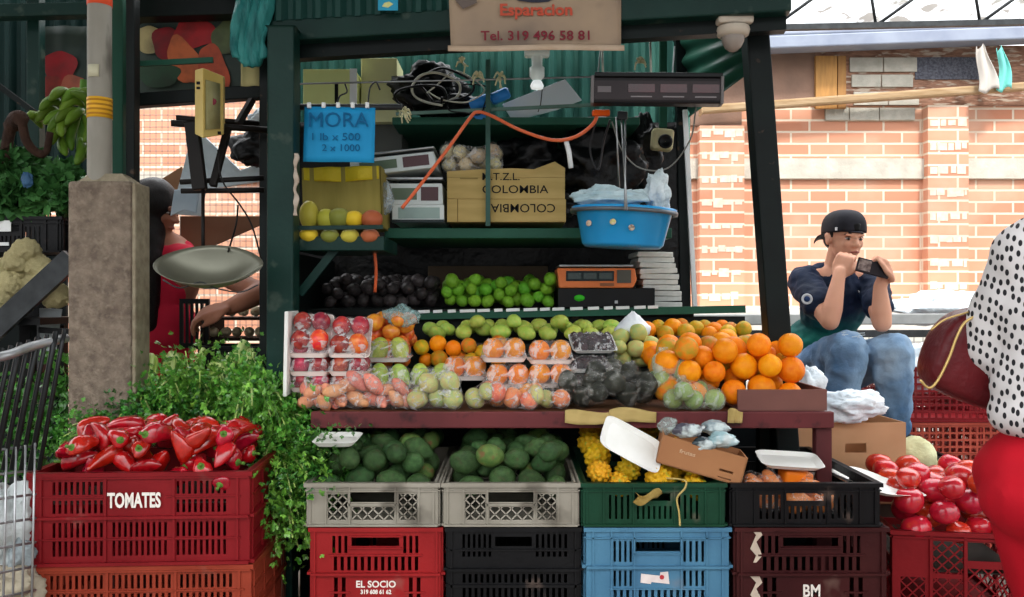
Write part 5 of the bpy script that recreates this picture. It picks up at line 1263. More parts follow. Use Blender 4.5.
# blue tub in its hanger
t = thing('hanging_tub', 'bright blue round tub hanging from steel straps', 'tub', at(625, 213, 3.0), rot=(0, .045, 0)); u = U(3.0); TB_ = mat('tub_blue', '1E8AC8', '2A98D4', rough=.3, scale=4, coat=.2)
prof = [(.001, -34*u), (38*u, -34*u), (41*u, -31*u), (48*u, 0), (53*u, 1*u), (53*u, 5*u), (49*u, 5.5*u), (46*u, 2*u), (37*u, -29*u), (.001, -30*u)]
ob('tub_body', MB().lathe([(r_*1.0, z_) for r_, z_ in prof], 40, sy=.8), TB_, t, loc=(0, .03, 0))
ob('metal_hoop', MB().lathe([(49.5*u, -1*u), (54*u, -1*u), (54.5*u, 2.5*u), (49.5*u, 2.5*u)], 40, sy=.8), mat('hoop', '5A6268', '6A7278', rough=.4, metal=.5), t, loc=(0, .03, 0))
Lc = t.location
for i, (a, b) in enumerate((((612, 118), (618, 192)), ((617, 118), (627, 214)), ((621, 118), (625, 214)))):
    ob('steel_strap', MB().tube([at(a[0], a[1], 2.98)-Lc, at((a[0]+b[0])/2, (a[1]+b[1])/2, 2.95)-Lc, at(b[0], b[1]-4, 2.86 if i else 3.1)-Lc], .0075, 6, flat=.4), STEEL, t)
ob('hook', MB().cbox(at(618, 116, 2.98)-Lc, (.035, .02, .03)), DSTEEL, t, bev=.004)
for i, (x, y, c_) in enumerate(((588, 226, 'C8A890'), (610, 225, 'C8C060'), (628, 230, '5A4A48'))):
    a = (x-625)*u; yy = -math.sqrt(max(0, (44*u)**2-a*a))*.8+.016; ob('round_sticker', MB().lathe([(.001, 0), (.011, 0), (.011, .001), (.001, .001)], 14), mat('stk_'+c_, c_, 'D8C8B0', rough=.5, scale=80), t, loc=(a, yy, (213-y)*u), rot=(PI/2-.12, 0, a*5))
softbag(612, 198, 3.03, .07, (1.7, .8, .5), 71, 'pale translucent bag filling the blue tub', mat('pale_blue_bag', 'A8C4CC', 'C8DCE0', rough=.3, scale=12, bump=.9))
softbag(657, 192, 3.02, .05, (.8, .7, 1.4), 72, 'white plastic bag standing up at the right of the blue tub', mat('pale_bag', 'B8C8CC', 'D4E0E4', rough=.3, scale=12, bump=.9))
# orange scale on the black cash box
t, w, h, d = boxy('cash_box', 'low black box with a green oval sticker under the orange scale', 'box', 558, 655, 288, 308, 3.45, .3, BLACKP)
ob('green_sticker', MB().lathe([(.001, 0), (.022, 0), (.022, .001), (.001, .001)], 18, sy=.6), mat('sticker_green', '3AB82A', rough=.4), t, loc=(-w*.28, -d/2-.001, h*.5), rot=(PI/2, 0, 0)); ob('lock', MB().cbox((w*.1, -d/2, h*.3), (.012, .006, .012)), STEEL, t)
t = thing('orange_scale', 'orange electronic scale with three dark readouts on the black box', 'scale', at(597, 288, 3.45)+V(0, .12, 0)); u = U(3.45)
OS = mat('scale_orange', 'D87440', 'E28450', rough=.4, scale=4)
ob('body', MB().prism([(-38*u, 0), (36*u, 0), (40*u, 8*u), (38*u, 20*u), (-40*u, 20*u)], .22), OS, t, loc=(0, -.12, 0), bev=.006)
ob('readout_panel', MB().box((-31*u, -.124, 7*u), (17*u, -.119, 17*u)), SCD, t, bev=.001); ob('keypad', MB().box((20*u, -.124, 5*u), (34*u, -.119, 18*u)), mat('keypad_grey', '4A4A44', '5A5A54', rough=.5), t)
for k in range(3): ob('digit_window', MB().box(((-29+k*15.5)*u, -.126, 9*u), ((-16+k*15.5)*u, -.123, 15*u)), mat('lcd2', '2A3A38', rough=.2), t)
ob('button_strip', MB().box((3*u, -.124, 2*u), (17*u, -.119, 5*u)), mat('btn', '8A5A40', rough=.5), t)
ob('weighing_plate', MB().box((-38*u, -.13, 21*u), (36*u, .13, 23.5*u)), STEEL, t, bev=.003)
# newspapers
rg = random.Random(5); y_ = 306; NP = mat('newsprint', 'C4C6C0', 'D4D6D0', rough=.9, scale=30)
names = ['lowest', 'second', 'third', 'fourth', 'fifth', 'sixth', 'seventh', 'eighth', 'ninth', 'topmost']
for k in range(10):
    hh = 5.6*U(3.5); z_ = at(0, 307, 3.5).z+k*hh; w = rg.uniform(36, 40)*U(3.5)
    q = MB().sheet(lambda a, b, w=w: V((a-.5)*w, (b-.5)*.2, .004*math.sin(a*9+k)), 8, 3, thick=0)
    m = MB()
    pr = [(-.5*w, .1*hh), (-.47*w, 0), (.5*w, 0), (.5*w, .9*hh), (-.47*w, .92*hh)]; m.prism(pr, .2)
    tag(ob('folded_newspaper', m, NP, loc=(at(664-k*.9, 0, 3.5).x, 3.5+rg.uniform(0, .02), z_), rot=(0, rg.uniform(-.03, .03), rg.uniform(-.06, .06)), bev=.003), 'folded grey newspaper, %s in the stack by the right post' % names[k], 'newspaper', 'newspapers stacked beside the orange scale')
# card behind limes
board('dark cardboard leaning behind the limes', 428, 548, 266, 292, 3.88, mat('card_dark', '5A4C40', '665848', rough=.9, scale=5), .006, 'cardboard_sheet', 'cardboard')
# banner
t = thing('vinyl_banner', 'worn beige vinyl banner with red print Esparacion and a telephone number', 'banner', at(536, 16, 2.74), rot=(0, -.02, .05)); u = U(2.74); w = 174*u; h = 70*u
VB = mat('vinyl_beige', 'B0987E', '8E7C6C', rough=.5, scale=3, c3='6E6058', s3=4, t3=(.55, .75))
ob('banner_sheet', MB().sheet(lambda a, b: V((a-.5)*(w-.01*(1-b)), .006*math.sin(a*8), (b-.5)*h+.008), 24, 10, thick=.002), VB, t)
ob('bottom_hem', MB().sheet(lambda a, b: V((a-.5)*(w+.01), -.003+.006*math.sin(a*8), -.5*h+.012-.018*b+.006), 24, 2, thick=.002), mat('hem', 'B8A088', 'C4AE98', rough=.5), t)
text('printed_lettering', 'Esparacion', .052, mat('print_orange', 'C0503A', rough=.5), t, (.0, -.011, .015), sx=1.05, bold=.0015)
text('printed_lettering', 'Tel. 319 496 58 81', .042, mat('print_maroon', '7A2230', rough=.5), t, (.0, -.012, -.068), sx=1.12, bold=.0006)
mm = MB(); rg = random.Random(2)
for (x, z, rx, rz_) in ((.02, .085, .1, .035), (-.1, .075, .05, .02), (.11, .08, .05, .022), (.0, .06, .07, .02)):
    mm.add([(x+rx*math.cos(k*.35)*(1+.15*math.sin(k*3)), -.009, z+rz_*math.sin(k*.35)) for k in range(18)], [tuple(range(18))[::-1]])
ob('printed_photo', mm, mat('photo_dark', '2A2C38', '38384A', rough=.5, scale=9), t)
mm = MB(); mm.add([(-.26, -.009, .05), (-.235, -.009, .02), (-.19, -.009, .04), (-.19, -.009, .075), (-.24, -.009, .085)], [(0, 1, 2, 3, 4)]); ob('printed_shape', mm, mat('photo_grey', '6A5E58', rough=.5), t)
# sticker on the fascia, teal bag, tie strings
t = thing('fascia_sticker', 'small blue and yellow sticker on the corrugated strip', 'sticker', at(388, 3, 2.84)); u = U(2.84)
ob('sticker_sheet', MB().cbox((0, 0, 0), (20*u, .002, 15*u)), mat('stk_blue', '2A9AC0', rough=.4), t); ob('sticker_mark', MB().prism([(-.02, -.012), (.0, -.016), (.018, -.004), (.004, .004), (-.012, .0)], .001), mat('stk_yel', 'D8D890', rough=.4), t, loc=(0, -.002, 0))
f = lambda a, b: at(253+(a-.5)*(30+8*math.sin(b*3))+4*math.sin(b*6), -30+98*b-10*(abs(a-.5)*2)**2*b, 2.93)+V(0, .008*math.sin(a*13+b*5)+.02*noise.noise(V(a*7, b*3, 2)), 0)
tag(ob('plastic_bag', MB().sheet(f, 40, 24, thick=.012), mat('teal_bag', '1C5E5E', '3A8A86', rough=.35, scale=9, stretch=(4, 1, 1), bump=.6)), 'crumpled teal plastic bag hanging at the top of the left post', 'bag')
for i, (p, q_, c_, l) in enumerate(((at(602, 48, 3.0), at(603, 74, 2.9), WG, 'pale cord holding the display at its left'), (at(650, 36, 3.0), at(651, 74, 2.9), WG, 'pale cord holding the display at its middle'))):
    tag(ob('tie_cord', MB().tube([p, q_], .004, 6), c_), l, 'cord')
tag(ob('grey_cable', MB().tube(smoothpath([at(696, 108, 2.9), at(690, 140, 3.0), at(668, 168, 3.1), at(640, 168, 3.1), at(622, 150, 3.1), at(612, 122, 3.0)], 6), .003, 6), mat('cable_grey', '7A7A74', rough=.5)), 'thin grey cable sagging from the display to the tub hanger', 'cable')
tag(ob('black_cable', MB().tube(smoothpath([at(596, 120, 3.05), at(590, 150, 3.1), at(598, 170, 3.1), at(604, 140, 3.1), at(610, 120, 3.05)], 6), .004, 6), mat('cable_blk', '2A2A2C', rough=.5)), 'black cable loop hanging under the display', 'cable')

# ------------------------------------------------------------------ left side
# wire mesh and things behind the opening
t = thing('mesh_fence', 'thin wire mesh fence before the brick wall, seen through the opening', 'fence', at(204, 250, 4.6)); L0 = t.location.copy(); m = MB()
for x in range(120, 300, 6): m.tube([at(x, 95, 4.6)-L0, at(x, 340, 4.6)-L0], .0018, 4)
for y in range(97, 340, 6): m.tube([at(120, y, 4.6)-L0, at(300, y, 4.6)-L0], .0018, 4)
ob('wire_grid', m, mat('mesh_wire', '8A807A', rough=.6), t)
for x in (122, 298): ob('fence_post', MB().bar(at(x, 95, 4.6)-L0, V(at(x, 0, 4.6).x, 4.6, 0)-L0, .03), DSTEEL, t)
def slab(name, label, cat, poly, Y, d, m, bev=.003):
    cx_ = sum(p[0] for p in poly)/len(poly); cy_ = sum(p[1] for p in poly)/len(poly)
    return tag(ob(name, MB().prism([((x-cx_)*U(Y), (cy_-y)*U(Y)) for x, y in poly], d), m, loc=at(cx_, cy_, Y), bev=bev), label, cat)
slab('cardboard_sheet', 'brown cardboard wedge behind the left green frame', 'cardboard', [(140, 192), (182, 166), (184, 200), (140, 204)], 3.9, .01, mat('card_rust', '7A5A42', '8A6A50', rough=.9, scale=5))
slab('cardboard_sheet', 'long brown cardboard edge under the white sheet in the opening', 'cardboard', [(180, 216), (268, 216), (268, 222), (200, 252), (180, 252)], 3.8, .01, mat('card_rust2', '6A4A38', '7A5A46', rough=.9, scale=5))
t = slab('white_sheet', 'white plastic sheet draped below the black scale frame', 'sheet', [(171, 214), (190, 140), (200, 132), (240, 170), (268, 160), (268, 180), (205, 190), (200, 216)], 3.6, .02, mat('white_sheet', 'B8C4CC', 'D0DAE0', rough=.5, scale=6, bump=.6))
crumple('plastic_bag', at(252, 148, 3.5), .07, BLACKBAG, 'dark shiny bag wedged behind the scale frame', seed=81, sq=(1.1, .7, 1), n=40, amp=.5)
softbag(262, 120, 3.5, .05, (.9, .6, .8), 82, 'small pale bag at the top right of the opening')
slab('white_cloth', 'white cloth hanging behind the red-dressed person', 'cloth', [(174, 190), (200, 186), (196, 213), (184, 210), (170, 216)], 3.5, .01, mat('cloth_white', 'A8B8C8', 'C0CCD8', rough=.8))
# hanging pan scale
t = thing('pan_scale', 'black hanging scale with a yellow dial box and a steel pan', 'scale', at(210, 150, 2.8)); L0 = t.location.copy(); P = lambda x, y, Y=2.8: at(x, y, Y)-L0
YD = mat('dial_yellow', 'B8A058', 'C8B068', rough=.5, scale=6)
w = 14*U(2.75)
b_ = MB(); 
vs = [P(195, 70, 2.74), P(203, 68, 2.70), P(223, 76, 2.80), P(223, 135, 2.80), P(203, 138, 2.70), P(195, 134, 2.74), P(197, 71, 2.9), P(205, 69, 2.86), P(225, 77, 2.96), P(225, 134, 2.96), P(205, 137, 2.86), P(197, 133, 2.9)]
b_.add(vs, [(0, 1, 4, 5), (1, 2, 3, 4), (6, 11, 10, 7), (7, 10, 9, 8), (0, 6, 7, 1), (1, 7, 8, 2), (5, 4, 10, 11), (4, 3, 9, 10), (0, 5, 11, 6), (2, 8, 9, 3)]); db = ob('dial_box', b_, YD, t, bev=.003)
fm = lambda u, v: P(206, 80, 2.712).lerp(P(220.5, 84, 2.785), u).lerp(P(206, 130, 2.712).lerp(P(220.5, 129, 2.785), u), v)+V(.001, -.004, 0)
ob('dial_face', MB().sheet(fm, 1, 1, thick=-.001), mat('dial_face', '8A8458', '9A946A', rough=.4, scale=20), t)
c_ = fm(.5, .42); ob('dial_mark', MB().ball(r=.011, c=tuple(c_), n=10, m=6, sc=(1, .2, 1)), mat('dial_red', '7A2A38', rough=.5), t)
ob('dial_marks', MB().cbox(P(198.5, 83, 2.716), (.012, .004, .009)).cbox(P(198.5, 88, 2.716), (.012, .004, .007)).cbox(P(219, 133, 2.775), (.012, .006, .01)), BLACK, t)
FR = mat('frame_black', '0E0C0B', '161210', rough=.5, scale=8)
ob('cross_beam', MB().tube([P(171, 123, 2.85), P(268, 130, 2.95)], .011, 10), FR, t); ob('cross_beam', MB().tube([P(176, 118, 2.95), P(268, 124, 3.05)], .010, 10), FR, t)
ob('upright_bar', MB().bar(P(192, 122, 2.82), P(200, 190, 2.82), .045, .03), FR, t, bev=.004); ob('upright_bar', MB().bar(P(228, 128, 2.9), P(213, 186, 2.84), .022, .02), FR, t)
ob('low_beam', MB().tube([P(180, 182, 2.85), P(264, 178, 2.9)], .009, 8), FR, t); ob('low_beam', MB().tube([P(181, 191, 2.85), P(264, 190, 2.9)], .009, 8), FR, t)
ob('diagonal_bar', MB().bar(P(252, 100, 3.0), P(238, 124, 2.95), .022, .02), FR, t)
ob('hanging_rod', MB().tube([P(203, 190, 2.82), P(203, 252, 2.74)], .006, 8), FR, t)
ob('hanging_wire', MB().tube(smoothpath([P(218, 150, 2.8), P(222, 180, 2.78), P(240, 205, 2.76), P(252, 226, 2.76), P(262, 262, 2.76)], 5), .003, 6), FR, t)
ob('hanging_wire', MB().tube(smoothpath([P(238, 205, 2.76), P(236, 225, 2.76), P(228, 252, 2.7)], 5), .003, 6), FR, t)
PAN = mat('pan_steel', '6A6A5C', '7C7C6E', rough=.38, metal=.55, scale=4)
def pan(u_, v_):
    a = v_*2*PI; r = u_; x = r*math.cos(a)*.150*(1+.0*r); y = r*math.sin(a)*.10; return V(x*(1+.12*r*abs(math.cos(a))**3), y, .075*r*r-.05*0)
ob('weighing_pan', MB().sheet(pan, 12, 40, thick=.002), PAN, t, loc=P(213, 283, 2.68), rot=(.68, .03, 0))
ob('pan_stay', MB().tube(smoothpath([P(163, 280, 2.62), P(180, 288, 2.60), P(200, 282, 2.58), P(215, 288, 2.58), P(240, 292, 2.6), P(258, 285, 2.62)], 5), .0022, 6), DSTEEL, t)
# tubers on a rack, black crate behind herbs
RKZ = at(0, 338, 3.5).z
t = thing('tuber_rack', 'dark rack of pale tubers seen between the pan scale and herbs', 'rack', (at(238, 0, 3.5).x, 3.6, 0)); hw = 34*U(3.5)
for z_ in (RKZ, RKZ+.085): ob('rack_shelf', MB().box((-hw, -.1, z_-.012), (hw, .12, z_)), mat('rack_dark', '2A221E', rough=.8), t)
for s in (-1, 1): ob('rack_post', MB().box((s*hw-.01, -.1, 0), (s*hw+.01, .12, RKZ+.12)), mat('rack_dark', '2A221E'), t)
P_TU = protos('potato', 'potato', lambda o: avo(o, 1.1), mat('tuber_skin', 'A8987A', 'B8AA90', rough=.7, scale=3, rnd=.2), 2)
hp = [(t.location.x-hw+.03+.048*i, 3.53+.01*(i % 2), RKZ+.024, .023) for i in range(6)]+[(t.location.x-hw+.1+.05*i, 3.54, RKZ+.085+.024, .023) for i in range(4)]
scatter(P_TU, hp, 'potato', 'pale tubers on the dark rack', 'pale tuber on the dark rack behind the herbs', 10, 'lie', 1.1)
crate('black open crate behind the herb heap', BLKC, .26, .2, .1, V(at(232, 0, 3.3).x, 3.4, at(0, 372, 3.3).z), 'slot_tray', 'slot_tray')
tag(ob('dark_counter', MB().box((-.17, -.13, 0), (.17, .13, at(0, 372, 3.3).z-.002)), mat('counter_dark', '201C1A', rough=.8), loc=(at(232, 0, 3.3).x, 3.42, 0)), 'dark block under the black crate behind the herbs', 'block')
tag(ob('speckled_crate_side', MB().panel(.12, .2, .01, slots(-.05, .05, .02, .18, 5, .5), x0=-.06), BLKC, loc=at(194, 348, 3.45)), 'black slotted panel beside the red dress behind the herbs', 'panel')
# bananas
BAN = mat('green_banana', '44661C', '64862C', rough=.45, scale=4, rnd=.2, hue=.02)
T = thing('banana_bunch', 'hanging bunch of green bananas behind the banded pole', 'bananas', at(78, 118, 3.15)); L0 = T.location.copy()
def banana(p, q, bend, r=.019):
    pts = [p+(q-p)*k/8+bend*math.sin(PI*k/8) for k in range(9)]
    return MB().tube(pts, [r*x for x in (.3, .75, .95, 1, 1, .98, .9, .65, .3)], 7)
for i, (x0, y0, x1, y1, bx, bz) in enumerate(((62, 102, 88, 98, 0, .03), (70, 92, 90, 118, .03, .02), (40, 110, 64, 108, 0, .03), (44, 124, 72, 118, 0, .025), (56, 122, 80, 112, 0, .02), (62, 136, 80, 114, -.03, .0), (72, 150, 80, 116, -.02, 0), (84, 142, 82, 114, .025, 0),
        (76, 164, 80, 138, .015, 0), (84, 158, 90, 128, .02, 0), (28, 116, 42, 128, .0, .02), (92, 120, 86, 96, .03, 0), (116, 140, 108, 118, .02, 0), (66, 155, 70, 130, -.02, 0), (50, 100, 70, 94, 0, .02), (36, 122, 58, 110, 0, .02), (48, 132, 72, 112, 0, .015), (52, 144, 74, 122, -.02, .01), (60, 112, 84, 106, 0, .03), (66, 124, 84, 110, .0, .01), (92, 152, 86, 124, .02, 0), (78, 92, 98, 112, .02, .03))):
    ob('banana', banana(at(x0, y0, 3.12-.02*(i % 3))-L0, at(x1, y1, 3.18)-L0, V(bx, 0, bz)), BAN, T)
ob('bunch_stalk', MB().tube(smoothpath([at(84, 80, 3.2)-L0, at(82, 112, 3.2)-L0, at(80, 150, 3.2)-L0], 4), .014, 8), STEMG, T)
# dry brown stalk
tag(ob('dry_stalk', MB().tube(smoothpath([at(4, 168, 3.05), at(10, 130, 3.05), at(20, 118, 3.0), at(26, 140, 3.02), at(36, 152, 3.05), at(46, 152, 3.06), at(50, 132, 3.05)], 5), [.02]*6+[.028]*6+[.016]*12+[.012]*7, 8), mat('dry_brown', '3E2C24', '30221C', rough=.9, scale=20, bump=.6)), 'thick dry brown stalk bent over the leafy greens', 'stalk')
# lettuce-like greens in a crate
for i, (x, y, s) in enumerate(((8, 165, .09), (30, 190, .1), (62, 180, .08), (10, 198, .09), (50, 200, .09), (30, 165, .07), (70, 200, .06), (-8, 182, .09))):
    rg = random.Random(i+40); m = MB()
    for k in range(70):
        d = V(rg.gauss(0, 1), rg.gauss(0, 1)-.6, rg.gauss(0, .7)).normalized(); leaflet(m, d*s*.45, d+V(rg.gauss(0, .4), rg.gauss(0, .4), rg.gauss(0, .4)), V(rg.gauss(0, 1), rg.gauss(0, 1), rg.gauss(0, 1)), s*.8, rg)
    m.ball(r=s*.5, n=10, m=8)
    tt = thing('leafy_green', 'x', 'greens', at(x, y, 3.1+.03*(i % 3))); ob('leaves', m, mat('dark_lettuce', '2E5A2E', '4A7A40', rough=.4, scale=8, rnd=.2), tt)
    tag(tt, 'dark leafy green bundle above the black crate, %s' % ['upper left', 'below the dry stalk', 'right, under the bananas', 'lower left at the picture edge', 'lower middle over the crate label', 'upper middle by the bent stalk', 'beside the pillar top', 'cut by the picture edge'][i], 'greens', 'leafy greens above the cauliflowers')
crumple('plastic_bag', at(27, 180, 3.0), .022, mat('blue_scrap', '2A4A68', '3A5E80', rough=.4, scale=9), 'bluish clear bag scrap over the leafy greens', seed=91, sq=(.8, .5, 1.3))
t = crate('black crate with a white label under the leafy greens', BLKC, .40, .25, .13, V(at(10, 0, 3.1).x, 3.2, at(0, 252, 3.05).z), 'slot_tray', 'slot_tray')
ob('white_label', MB().cbox((-.02, -.132, .095), (.085, .003, .04)), WHITE, t); ob('white_label', MB().cbox((-.01, -.132, .03), (.05, .003, .012)), WHITE, t)
tag(ob('steel_upright', MB().bar(at(40, 215, 3.3), V(at(40, 0, 3.3).x, 3.3, 0), .03), DSTEEL), 'thin dark upright behind the black crate at the left', 'post')
# cauliflowers in a slanted bin
def cauli(o):
    rg = random.Random(o); pts = []
    for k in range(46):
        z = 1-1.6*(k+.5)/46; t = k*2.4; s = math.sqrt(max(0, 1-z*z)); pts.append(Vector((s*math.cos(t), s*math.sin(t), z)))
    def f(d):
        b = max(d.dot(p) for p in pts); return .92+.28*max(0, (b-.955)/.045)**.6+.05*noise.noise(d*9+Vector((o, 0, 0)))+.06*noise.noise(d*22)
    return MB().ball(f, 44, 30)
CA = mat('cauliflower', 'C8BC88', 'DCD0A0', rough=.85, scale=20, bump=.8, bscale=60, rnd=.08)
P_CAU = protos('cauliflower', 'cauliflower', cauli, CA, 2)
cl = [(26, 252, 'behind the topmost'), (48, 276, 'at the upper end of the board'), (22, 276, 'behind the middle one'), (18, 262, 'topmost'), (38, 268, 'right of the topmost'), (4, 272, 'upper left, cut by the picture edge'), (12, 284, 'in the middle'), (36, 286, 'right, touching the dark slanted board'), (20, 302, 'lower middle'), (2, 298, 'lower left edge'), (57, 297, 'lying alone below the slanted board'), (-8, 300, 'outermost left')]
for i, (x, y, l) in enumerate(cl):
    dup(P_CAU[i % 2], at(x, y, 2.95+.02*(i % 3)), (R(-.5, .3), R(-.4, .4), R(0, 6)), (.0425,)*3, 'pale cream cauliflower '+l, 'cauliflowers in the slanted bin')
t = thing('slanted_bin', 'dark slanted board bin holding the cauliflowers', 'bin', at(20, 320, 2.9)); L0 = t.location.copy()
ob('slanted_board', MB().bar(at(-30, 352, 2.85)-L0, at(72, 258, 2.9)-L0, .03, .07), DSTEEL, t); ob('bin_base', MB().box(tuple(at(-40, 325, 2.9)-L0), tuple(at(40, 318, 2.9)-L0+V(0, .25, 0))), BLACKP, t)
ob('bin_back', MB().box(tuple(at(-40, 320, 3.15)-L0), tuple(at(44, 256, 3.15)-L0+V(0, .01, 0))), BLACKP, t); ob('bin_front', MB().bar(at(40, 330, 2.98)-L0, at(75, 332, 2.98)-L0, .02), BLACKP, t)
ob('bin_leg', MB().bar(at(28, 325, 3.0)-L0, V(at(28, 0, 3.0).x, 3.0, 0)-L0, .04), BLACKP, t); ob('bin_leg', MB().bar(at(62, 325, 3.1)-L0, V(at(62, 0, 3.1).x, 3.1, 0)-L0, .03), BLACKP, t)
slab('white_card', 'white card sheet standing under the slanted bin', 'card', [(39, 308), (62, 309), (56, 352), (40, 352)], 3.05, .005, mat('white_card', 'A8B0B4', 'B8C0C4', rough=.7))
# dark greens behind the cart
for i, (x, y) in enumerate(((52, 395), (30, 420), (56, 430), (10, 400), (45, 455), (20, 455), (60, 372))):
    rg = random.Random(i+60); m = MB(); s = .1
    for k in range(90):
        d = V(rg.gauss(0, 1), rg.gauss(0, 1)-.5, rg.gauss(0, 1)).normalized(); leaflet(m, d*s*rg.uniform(.4, .9), d+V(rg.gauss(0, .5), rg.gauss(0, .5), rg.gauss(0, .5)), V(rg.gauss(0, 1), rg.gauss(0, 1), rg.gauss(0, 1)), .03, rg)
    tt = thing('herb_bunch', 'x', 'herbs', at(x, y, 2.95)); ob('leaves', m, LEAFD, tt)
    tag(tt, 'dark green herb bunch behind the shopping cart bars, %s' % ['against the pillar', 'in the middle', 'low by the pillar', 'upper left', 'lowest right', 'lowest left', 'uppermost under the rail'][i], 'herbs', 'herbs behind the shopping cart')
tag(ob('herb_table', MB().box((-.35, -.15, 0), (.2, .15, .62)), mat('tbl', '1A1E1C', rough=.9), loc=(at(30, 0, 3.0).x, 3.05, 0)), 'dark block table under the herbs left of the pillar', 'table')
# shopping cart
t = thing('shopping_cart', 'steel shopping cart with slanted black rods at the left edge', 'cart', V(at(10, 0, 2.1).x, 2.15, 0)); L0 = t.location.copy(); CHR = mat('chrome', '9A9C9E', 'B0B2B4', rough=.3, metal=.7, scale=10)
ob('push_rail', MB().tube(smoothpath([at(-70, 366, 2.0)-L0, at(0, 357, 2.1)-L0, at(30, 347, 2.2)-L0, at(66, 338, 2.32)-L0], 5), .0125, 12), CHR, t)
RB = mat('rod_black', '16181A', '202224', rough=.4, metal=.4)
m = MB()
for k in range(12):
    x = -34+k*9.0; Y = 2.08+.02*k; yt = 359-(x+5)*.31; m.tube([at(x, yt-8, Y)-L0, at(x-3, yt+6, Y-.02)-L0, at(x-26, 470, Y-.05)-L0], .0062 if k % 2 else .008, 6)
ob('slanted_rod', m, RB, t)
m = MB()
for k in range(9): m.tube([at(-70, 470+k*26-14, 2.0)-L0, at(36, 446+k*24, 2.25)-L0], .0035, 6)
for k in range(11): x = -60+k*9.5; m.tube([at(x, 462-(x+60)*.2, 2.03+.02*k)-L0, at(x-4, 640, 2.03+.02*k)-L0], .003, 6)
ob('basket_wire', m, CHR, t)
ob('cart_frame', MB().tube([at(-20, 640, 2.1)-L0, V(.0, -.02, .12), V(.02, .0, .1)], .012, 8), CHR, t); ob('caster_wheel', MB().lathe([(.001, -.015), (.05, -.015), (.055, 0), (.05, .015), (.001, .015)], 20), BLACKP, t, loc=(.02, 0, .056), rot=(0, PI/2, 0))
softbag(6, 530, 2.35, .10, (.8, .8, 1.2), 95, 'white plastic bag lying inside the shopping cart', mat('cart_bag', 'A8B0B0', 'C8CECE', rough=.4, scale=10, bump=.7))
softbag(22, 552, 2.33, .05, (.7, .8, .9), 96, 'small grey knotted bag beside the white one in the cart', mat('cart_bag2', '7A8488', '98A2A6', rough=.4, scale=10, bump=.7))
softbag(6, 590, 2.3, .08, (1, .8, .8), 97, 'tan bag at the bottom of the shopping cart', mat('cart_bag3', '9A9080', 'B0A690', rough=.6, scale=10, bump=.5))

tag(ob('upturned_bucket', MB().lathe([(.001, .0), (.13, 0), (.125, .02), (.10, at(0, 480, 3.35).z-.012), (.001, at(0, 480, 3.35).z-.012)], 20), BLACKP, loc=(at(914, 0, 3.35).x, 3.35, 0)), 'black upturned bucket under the pale cabbage', 'bucket')
# ------------------------------------------------------------------ people
def caps(m, pts, rs, n=14, sub=4):
    """tapering limb through points, closed and rounded at its ends"""
    pts = [Vector(p) for p in pts]; 
    for i in range(len(pts)-1):
        for k in range(sub): pass
        m.tube([pts[i].lerp(pts[i+1], t/3) for t in range(4)], [rs[i]+(rs[i+1]-rs[i])*t/3 for t in range(4)], n)
    for p, r in zip(pts, rs): m.ball(c=p, r=r*.995, n=n, m=10)
def ell(m, c, s, rot=None, n=22, k=16, fn=None):
    M = Matrix.Translation(Vector(c)) @ (Euler(rot).to_matrix().to_4x4() if rot else Matrix.Identity(4))
    m.ball(fn, n, k, M=M, sc=s)
def hand(m, palm, d, nrm, side, s=1.0, curl=(1.2, 1.2, 1.2, 1.2), tc=.5):
    """palm at a point, fingers along d, back of the hand along nrm, thumb on the given side"""
    d = Vector(d).normalized(); nrm = Vector(nrm); nrm = (nrm-d*nrm.dot(d)).normalized(); a = d.cross(nrm)*side
    P = Vector(palm)
    for k in range(4):
        o = (k-1.5)*.019*s; m.tube([P-d*.04*s+a*o*.7, P+a*o, P+d*.042*s+a*o*1.05], [.013*s, .0145*s, .011*s], 8); m.ball(c=P-d*.04*s+a*o*.7, r=.013*s, n=8, m=6)
        L = (.036, .042, .039, .030)[k]*s; q = P+d*.042*s+a*o*1.05; ang = 0; pts = [q]
        for j in range(3):
            ang += curl[k]*(.7, 1.0, .7)[j]; q = q+(d*math.cos(ang)-nrm*math.sin(ang))*L*(1, .72, .6)[j]; pts.append(q)
        caps(m, pts, [.0098*s, .0093*s, .0088*s, .0075*s], 8)
    t0 = P-d*.028*s-a*.030*s; t1 = t0-a*.022*s+d*.026*s-nrm*.012*s; t2 = t1+d*.030*s-nrm*.02*s*tc+a*.01*tc*s; t3 = t2+d*.022*s+a*.014*tc*s-nrm*.008*s
    caps(m, [t0, t1, t2, t3], [.0135*s, .0118*s, .0102*s, .0085*s], 8)
SKIN = mat('skin_light', 'C8937A', 'D29E84', rough=.55, scale=6, sss=.1)
SKIN2 = mat('skin_brown', '8A5A48', '96644F', rough=.55, scale=6, sss=.08)
HAIR = mat('hair_black', '120E0E', '1C1616', rough=.4, scale=30, stretch=(6, 6, 1), bump=.4)
JEANS = mat('jeans', '446488', '8AA6C0', rough=.85, scale=3.5, bump=.3, bscale=90, contrast=(.35, .68), c3='A8BCCC', s3=2.5, t3=(.56, .7))
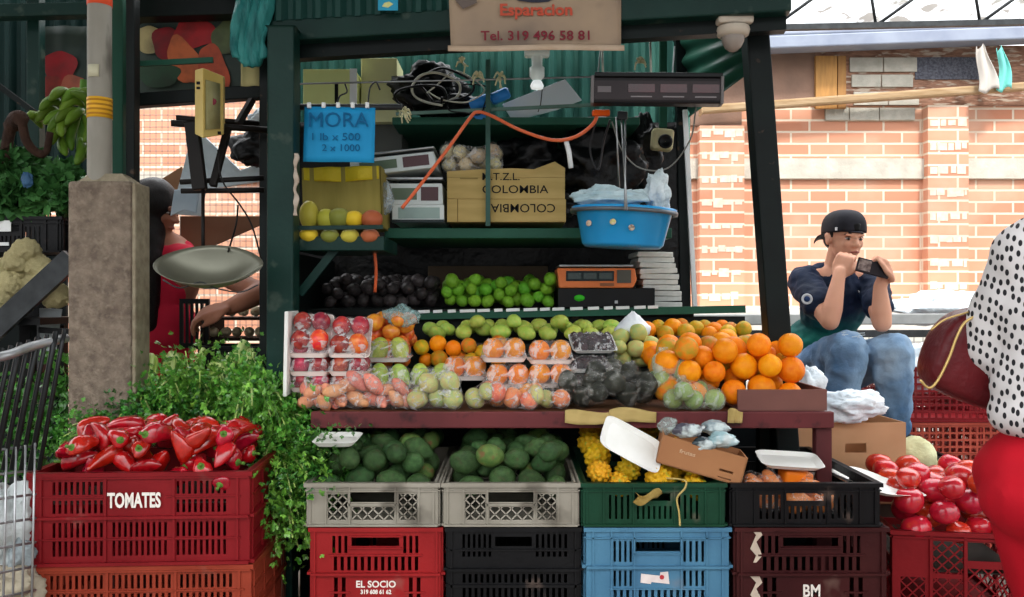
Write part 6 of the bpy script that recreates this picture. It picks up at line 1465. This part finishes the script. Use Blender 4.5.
def head(m, c, fwd, up=(0, 0, 1), s=1.0):
    """head with jaw, nose, brow, ears; c is the middle of the skull; returns a placer for features"""
    f = Vector(fwd).normalized(); u_ = Vector(up); u_ = (u_-f*u_.dot(f)).normalized(); r_ = f.cross(u_)
    W = lambda x, y, z: Vector(c)+(r_*x+f*y+u_*z)*s
    B = Matrix((r_, f, u_)).transposed().to_4x4()
    def e(x, y, z, a, b, d_): m.ball(None, 20, 14, M=Matrix.Translation(W(x, y, z)) @ B, sc=(a*s, b*s, d_*s))
    e(0, -.008, .022, .076, .094, .092); e(0, .022, -.03, .062, .068, .082); e(0, .045, -.082, .034, .034, .028); e(0, .02, -.07, .05, .05, .036)
    e(0, .082, .012, .052, .014, .012); e(.03, .068, -.028, .022, .02, .022); e(-.03, .068, -.028, .022, .02, .022)
    caps(m, [W(0, .088, .002), W(0, .103, -.026), W(0, .108, -.034)], [.008*s, .0115*s, .0125*s], 8); e(.012, .098, -.037, .009, .01, .007); e(-.012, .098, -.037, .009, .01, .007)
    e(0, .088, -.062, .022, .012, .006); e(0, .086, -.07, .018, .012, .006)
    for sd in (-1, 1): e(sd*.078, -.004, -.012, .009, .018, .030); e(sd*.083, -.010, .004, .008, .012, .014)
    return W, B
def face_parts(W, B, t, L0, s=1.0):
    EW, EB, LP = mat('eye_white', 'A89C96', rough=.3), mat('eye_dark', '1A1210', rough=.2), mat('lips', '9A5A50', rough=.5)
    for sd, nm in ((-1, 'eye'), (1, 'eye')):
        q = MB(); q.ball(None, 12, 8, M=Matrix.Translation(W(sd*.031, .078, -.006)-L0) @ B, sc=(.0135*s, .010*s, .0045*s)); e_ = ob(nm, q, EW, t)
        q = MB(); q.ball(None, 10, 6, M=Matrix.Translation(W(sd*.031+.002, .0855, -.0075)-L0) @ B, sc=(.0068*s, .004*s, .0066*s)); ob('iris', q, EB, e_)
        q = MB(); q.tube([W(sd*.014, .090, .013)-L0, W(sd*.032, .088, .018)-L0, W(sd*.05, .076, .012)-L0], [.0035, .0042, .0022], 6); ob('eyebrow', q, HAIR, t)
        q = MB(); q.tube([W(sd*.017, .0845, .001)-L0, W(sd*.031, .0885, .0035)-L0, W(sd*.046, .079, -.001)-L0], [.0016, .0024, .0014], 6); ob('eyelash', q, HAIR, t)
    q = MB(); q.tube([W(-.022, .090, -.066)-L0, W(0, .099, -.064)-L0, W(.022, .090, -.066)-L0], [.003, .0055, .003], 6); ob('lips', q, LP, t)

# --- seated young man with the phone
h0 = at(844, 237, 3.88)
man = thing('person', 'young man in backward cap and dark football shirt sitting with phone, fist at chin', 'person', V(at(810, 0, 4.05).x, 4.0, at(0, 392, 4.05).z))
M0 = man.location.copy(); A = lambda x, y, Y: at(x, y, Y)
m = MB()
W, B = head(m, h0, (.22, -1, -.10), (.02, .0, 1), 1.0)
caps(m, [W(0, -.02, -.05), A(836, 268, 3.95)], [.052, .056])
ell(m, A(834, 300, 3.99), (.15, .10, .19), (.25, 0, .1)); ell(m, A(820, 350, 4.07), (.14, .10, .14), (.3, 0, 0)); ell(m, A(818, 378, 4.10), (.15, .12, .10))
shR, shL = A(803, 281, 3.95), A(872, 281, 3.94); elR, elL = A(830, 321, 3.66), A(882, 323, 3.64); wrR, wrL = A(838, 281, 3.69), A(880, 287, 3.64)
caps(m, [A(836, 278, 3.97), shR, shR.lerp(elR, .5), elR], [.06, .062, .050, .040]); caps(m, [A(836, 278, 3.97), shL, shL.lerp(elL, .5), elL], [.06, .060, .048, .040])
caps(m, [elR, elR.lerp(wrR, .3), wrR, A(840, 272, 3.70)], [.040, .043, .029, .026]); caps(m, [elL, elL.lerp(wrL, .3), wrL, A(884, 276, 3.63)], [.040, .042, .028, .026])
hand(m, A(842, 266, 3.71), (.35, .0, .9), (-.5, -.85, .1), -1, 1.0, (1.5, 1.5, 1.5, 1.5), .9)
hand(m, A(889, 271, 3.615), (-.25, .1, .9), (.9, -.35, .1), 1, 1.0, (1.15, 1.2, 1.25, 1.3), .3)
kR, kL, hR, hL, aR, aL = A(848, 350, 3.64), A(893, 352, 3.62), A(808, 374, 4.08), A(836, 374, 4.10), A(842, 436, 3.74), A(894, 432, 3.70)
caps(m, [hR, kR, aR], [.08, .055, .038]); caps(m, [hL, kL, aL], [.08, .055, .038])
m.v = [v-M0 for v in m.v]; ob('body', remesh(m, .0058, 3), SKIN, man)
face_parts(W, B, man, M0)
def garment(nm, build, vox, mt, parent, L0, sm=4, wr=.0, ws=9):
    q = MB(); build(q); q.v = [v-L0 for v in q.v]; me = remesh(q, vox, sm)
    if wr:
        for v in me.vertices:
            n_ = v.normal; k = noise.noise(v.co*ws)+.5*noise.noise(v.co*ws*2.3); v.co += n_*wr*k
    return ob(nm, me, mt, parent)
# shirt with a teal lower half that belongs to its print
def shirt_mat():
    m_ = mat('football_shirt', '141E30', '1A2740', rough=.75, scale=6, bump=.15, bscale=150); nt = m_.node_tree; N = nt.nodes; L = nt.links; b = N['Principled BSDF']
    tc = N.new('ShaderNodeTexCoord'); sp = N.new('ShaderNodeSeparateXYZ'); L.new(tc.outputs['Object'], sp.inputs[0])
    no = N.new('ShaderNodeTexNoise'); no.inputs['Scale'].default_value = 7; L.new(tc.outputs['Object'], no.inputs[0])
    a = N.new('ShaderNodeMath'); a.operation = 'MULTIPLY_ADD'; a.inputs[1].default_value = .16; L.new(no.outputs[0], a.inputs[0]); L.new(sp.outputs[2], a.inputs[2])
    mr = N.new('ShaderNodeMapRange'); mr.inputs[1].default_value = .46; mr.inputs[2].default_value = .34; L.new(a.outputs[0], mr.inputs[0])
    mx = N.new('ShaderNodeMix'); mx.data_type = 'RGBA'; src = b.inputs['Base Color'].links[0].from_socket
    L.new(mr.outputs[0], mx.inputs[0]); L.new(src, mx.inputs[6]); mx.inputs[7].default_value = lin('1E6E62'); L.new(mx.outputs[2], b.inputs['Base Color']); return m_
SHM = shirt_mat()
def shirt(q):
    ell(q, A(834, 302, 3.99), (.165, .118, .185), (.25, 0, .1)); ell(q, A(818, 345, 4.07), (.162, .125, .14), (.3, 0, 0)); ell(q, A(814, 366, 4.10), (.16, .13, .09)); caps(q, [A(822, 277, 3.98), A(850, 277, 3.97)], [.068, .066])
    caps(q, [A(832, 282, 3.98), shR, shR.lerp(elR, .62)], [.066, .073, .073]); caps(q, [A(840, 282, 3.98), shL, shL.lerp(elL, .58)], [.062, .070, .068])
garment('shirt', shirt, .0075, SHM, man, M0, 3, .012, 16)
WB = mat('badge_white', 'D8DCE0', rough=.6)
ob('sleeve_badge', MB().lathe([(.001, 0), (.024, 0), (.024, .002), (.017, .002), (.017, .001), (.001, .001)], 20), WB, man, loc=A(807, 299, 3.725)-M0, rot=(PI/2, 0, -.5))
ob('badge_centre', MB().lathe([(.001, 0), (.013, 0), (.013, .001), (.001, .001)], 16), mat('badge_navy', '2A4068', rough=.6), man, loc=A(807, 299, 3.722)-M0, rot=(PI/2, 0, -.5))
q = MB(); q.ball(c=(0, 0, 0), sc=(.010, .003, .008), n=10, m=6); q.tube([(.004, 0, .004), (.010, 0, .016), (.006, 0, .022)], [.003, .003, .002], 6); q.tube([(-.004, 0, .004), (-.012, 0, .016)], [.004, .001], 6); q.tube([(0, 0, -.004), (.001, 0, -.022)], [.003, .002], 6)
ob('chest_crest', q, WB, man, loc=A(861, 294, 3.862)-M0)
def jeans(q):
    ell(q, A(812, 378, 4.10), (.158, .14, .095)); caps(q, [hR, A(826, 362, 3.88), kR, A(843, 385, 3.66), aR], [.112, .102, .086, .078, .070]); caps(q, [hL, A(862, 364, 3.88), kL, A(894, 385, 3.64), aL+V(0, 0, .02)], [.108, .100, .086, .077, .068])
garment('jeans', jeans, .009, JEANS, man, M0, 3, .014, 15)
DEN = mat('ripped_threads', 'B8C4CC', 'CCD6DC', rough=.9, scale=40)
rg = random.Random(4); q = MB()
for k in range(9): x = 838+rg.uniform(0, 22); y = 332+k*.7; p = A(x, y, 3.575)-M0; q.tube([p, p+V(rg.uniform(.01, .03), -.004, rg.uniform(-.004, .004))], .0012, 4)
ob('frayed_rip', q, DEN, man)
# backward cap
CAPM = mat('cap_black', '16161C', '202028', rough=.7, scale=20)
q = MB(); 
def capf(d):
    k = (abs(d.x)**2.7+abs(d.y)**2.7+abs(d.z)**2.7)**(-1/2.7); return Vector((d.x*k, d.y*k, max(d.z*k, -.10)))
q.ball(capf, 28, 18, M=Matrix.Translation(W(0, -.006, .026)) @ B @ Matrix.Rotation(.10, 4, 'X'), sc=(.084, .103, .098))
q.v = [v-M0 for v in q.v]; cp = ob('cap', q, CAPM, man)
q = MB(); q.sheet(lambda a, b: W((a-.5)*.155*(1-.25*b*b), -.085-.085*b*math.sqrt(max(0, 1-(2*a-1)**2*.55)), .018-.035*b-.02*(2*a-1)**2)-M0, 14, 6, thick=.004); ob('cap_brim', q, CAPM, cp)
q = MB(); q.sheet(lambda a, b: W((a-.5)*.066, .101-.3*(a-.5)**2*.35, .03+.034*b*(1-(2*a-1)**2)**.5)-M0, 12, 4, thick=-.003); ob('cap_opening', q, BLACK, cp)
q = MB(); q.tube([W((a-.5)*.07, .105-.09*(a-.5)**2, .024)-M0 for a in (0, .25, .5, .75, 1)], .006, 6, flat=.6); ob('cap_strap', q, mat('strap', '2E2E36', rough=.6), cp)
q = MB(); q.cbox(W(.074, .052, .035)-M0, (.012, .010, .014)); ob('cap_label', q, WB, cp)
HS = MB(); 
for sd in (-1, 1): HS.ball(None, 12, 8, M=Matrix.Translation(W(sd*.068, .008, .012)-M0) @ B, sc=(.010, .016, .022))
HS.ball(None, 16, 10, M=Matrix.Translation(W(0, -.052, -.015)-M0) @ B, sc=(.066, .050, .05)); ob('hair', HS, HAIR, man)
# shoes
def shoe(q, heel, toe):
    d = (toe-heel); caps(q, [heel+V(0, 0, .035), heel+d*.35+V(0, 0, .032), heel+d*.75+V(0, 0, .018), toe+V(0, 0, .012)], [.042, .042, .036, .028]); caps(q, [heel+V(0, 0, .012), toe], [.034, .030])
shm = mat('shoe_dark', '22242A', '30343C', rough=.6)
for h_, t_ in ((A(888, 447, 3.72), A(926, 450, 3.64)), (A(838, 450, 3.76), A(858, 452, 3.62))):
    garment('shoe', lambda q: shoe(q, h_, t_), .008, shm, man, M0, 2)
# what he sits on and rests his feet on
zs = A(0, 398, 4.1).z; SX = A(812, 0, 4.1).x
ST = thing('seat_crates', 'dark red stacked crates the young man sits on', 'crate', (SX, 4.17, 0)); bpy.data.objects.remove(ST)
for k in range(3): crate('dark red crate the young man sits on, %s of three' % ('lowest', 'middle', 'topmost')[k], RED1, .46, .36, (zs-.003)/3-.003, (SX, 4.17, .001+k*(zs-.003)/3), 'grid', 'grid')
tag(ob('seat_board', MB().box((-.24, -.2, 0), (.24, .19, .018)), mat('seat_wood', '4A3028', rough=.8), loc=(SX, 4.16, zs-.002)), 'dark board on the crates under the seated man', 'board')
zf = A(0, 451, 3.7).z
crate('low black crate under the seated man\'s shoes', BLKC, .5, .3, zf-.004, (A(878, 0, 3.7).x, 3.72, .002), 'grid', 'grid')
# phone
PH = thing('mobile_phone', 'black mobile phone held sideways by the seated man', 'phone', A(873, 268, 3.60), rot=(-.35, .28, -.25)); 
ob('case', MB().cbox((0, 0, 0), (.135, .010, .066)), mat('phone_black', '1C1A1E', '2A2428', rough=.3), PH, bev=.004); ob('camera_bump', MB().cbox((.04, -.006, .012), (.028, .004, .026)), BLACK, PH, bev=.002)
ob('case_pattern', MB().cbox((-.035, -.0055, 0), (.05, .001, .05)), mat('phone_pat', '4A3A38', '8A7A74', rough=.5, scale=60), PH)

# --- shopper at the right edge, seen from behind
WX, WYY = at(1078, 0, 1.68).x, 1.68
wom = thing('person', 'shopper in spotted white blouse and red trousers at the right edge, seen from behind', 'person', (WX, WYY, 0)); M1 = wom.location.copy()
D = lambda x, y, Y=1.68: at(x, y, Y)
m = MB(); hc = V(WX, WYY-.02, 1.25+.32); W1, B1 = head(m, hc, (.5, 1, 0))
caps(m, [W1(0, -.02, -.05), V(WX, WYY, 1.43)], [.05, .055]); ell(m, V(WX, WYY, 1.27), (.15, .10, .19)); ell(m, V(WX, WYY, 1.05), (.13, .1, .16)); ell(m, V(WX, WYY, .88), (.165, .13, .13))
caps(m, [V(WX-.06, WYY, .85), V(WX-.0, WYY, .48), V(WX-.03, WYY+.02, .09)], [.085, .055, .035]); caps(m, [V(WX+.08, WYY, .85), V(WX+.08, WYY, .48), V(WX+.09, WYY, .09)], [.085, .055, .035])
for sx_ in (-1, 1):
    s_ = V(WX+sx_*.115, WYY, 1.34); e_ = V(WX+sx_*.13, WYY+.10, 1.13) ; w_ = V(WX+sx_*.10, WYY+.30, 1.10); caps(m, [V(WX+sx_*.05, WYY, 1.38), s_, e_, w_], [.045, .045, .034, .024]); hand(m, w_+V(-sx_*.01, .05, 0), (-sx_*.2, 1, -.1), (0, 0, 1), sx_, .95, (.4, .4, .4, .4))
m.v = [v-M1 for v in m.v]; ob('body', remesh(m, .008, 3), SKIN, wom); face_parts(W1, B1, wom, M1)
def spots():
    m_ = bpy.data.materials.new('spotted_cloth'); m_.use_nodes = True; N = m_.node_tree.nodes; L = m_.node_tree.links; b = N['Principled BSDF']
    tc = N.new('ShaderNodeTexCoord'); sx = N.new('ShaderNodeSeparateXYZ'); ma = N.new('ShaderNodeMath'); ma.operation = 'MULTIPLY_ADD'; ma.inputs[1].default_value = -.75; cx_ = N.new('ShaderNodeCombineXYZ'); L.new(tc.outputs['Object'], sx.inputs[0]); L.new(sx.outputs[1], ma.inputs[0]); L.new(sx.outputs[0], ma.inputs[2]); L.new(ma.outputs[0], cx_.inputs[0]); L.new(sx.outputs[2], cx_.inputs[1])
    mp = N.new('ShaderNodeMapping'); mp.inputs['Scale'].default_value = (62, 44, 1); mp.inputs['Rotation'].default_value = (0, 0, .3); vo = N.new('ShaderNodeTexVoronoi'); vo.voronoi_dimensions = '2D'; vo.inputs['Scale'].default_value = 1; vo.inputs['Randomness'].default_value = .45
    L.new(cx_.outputs[0], mp.inputs[0]); L.new(mp.outputs[0], vo.inputs['Vector']); cr = N.new('ShaderNodeValToRGB'); cr.color_ramp.elements[0].position = .25; cr.color_ramp.elements[1].position = .30
    cr.color_ramp.elements[0].color = lin('14141A'); cr.color_ramp.elements[1].color = lin('CFCBCB'); L.new(vo.outputs['Distance'], cr.inputs[0]); L.new(cr.outputs[0], b.inputs['Base Color']); b.inputs['Roughness'].default_value = .85; return m_
def blouse(q):
    ell(q, V(WX-.0, WYY, 1.23), (.155, .125, .20)); ell(q, V(WX, WYY, 1.08), (.160, .13, .17)); ell(q, V(WX, WYY, 1.02), (.168, .145, .08)); caps(q, [V(WX-.08, WYY, 1.36), V(WX+.08, WYY, 1.36)], [.052, .052])
    for sx_ in (-1, 1): caps(q, [V(WX+sx_*.105, WYY, 1.335), V(WX+sx_*.13, WYY+.09, 1.15), V(WX+sx_*.125, WYY+.12, 1.12)], [.062, .060, .054])
garment('blouse', blouse, .009, spots(), wom, M1, 4, .010, 9)
def trous(q):
    ell(q, V(WX+.0, WYY-.0, .90), (.192, .155, .12)); ell(q, V(WX-.02, WYY-.03, .86), (.18, .15, .11)); caps(q, [V(WX-.06, WYY, .84), V(WX-.03, WYY, .70), V(WX-.0, WYY, .47), V(WX-.02, WYY+.02, .12)], [.112, .098, .073, .055]); caps(q, [V(WX+.08, WYY, .84), V(WX+.08, WYY, .47), V(WX+.09, WYY, .12)], [.112, .073, .055])
garment('trousers', trous, .009, mat('red_trousers', '9C0618', 'B00C20', rough=.75, scale=4, bump=.1, bscale=200), wom, M1, 4, .006, 8)
def whair(q): q.ball(None, 20, 14, M=Matrix.Translation(W1(0, -.02, .03)) @ B1, sc=(.09, .105, .10)); ell(q, W1(0, -.075, -.06), (.075, .04, .10))
garment('hair', whair, .009, HAIR, wom, M1)
for sx_ in (-1, 1): garment('shoe', lambda q: shoe(q, V(WX+(.09 if sx_ > 0 else -.03), WYY-.05, .03), V(WX+(.09 if sx_ > 0 else -.03), WYY+.16, .03)), .009, shm, wom, M1, 2)
# handbag on her arm
HB = thing('handbag', 'maroon leather handbag with a gold zip beside the spotted blouse', 'handbag', at(958, 362, 1.80)); L0 = HB.location.copy(); LE = mat('maroon_leather', '4A1418', '5E1C20', rough=.35, scale=6, bump=.3, bscale=60)
poly = [(919, 383), (924, 356), (934, 330), (950, 312), (972, 305), (1004, 308), (1020, 330), (1024, 380), (1016, 418), (990, 412), (955, 400)]
q = MB(); c_ = (968, 362)
for s, dy in ((.86, -.055), (.97, -.035), (1.0, 0), (.97, .035), (.86, .055)):
    for (x, y) in poly: p = at(c_[0]+(x-c_[0])*s, c_[1]+(y-c_[1])*s, 1.80)-L0; q.v.append(V(p.x, dy, p.z))
n = len(poly); q.f += [tuple(range(n)), tuple(range(5*n-1, 4*n-1, -1))]+[(i*n+k, (i+1)*n+k, (i+1)*n+(k+1) % n, i*n+(k+1) % n) for i in range(4) for k in range(n)]; q.sm = [True]*len(q.f)
ob('bag_body', q, LE, HB, sub=2)
ob('gold_zip', MB().tube(smoothpath([at(x, y, 1.735)-L0 for x, y in ((920, 380), (929, 388), (938, 380), (949, 358), (958, 334), (968, 320), (992, 310))], 5), .0028, 6), mat('gold', 'C8A868', 'B8985A', rough=.3, metal=.5), HB)
ob('top_piping', MB().tube(smoothpath([at(x, y, 1.755)-L0 for x, y in ((931, 330), (944, 320), (962, 314), (980, 309))], 5), .0022, 6), mat('gold', 'C8A868'), HB)
ob('bag_strap', MB().tube(smoothpath([at(988, 309, 1.80)-L0, at(984, 296, 1.80)-L0, at(1000, 262, 1.80)-L0, at(1040, 232, 1.74)-L0, at(1050, 300, 1.76)-L0], 5), .006, 8), LE, HB)
# the bag sits against a red crate edge
# --- person in red behind the pillar
red = thing('person', 'long-haired person in a red dress standing behind the concrete pillar', 'person', V(at(160, 0, 3.7).x, 3.7, 0)); M2 = red.location.copy(); E = lambda x, y, Y=3.7: at(x, y, Y)
m = MB(); W2, B2 = head(m, E(156, 208, 3.68), (.95, -.1, -.25)); caps(m, [W2(0, -.02, -.05), E(164, 240)], [.048, .052])
ell(m, E(166, 275), (.15, .10, .19)); ell(m, E(162, 330), (.13, .1, .18)); ell(m, E(162, 375), (.15, .12, .13))
caps(m, [E(150, 385), V(M2.x-.08, 3.7, .45), V(M2.x-.08, 3.7, .06)], [.08, .055, .04]); caps(m, [E(172, 385), V(M2.x+.06, 3.7, .45), V(M2.x+.06, 3.7, .06)], [.08, .055, .04])
caps(m, [E(170, 250), E(190, 258, 3.62), E(250, 288, 3.42), E(262, 292, 3.40)], [.05, .050, .042, .042]); caps(m, [E(262, 292, 3.40), E(240, 303, 3.30), E(228, 308, 3.26)], [.045, .038, .030]); hand(m, E(216, 310, 3.24), (-1, -.1, -.25), (.1, -.4, .9), 1, 1.1, (.6, .6, .7, .7))
caps(m, [E(150, 252), E(134, 270), E(126, 330)], [.045, .042, .036]); hand(m, E(126, 346), (0, 0, -1), (-1, 0, 0), 1, 1, (.5, .5, .5, .5))
m.v = [v-M2 for v in m.v]; ob('body', remesh(m, .0075, 3), SKIN2, red); face_parts(W2, B2, red, M2)
def dress(q):
    ell(q, E(167, 278), (.125, .11, .20)); ell(q, E(162, 330), (.15, .115, .20)); caps(q, [E(152, 250), E(182, 252)], [.05, .055]); caps(q, [E(176, 256, 3.66), E(196, 262, 3.60)], [.06, .058]); ell(q, E(164, 385), (.17, .14, .22))
garment('dress', dress, .010, mat('red_dress', 'A81830', 'C0203A', rough=.8, scale=4), red, M2, 4, .012, 8)
def rhair(q):
    q.ball(None, 20, 14, M=Matrix.Translation(W2(0, -.02, .02)) @ B2, sc=(.098, .110, .112)); caps(q, [E(150, 210, 3.68), E(149, 260, 3.60), E(150, 325, 3.60)], [.075, .06, .035])
garment('hair', rhair, .010, HAIR, red, M2, 4, .004, 14)
# ------------------------------------------------------------------ clear away the first fruits, camera and light
for p in PROTO:
    for ch in [x for x in bpy.data.objects if x.parent == p]: bpy.data.objects.remove(ch)
    bpy.data.objects.remove(p)
cam = bpy.data.cameras.new('camera'); co = bpy.data.objects.new('camera', cam); COL.objects.link(co)
co.location = (0, 0, CZ); co.rotation_euler = (PI/2, 0, 0); cam.sensor_width = 36; cam.lens = 36*F/1024; cam.clip_end = 60; cam.clip_start = .05
SC.camera = co
w = bpy.data.worlds.new('world'); SC.world = w; w.use_nodes = True; N = w.node_tree.nodes; L = w.node_tree.links
bg = N['Background']; bg.inputs[0].default_value = lin('F2F4F6')
tcw = N.new('ShaderNodeTexCoord'); sw = N.new('ShaderNodeSeparateXYZ'); mw_ = N.new('ShaderNodeMapRange'); mw_.inputs[1].default_value = .08; mw_.inputs[2].default_value = .55; mw_.inputs[3].default_value = .34*WORLD_S; mw_.inputs[4].default_value = 2.0*WORLD_S
L.new(tcw.outputs['Generated'], sw.inputs[0]); L.new(sw.outputs[2], mw_.inputs[0]); L.new(mw_.outputs[0], bg.inputs[1])
sun = bpy.data.lights.new('sun', 'SUN'); sun.energy = SUN_E; sun.angle = .12; sun.color = (1, .95, .88)
so = bpy.data.objects.new('sun', sun); COL.objects.link(so); so.rotation_euler = (math.radians(34), math.radians(12), 0)
SC.view_settings.view_transform = 'Standard'; SC.view_settings.look = 'None'; SC.view_settings.gamma = 1; SC.view_settings.use_curve_mapping = False
SC.view_settings.exposure = EXPO
SC.cycles.max_bounces = 8; SC.cycles.transparent_max_bounces = 16; SC.cycles.use_denoising = True
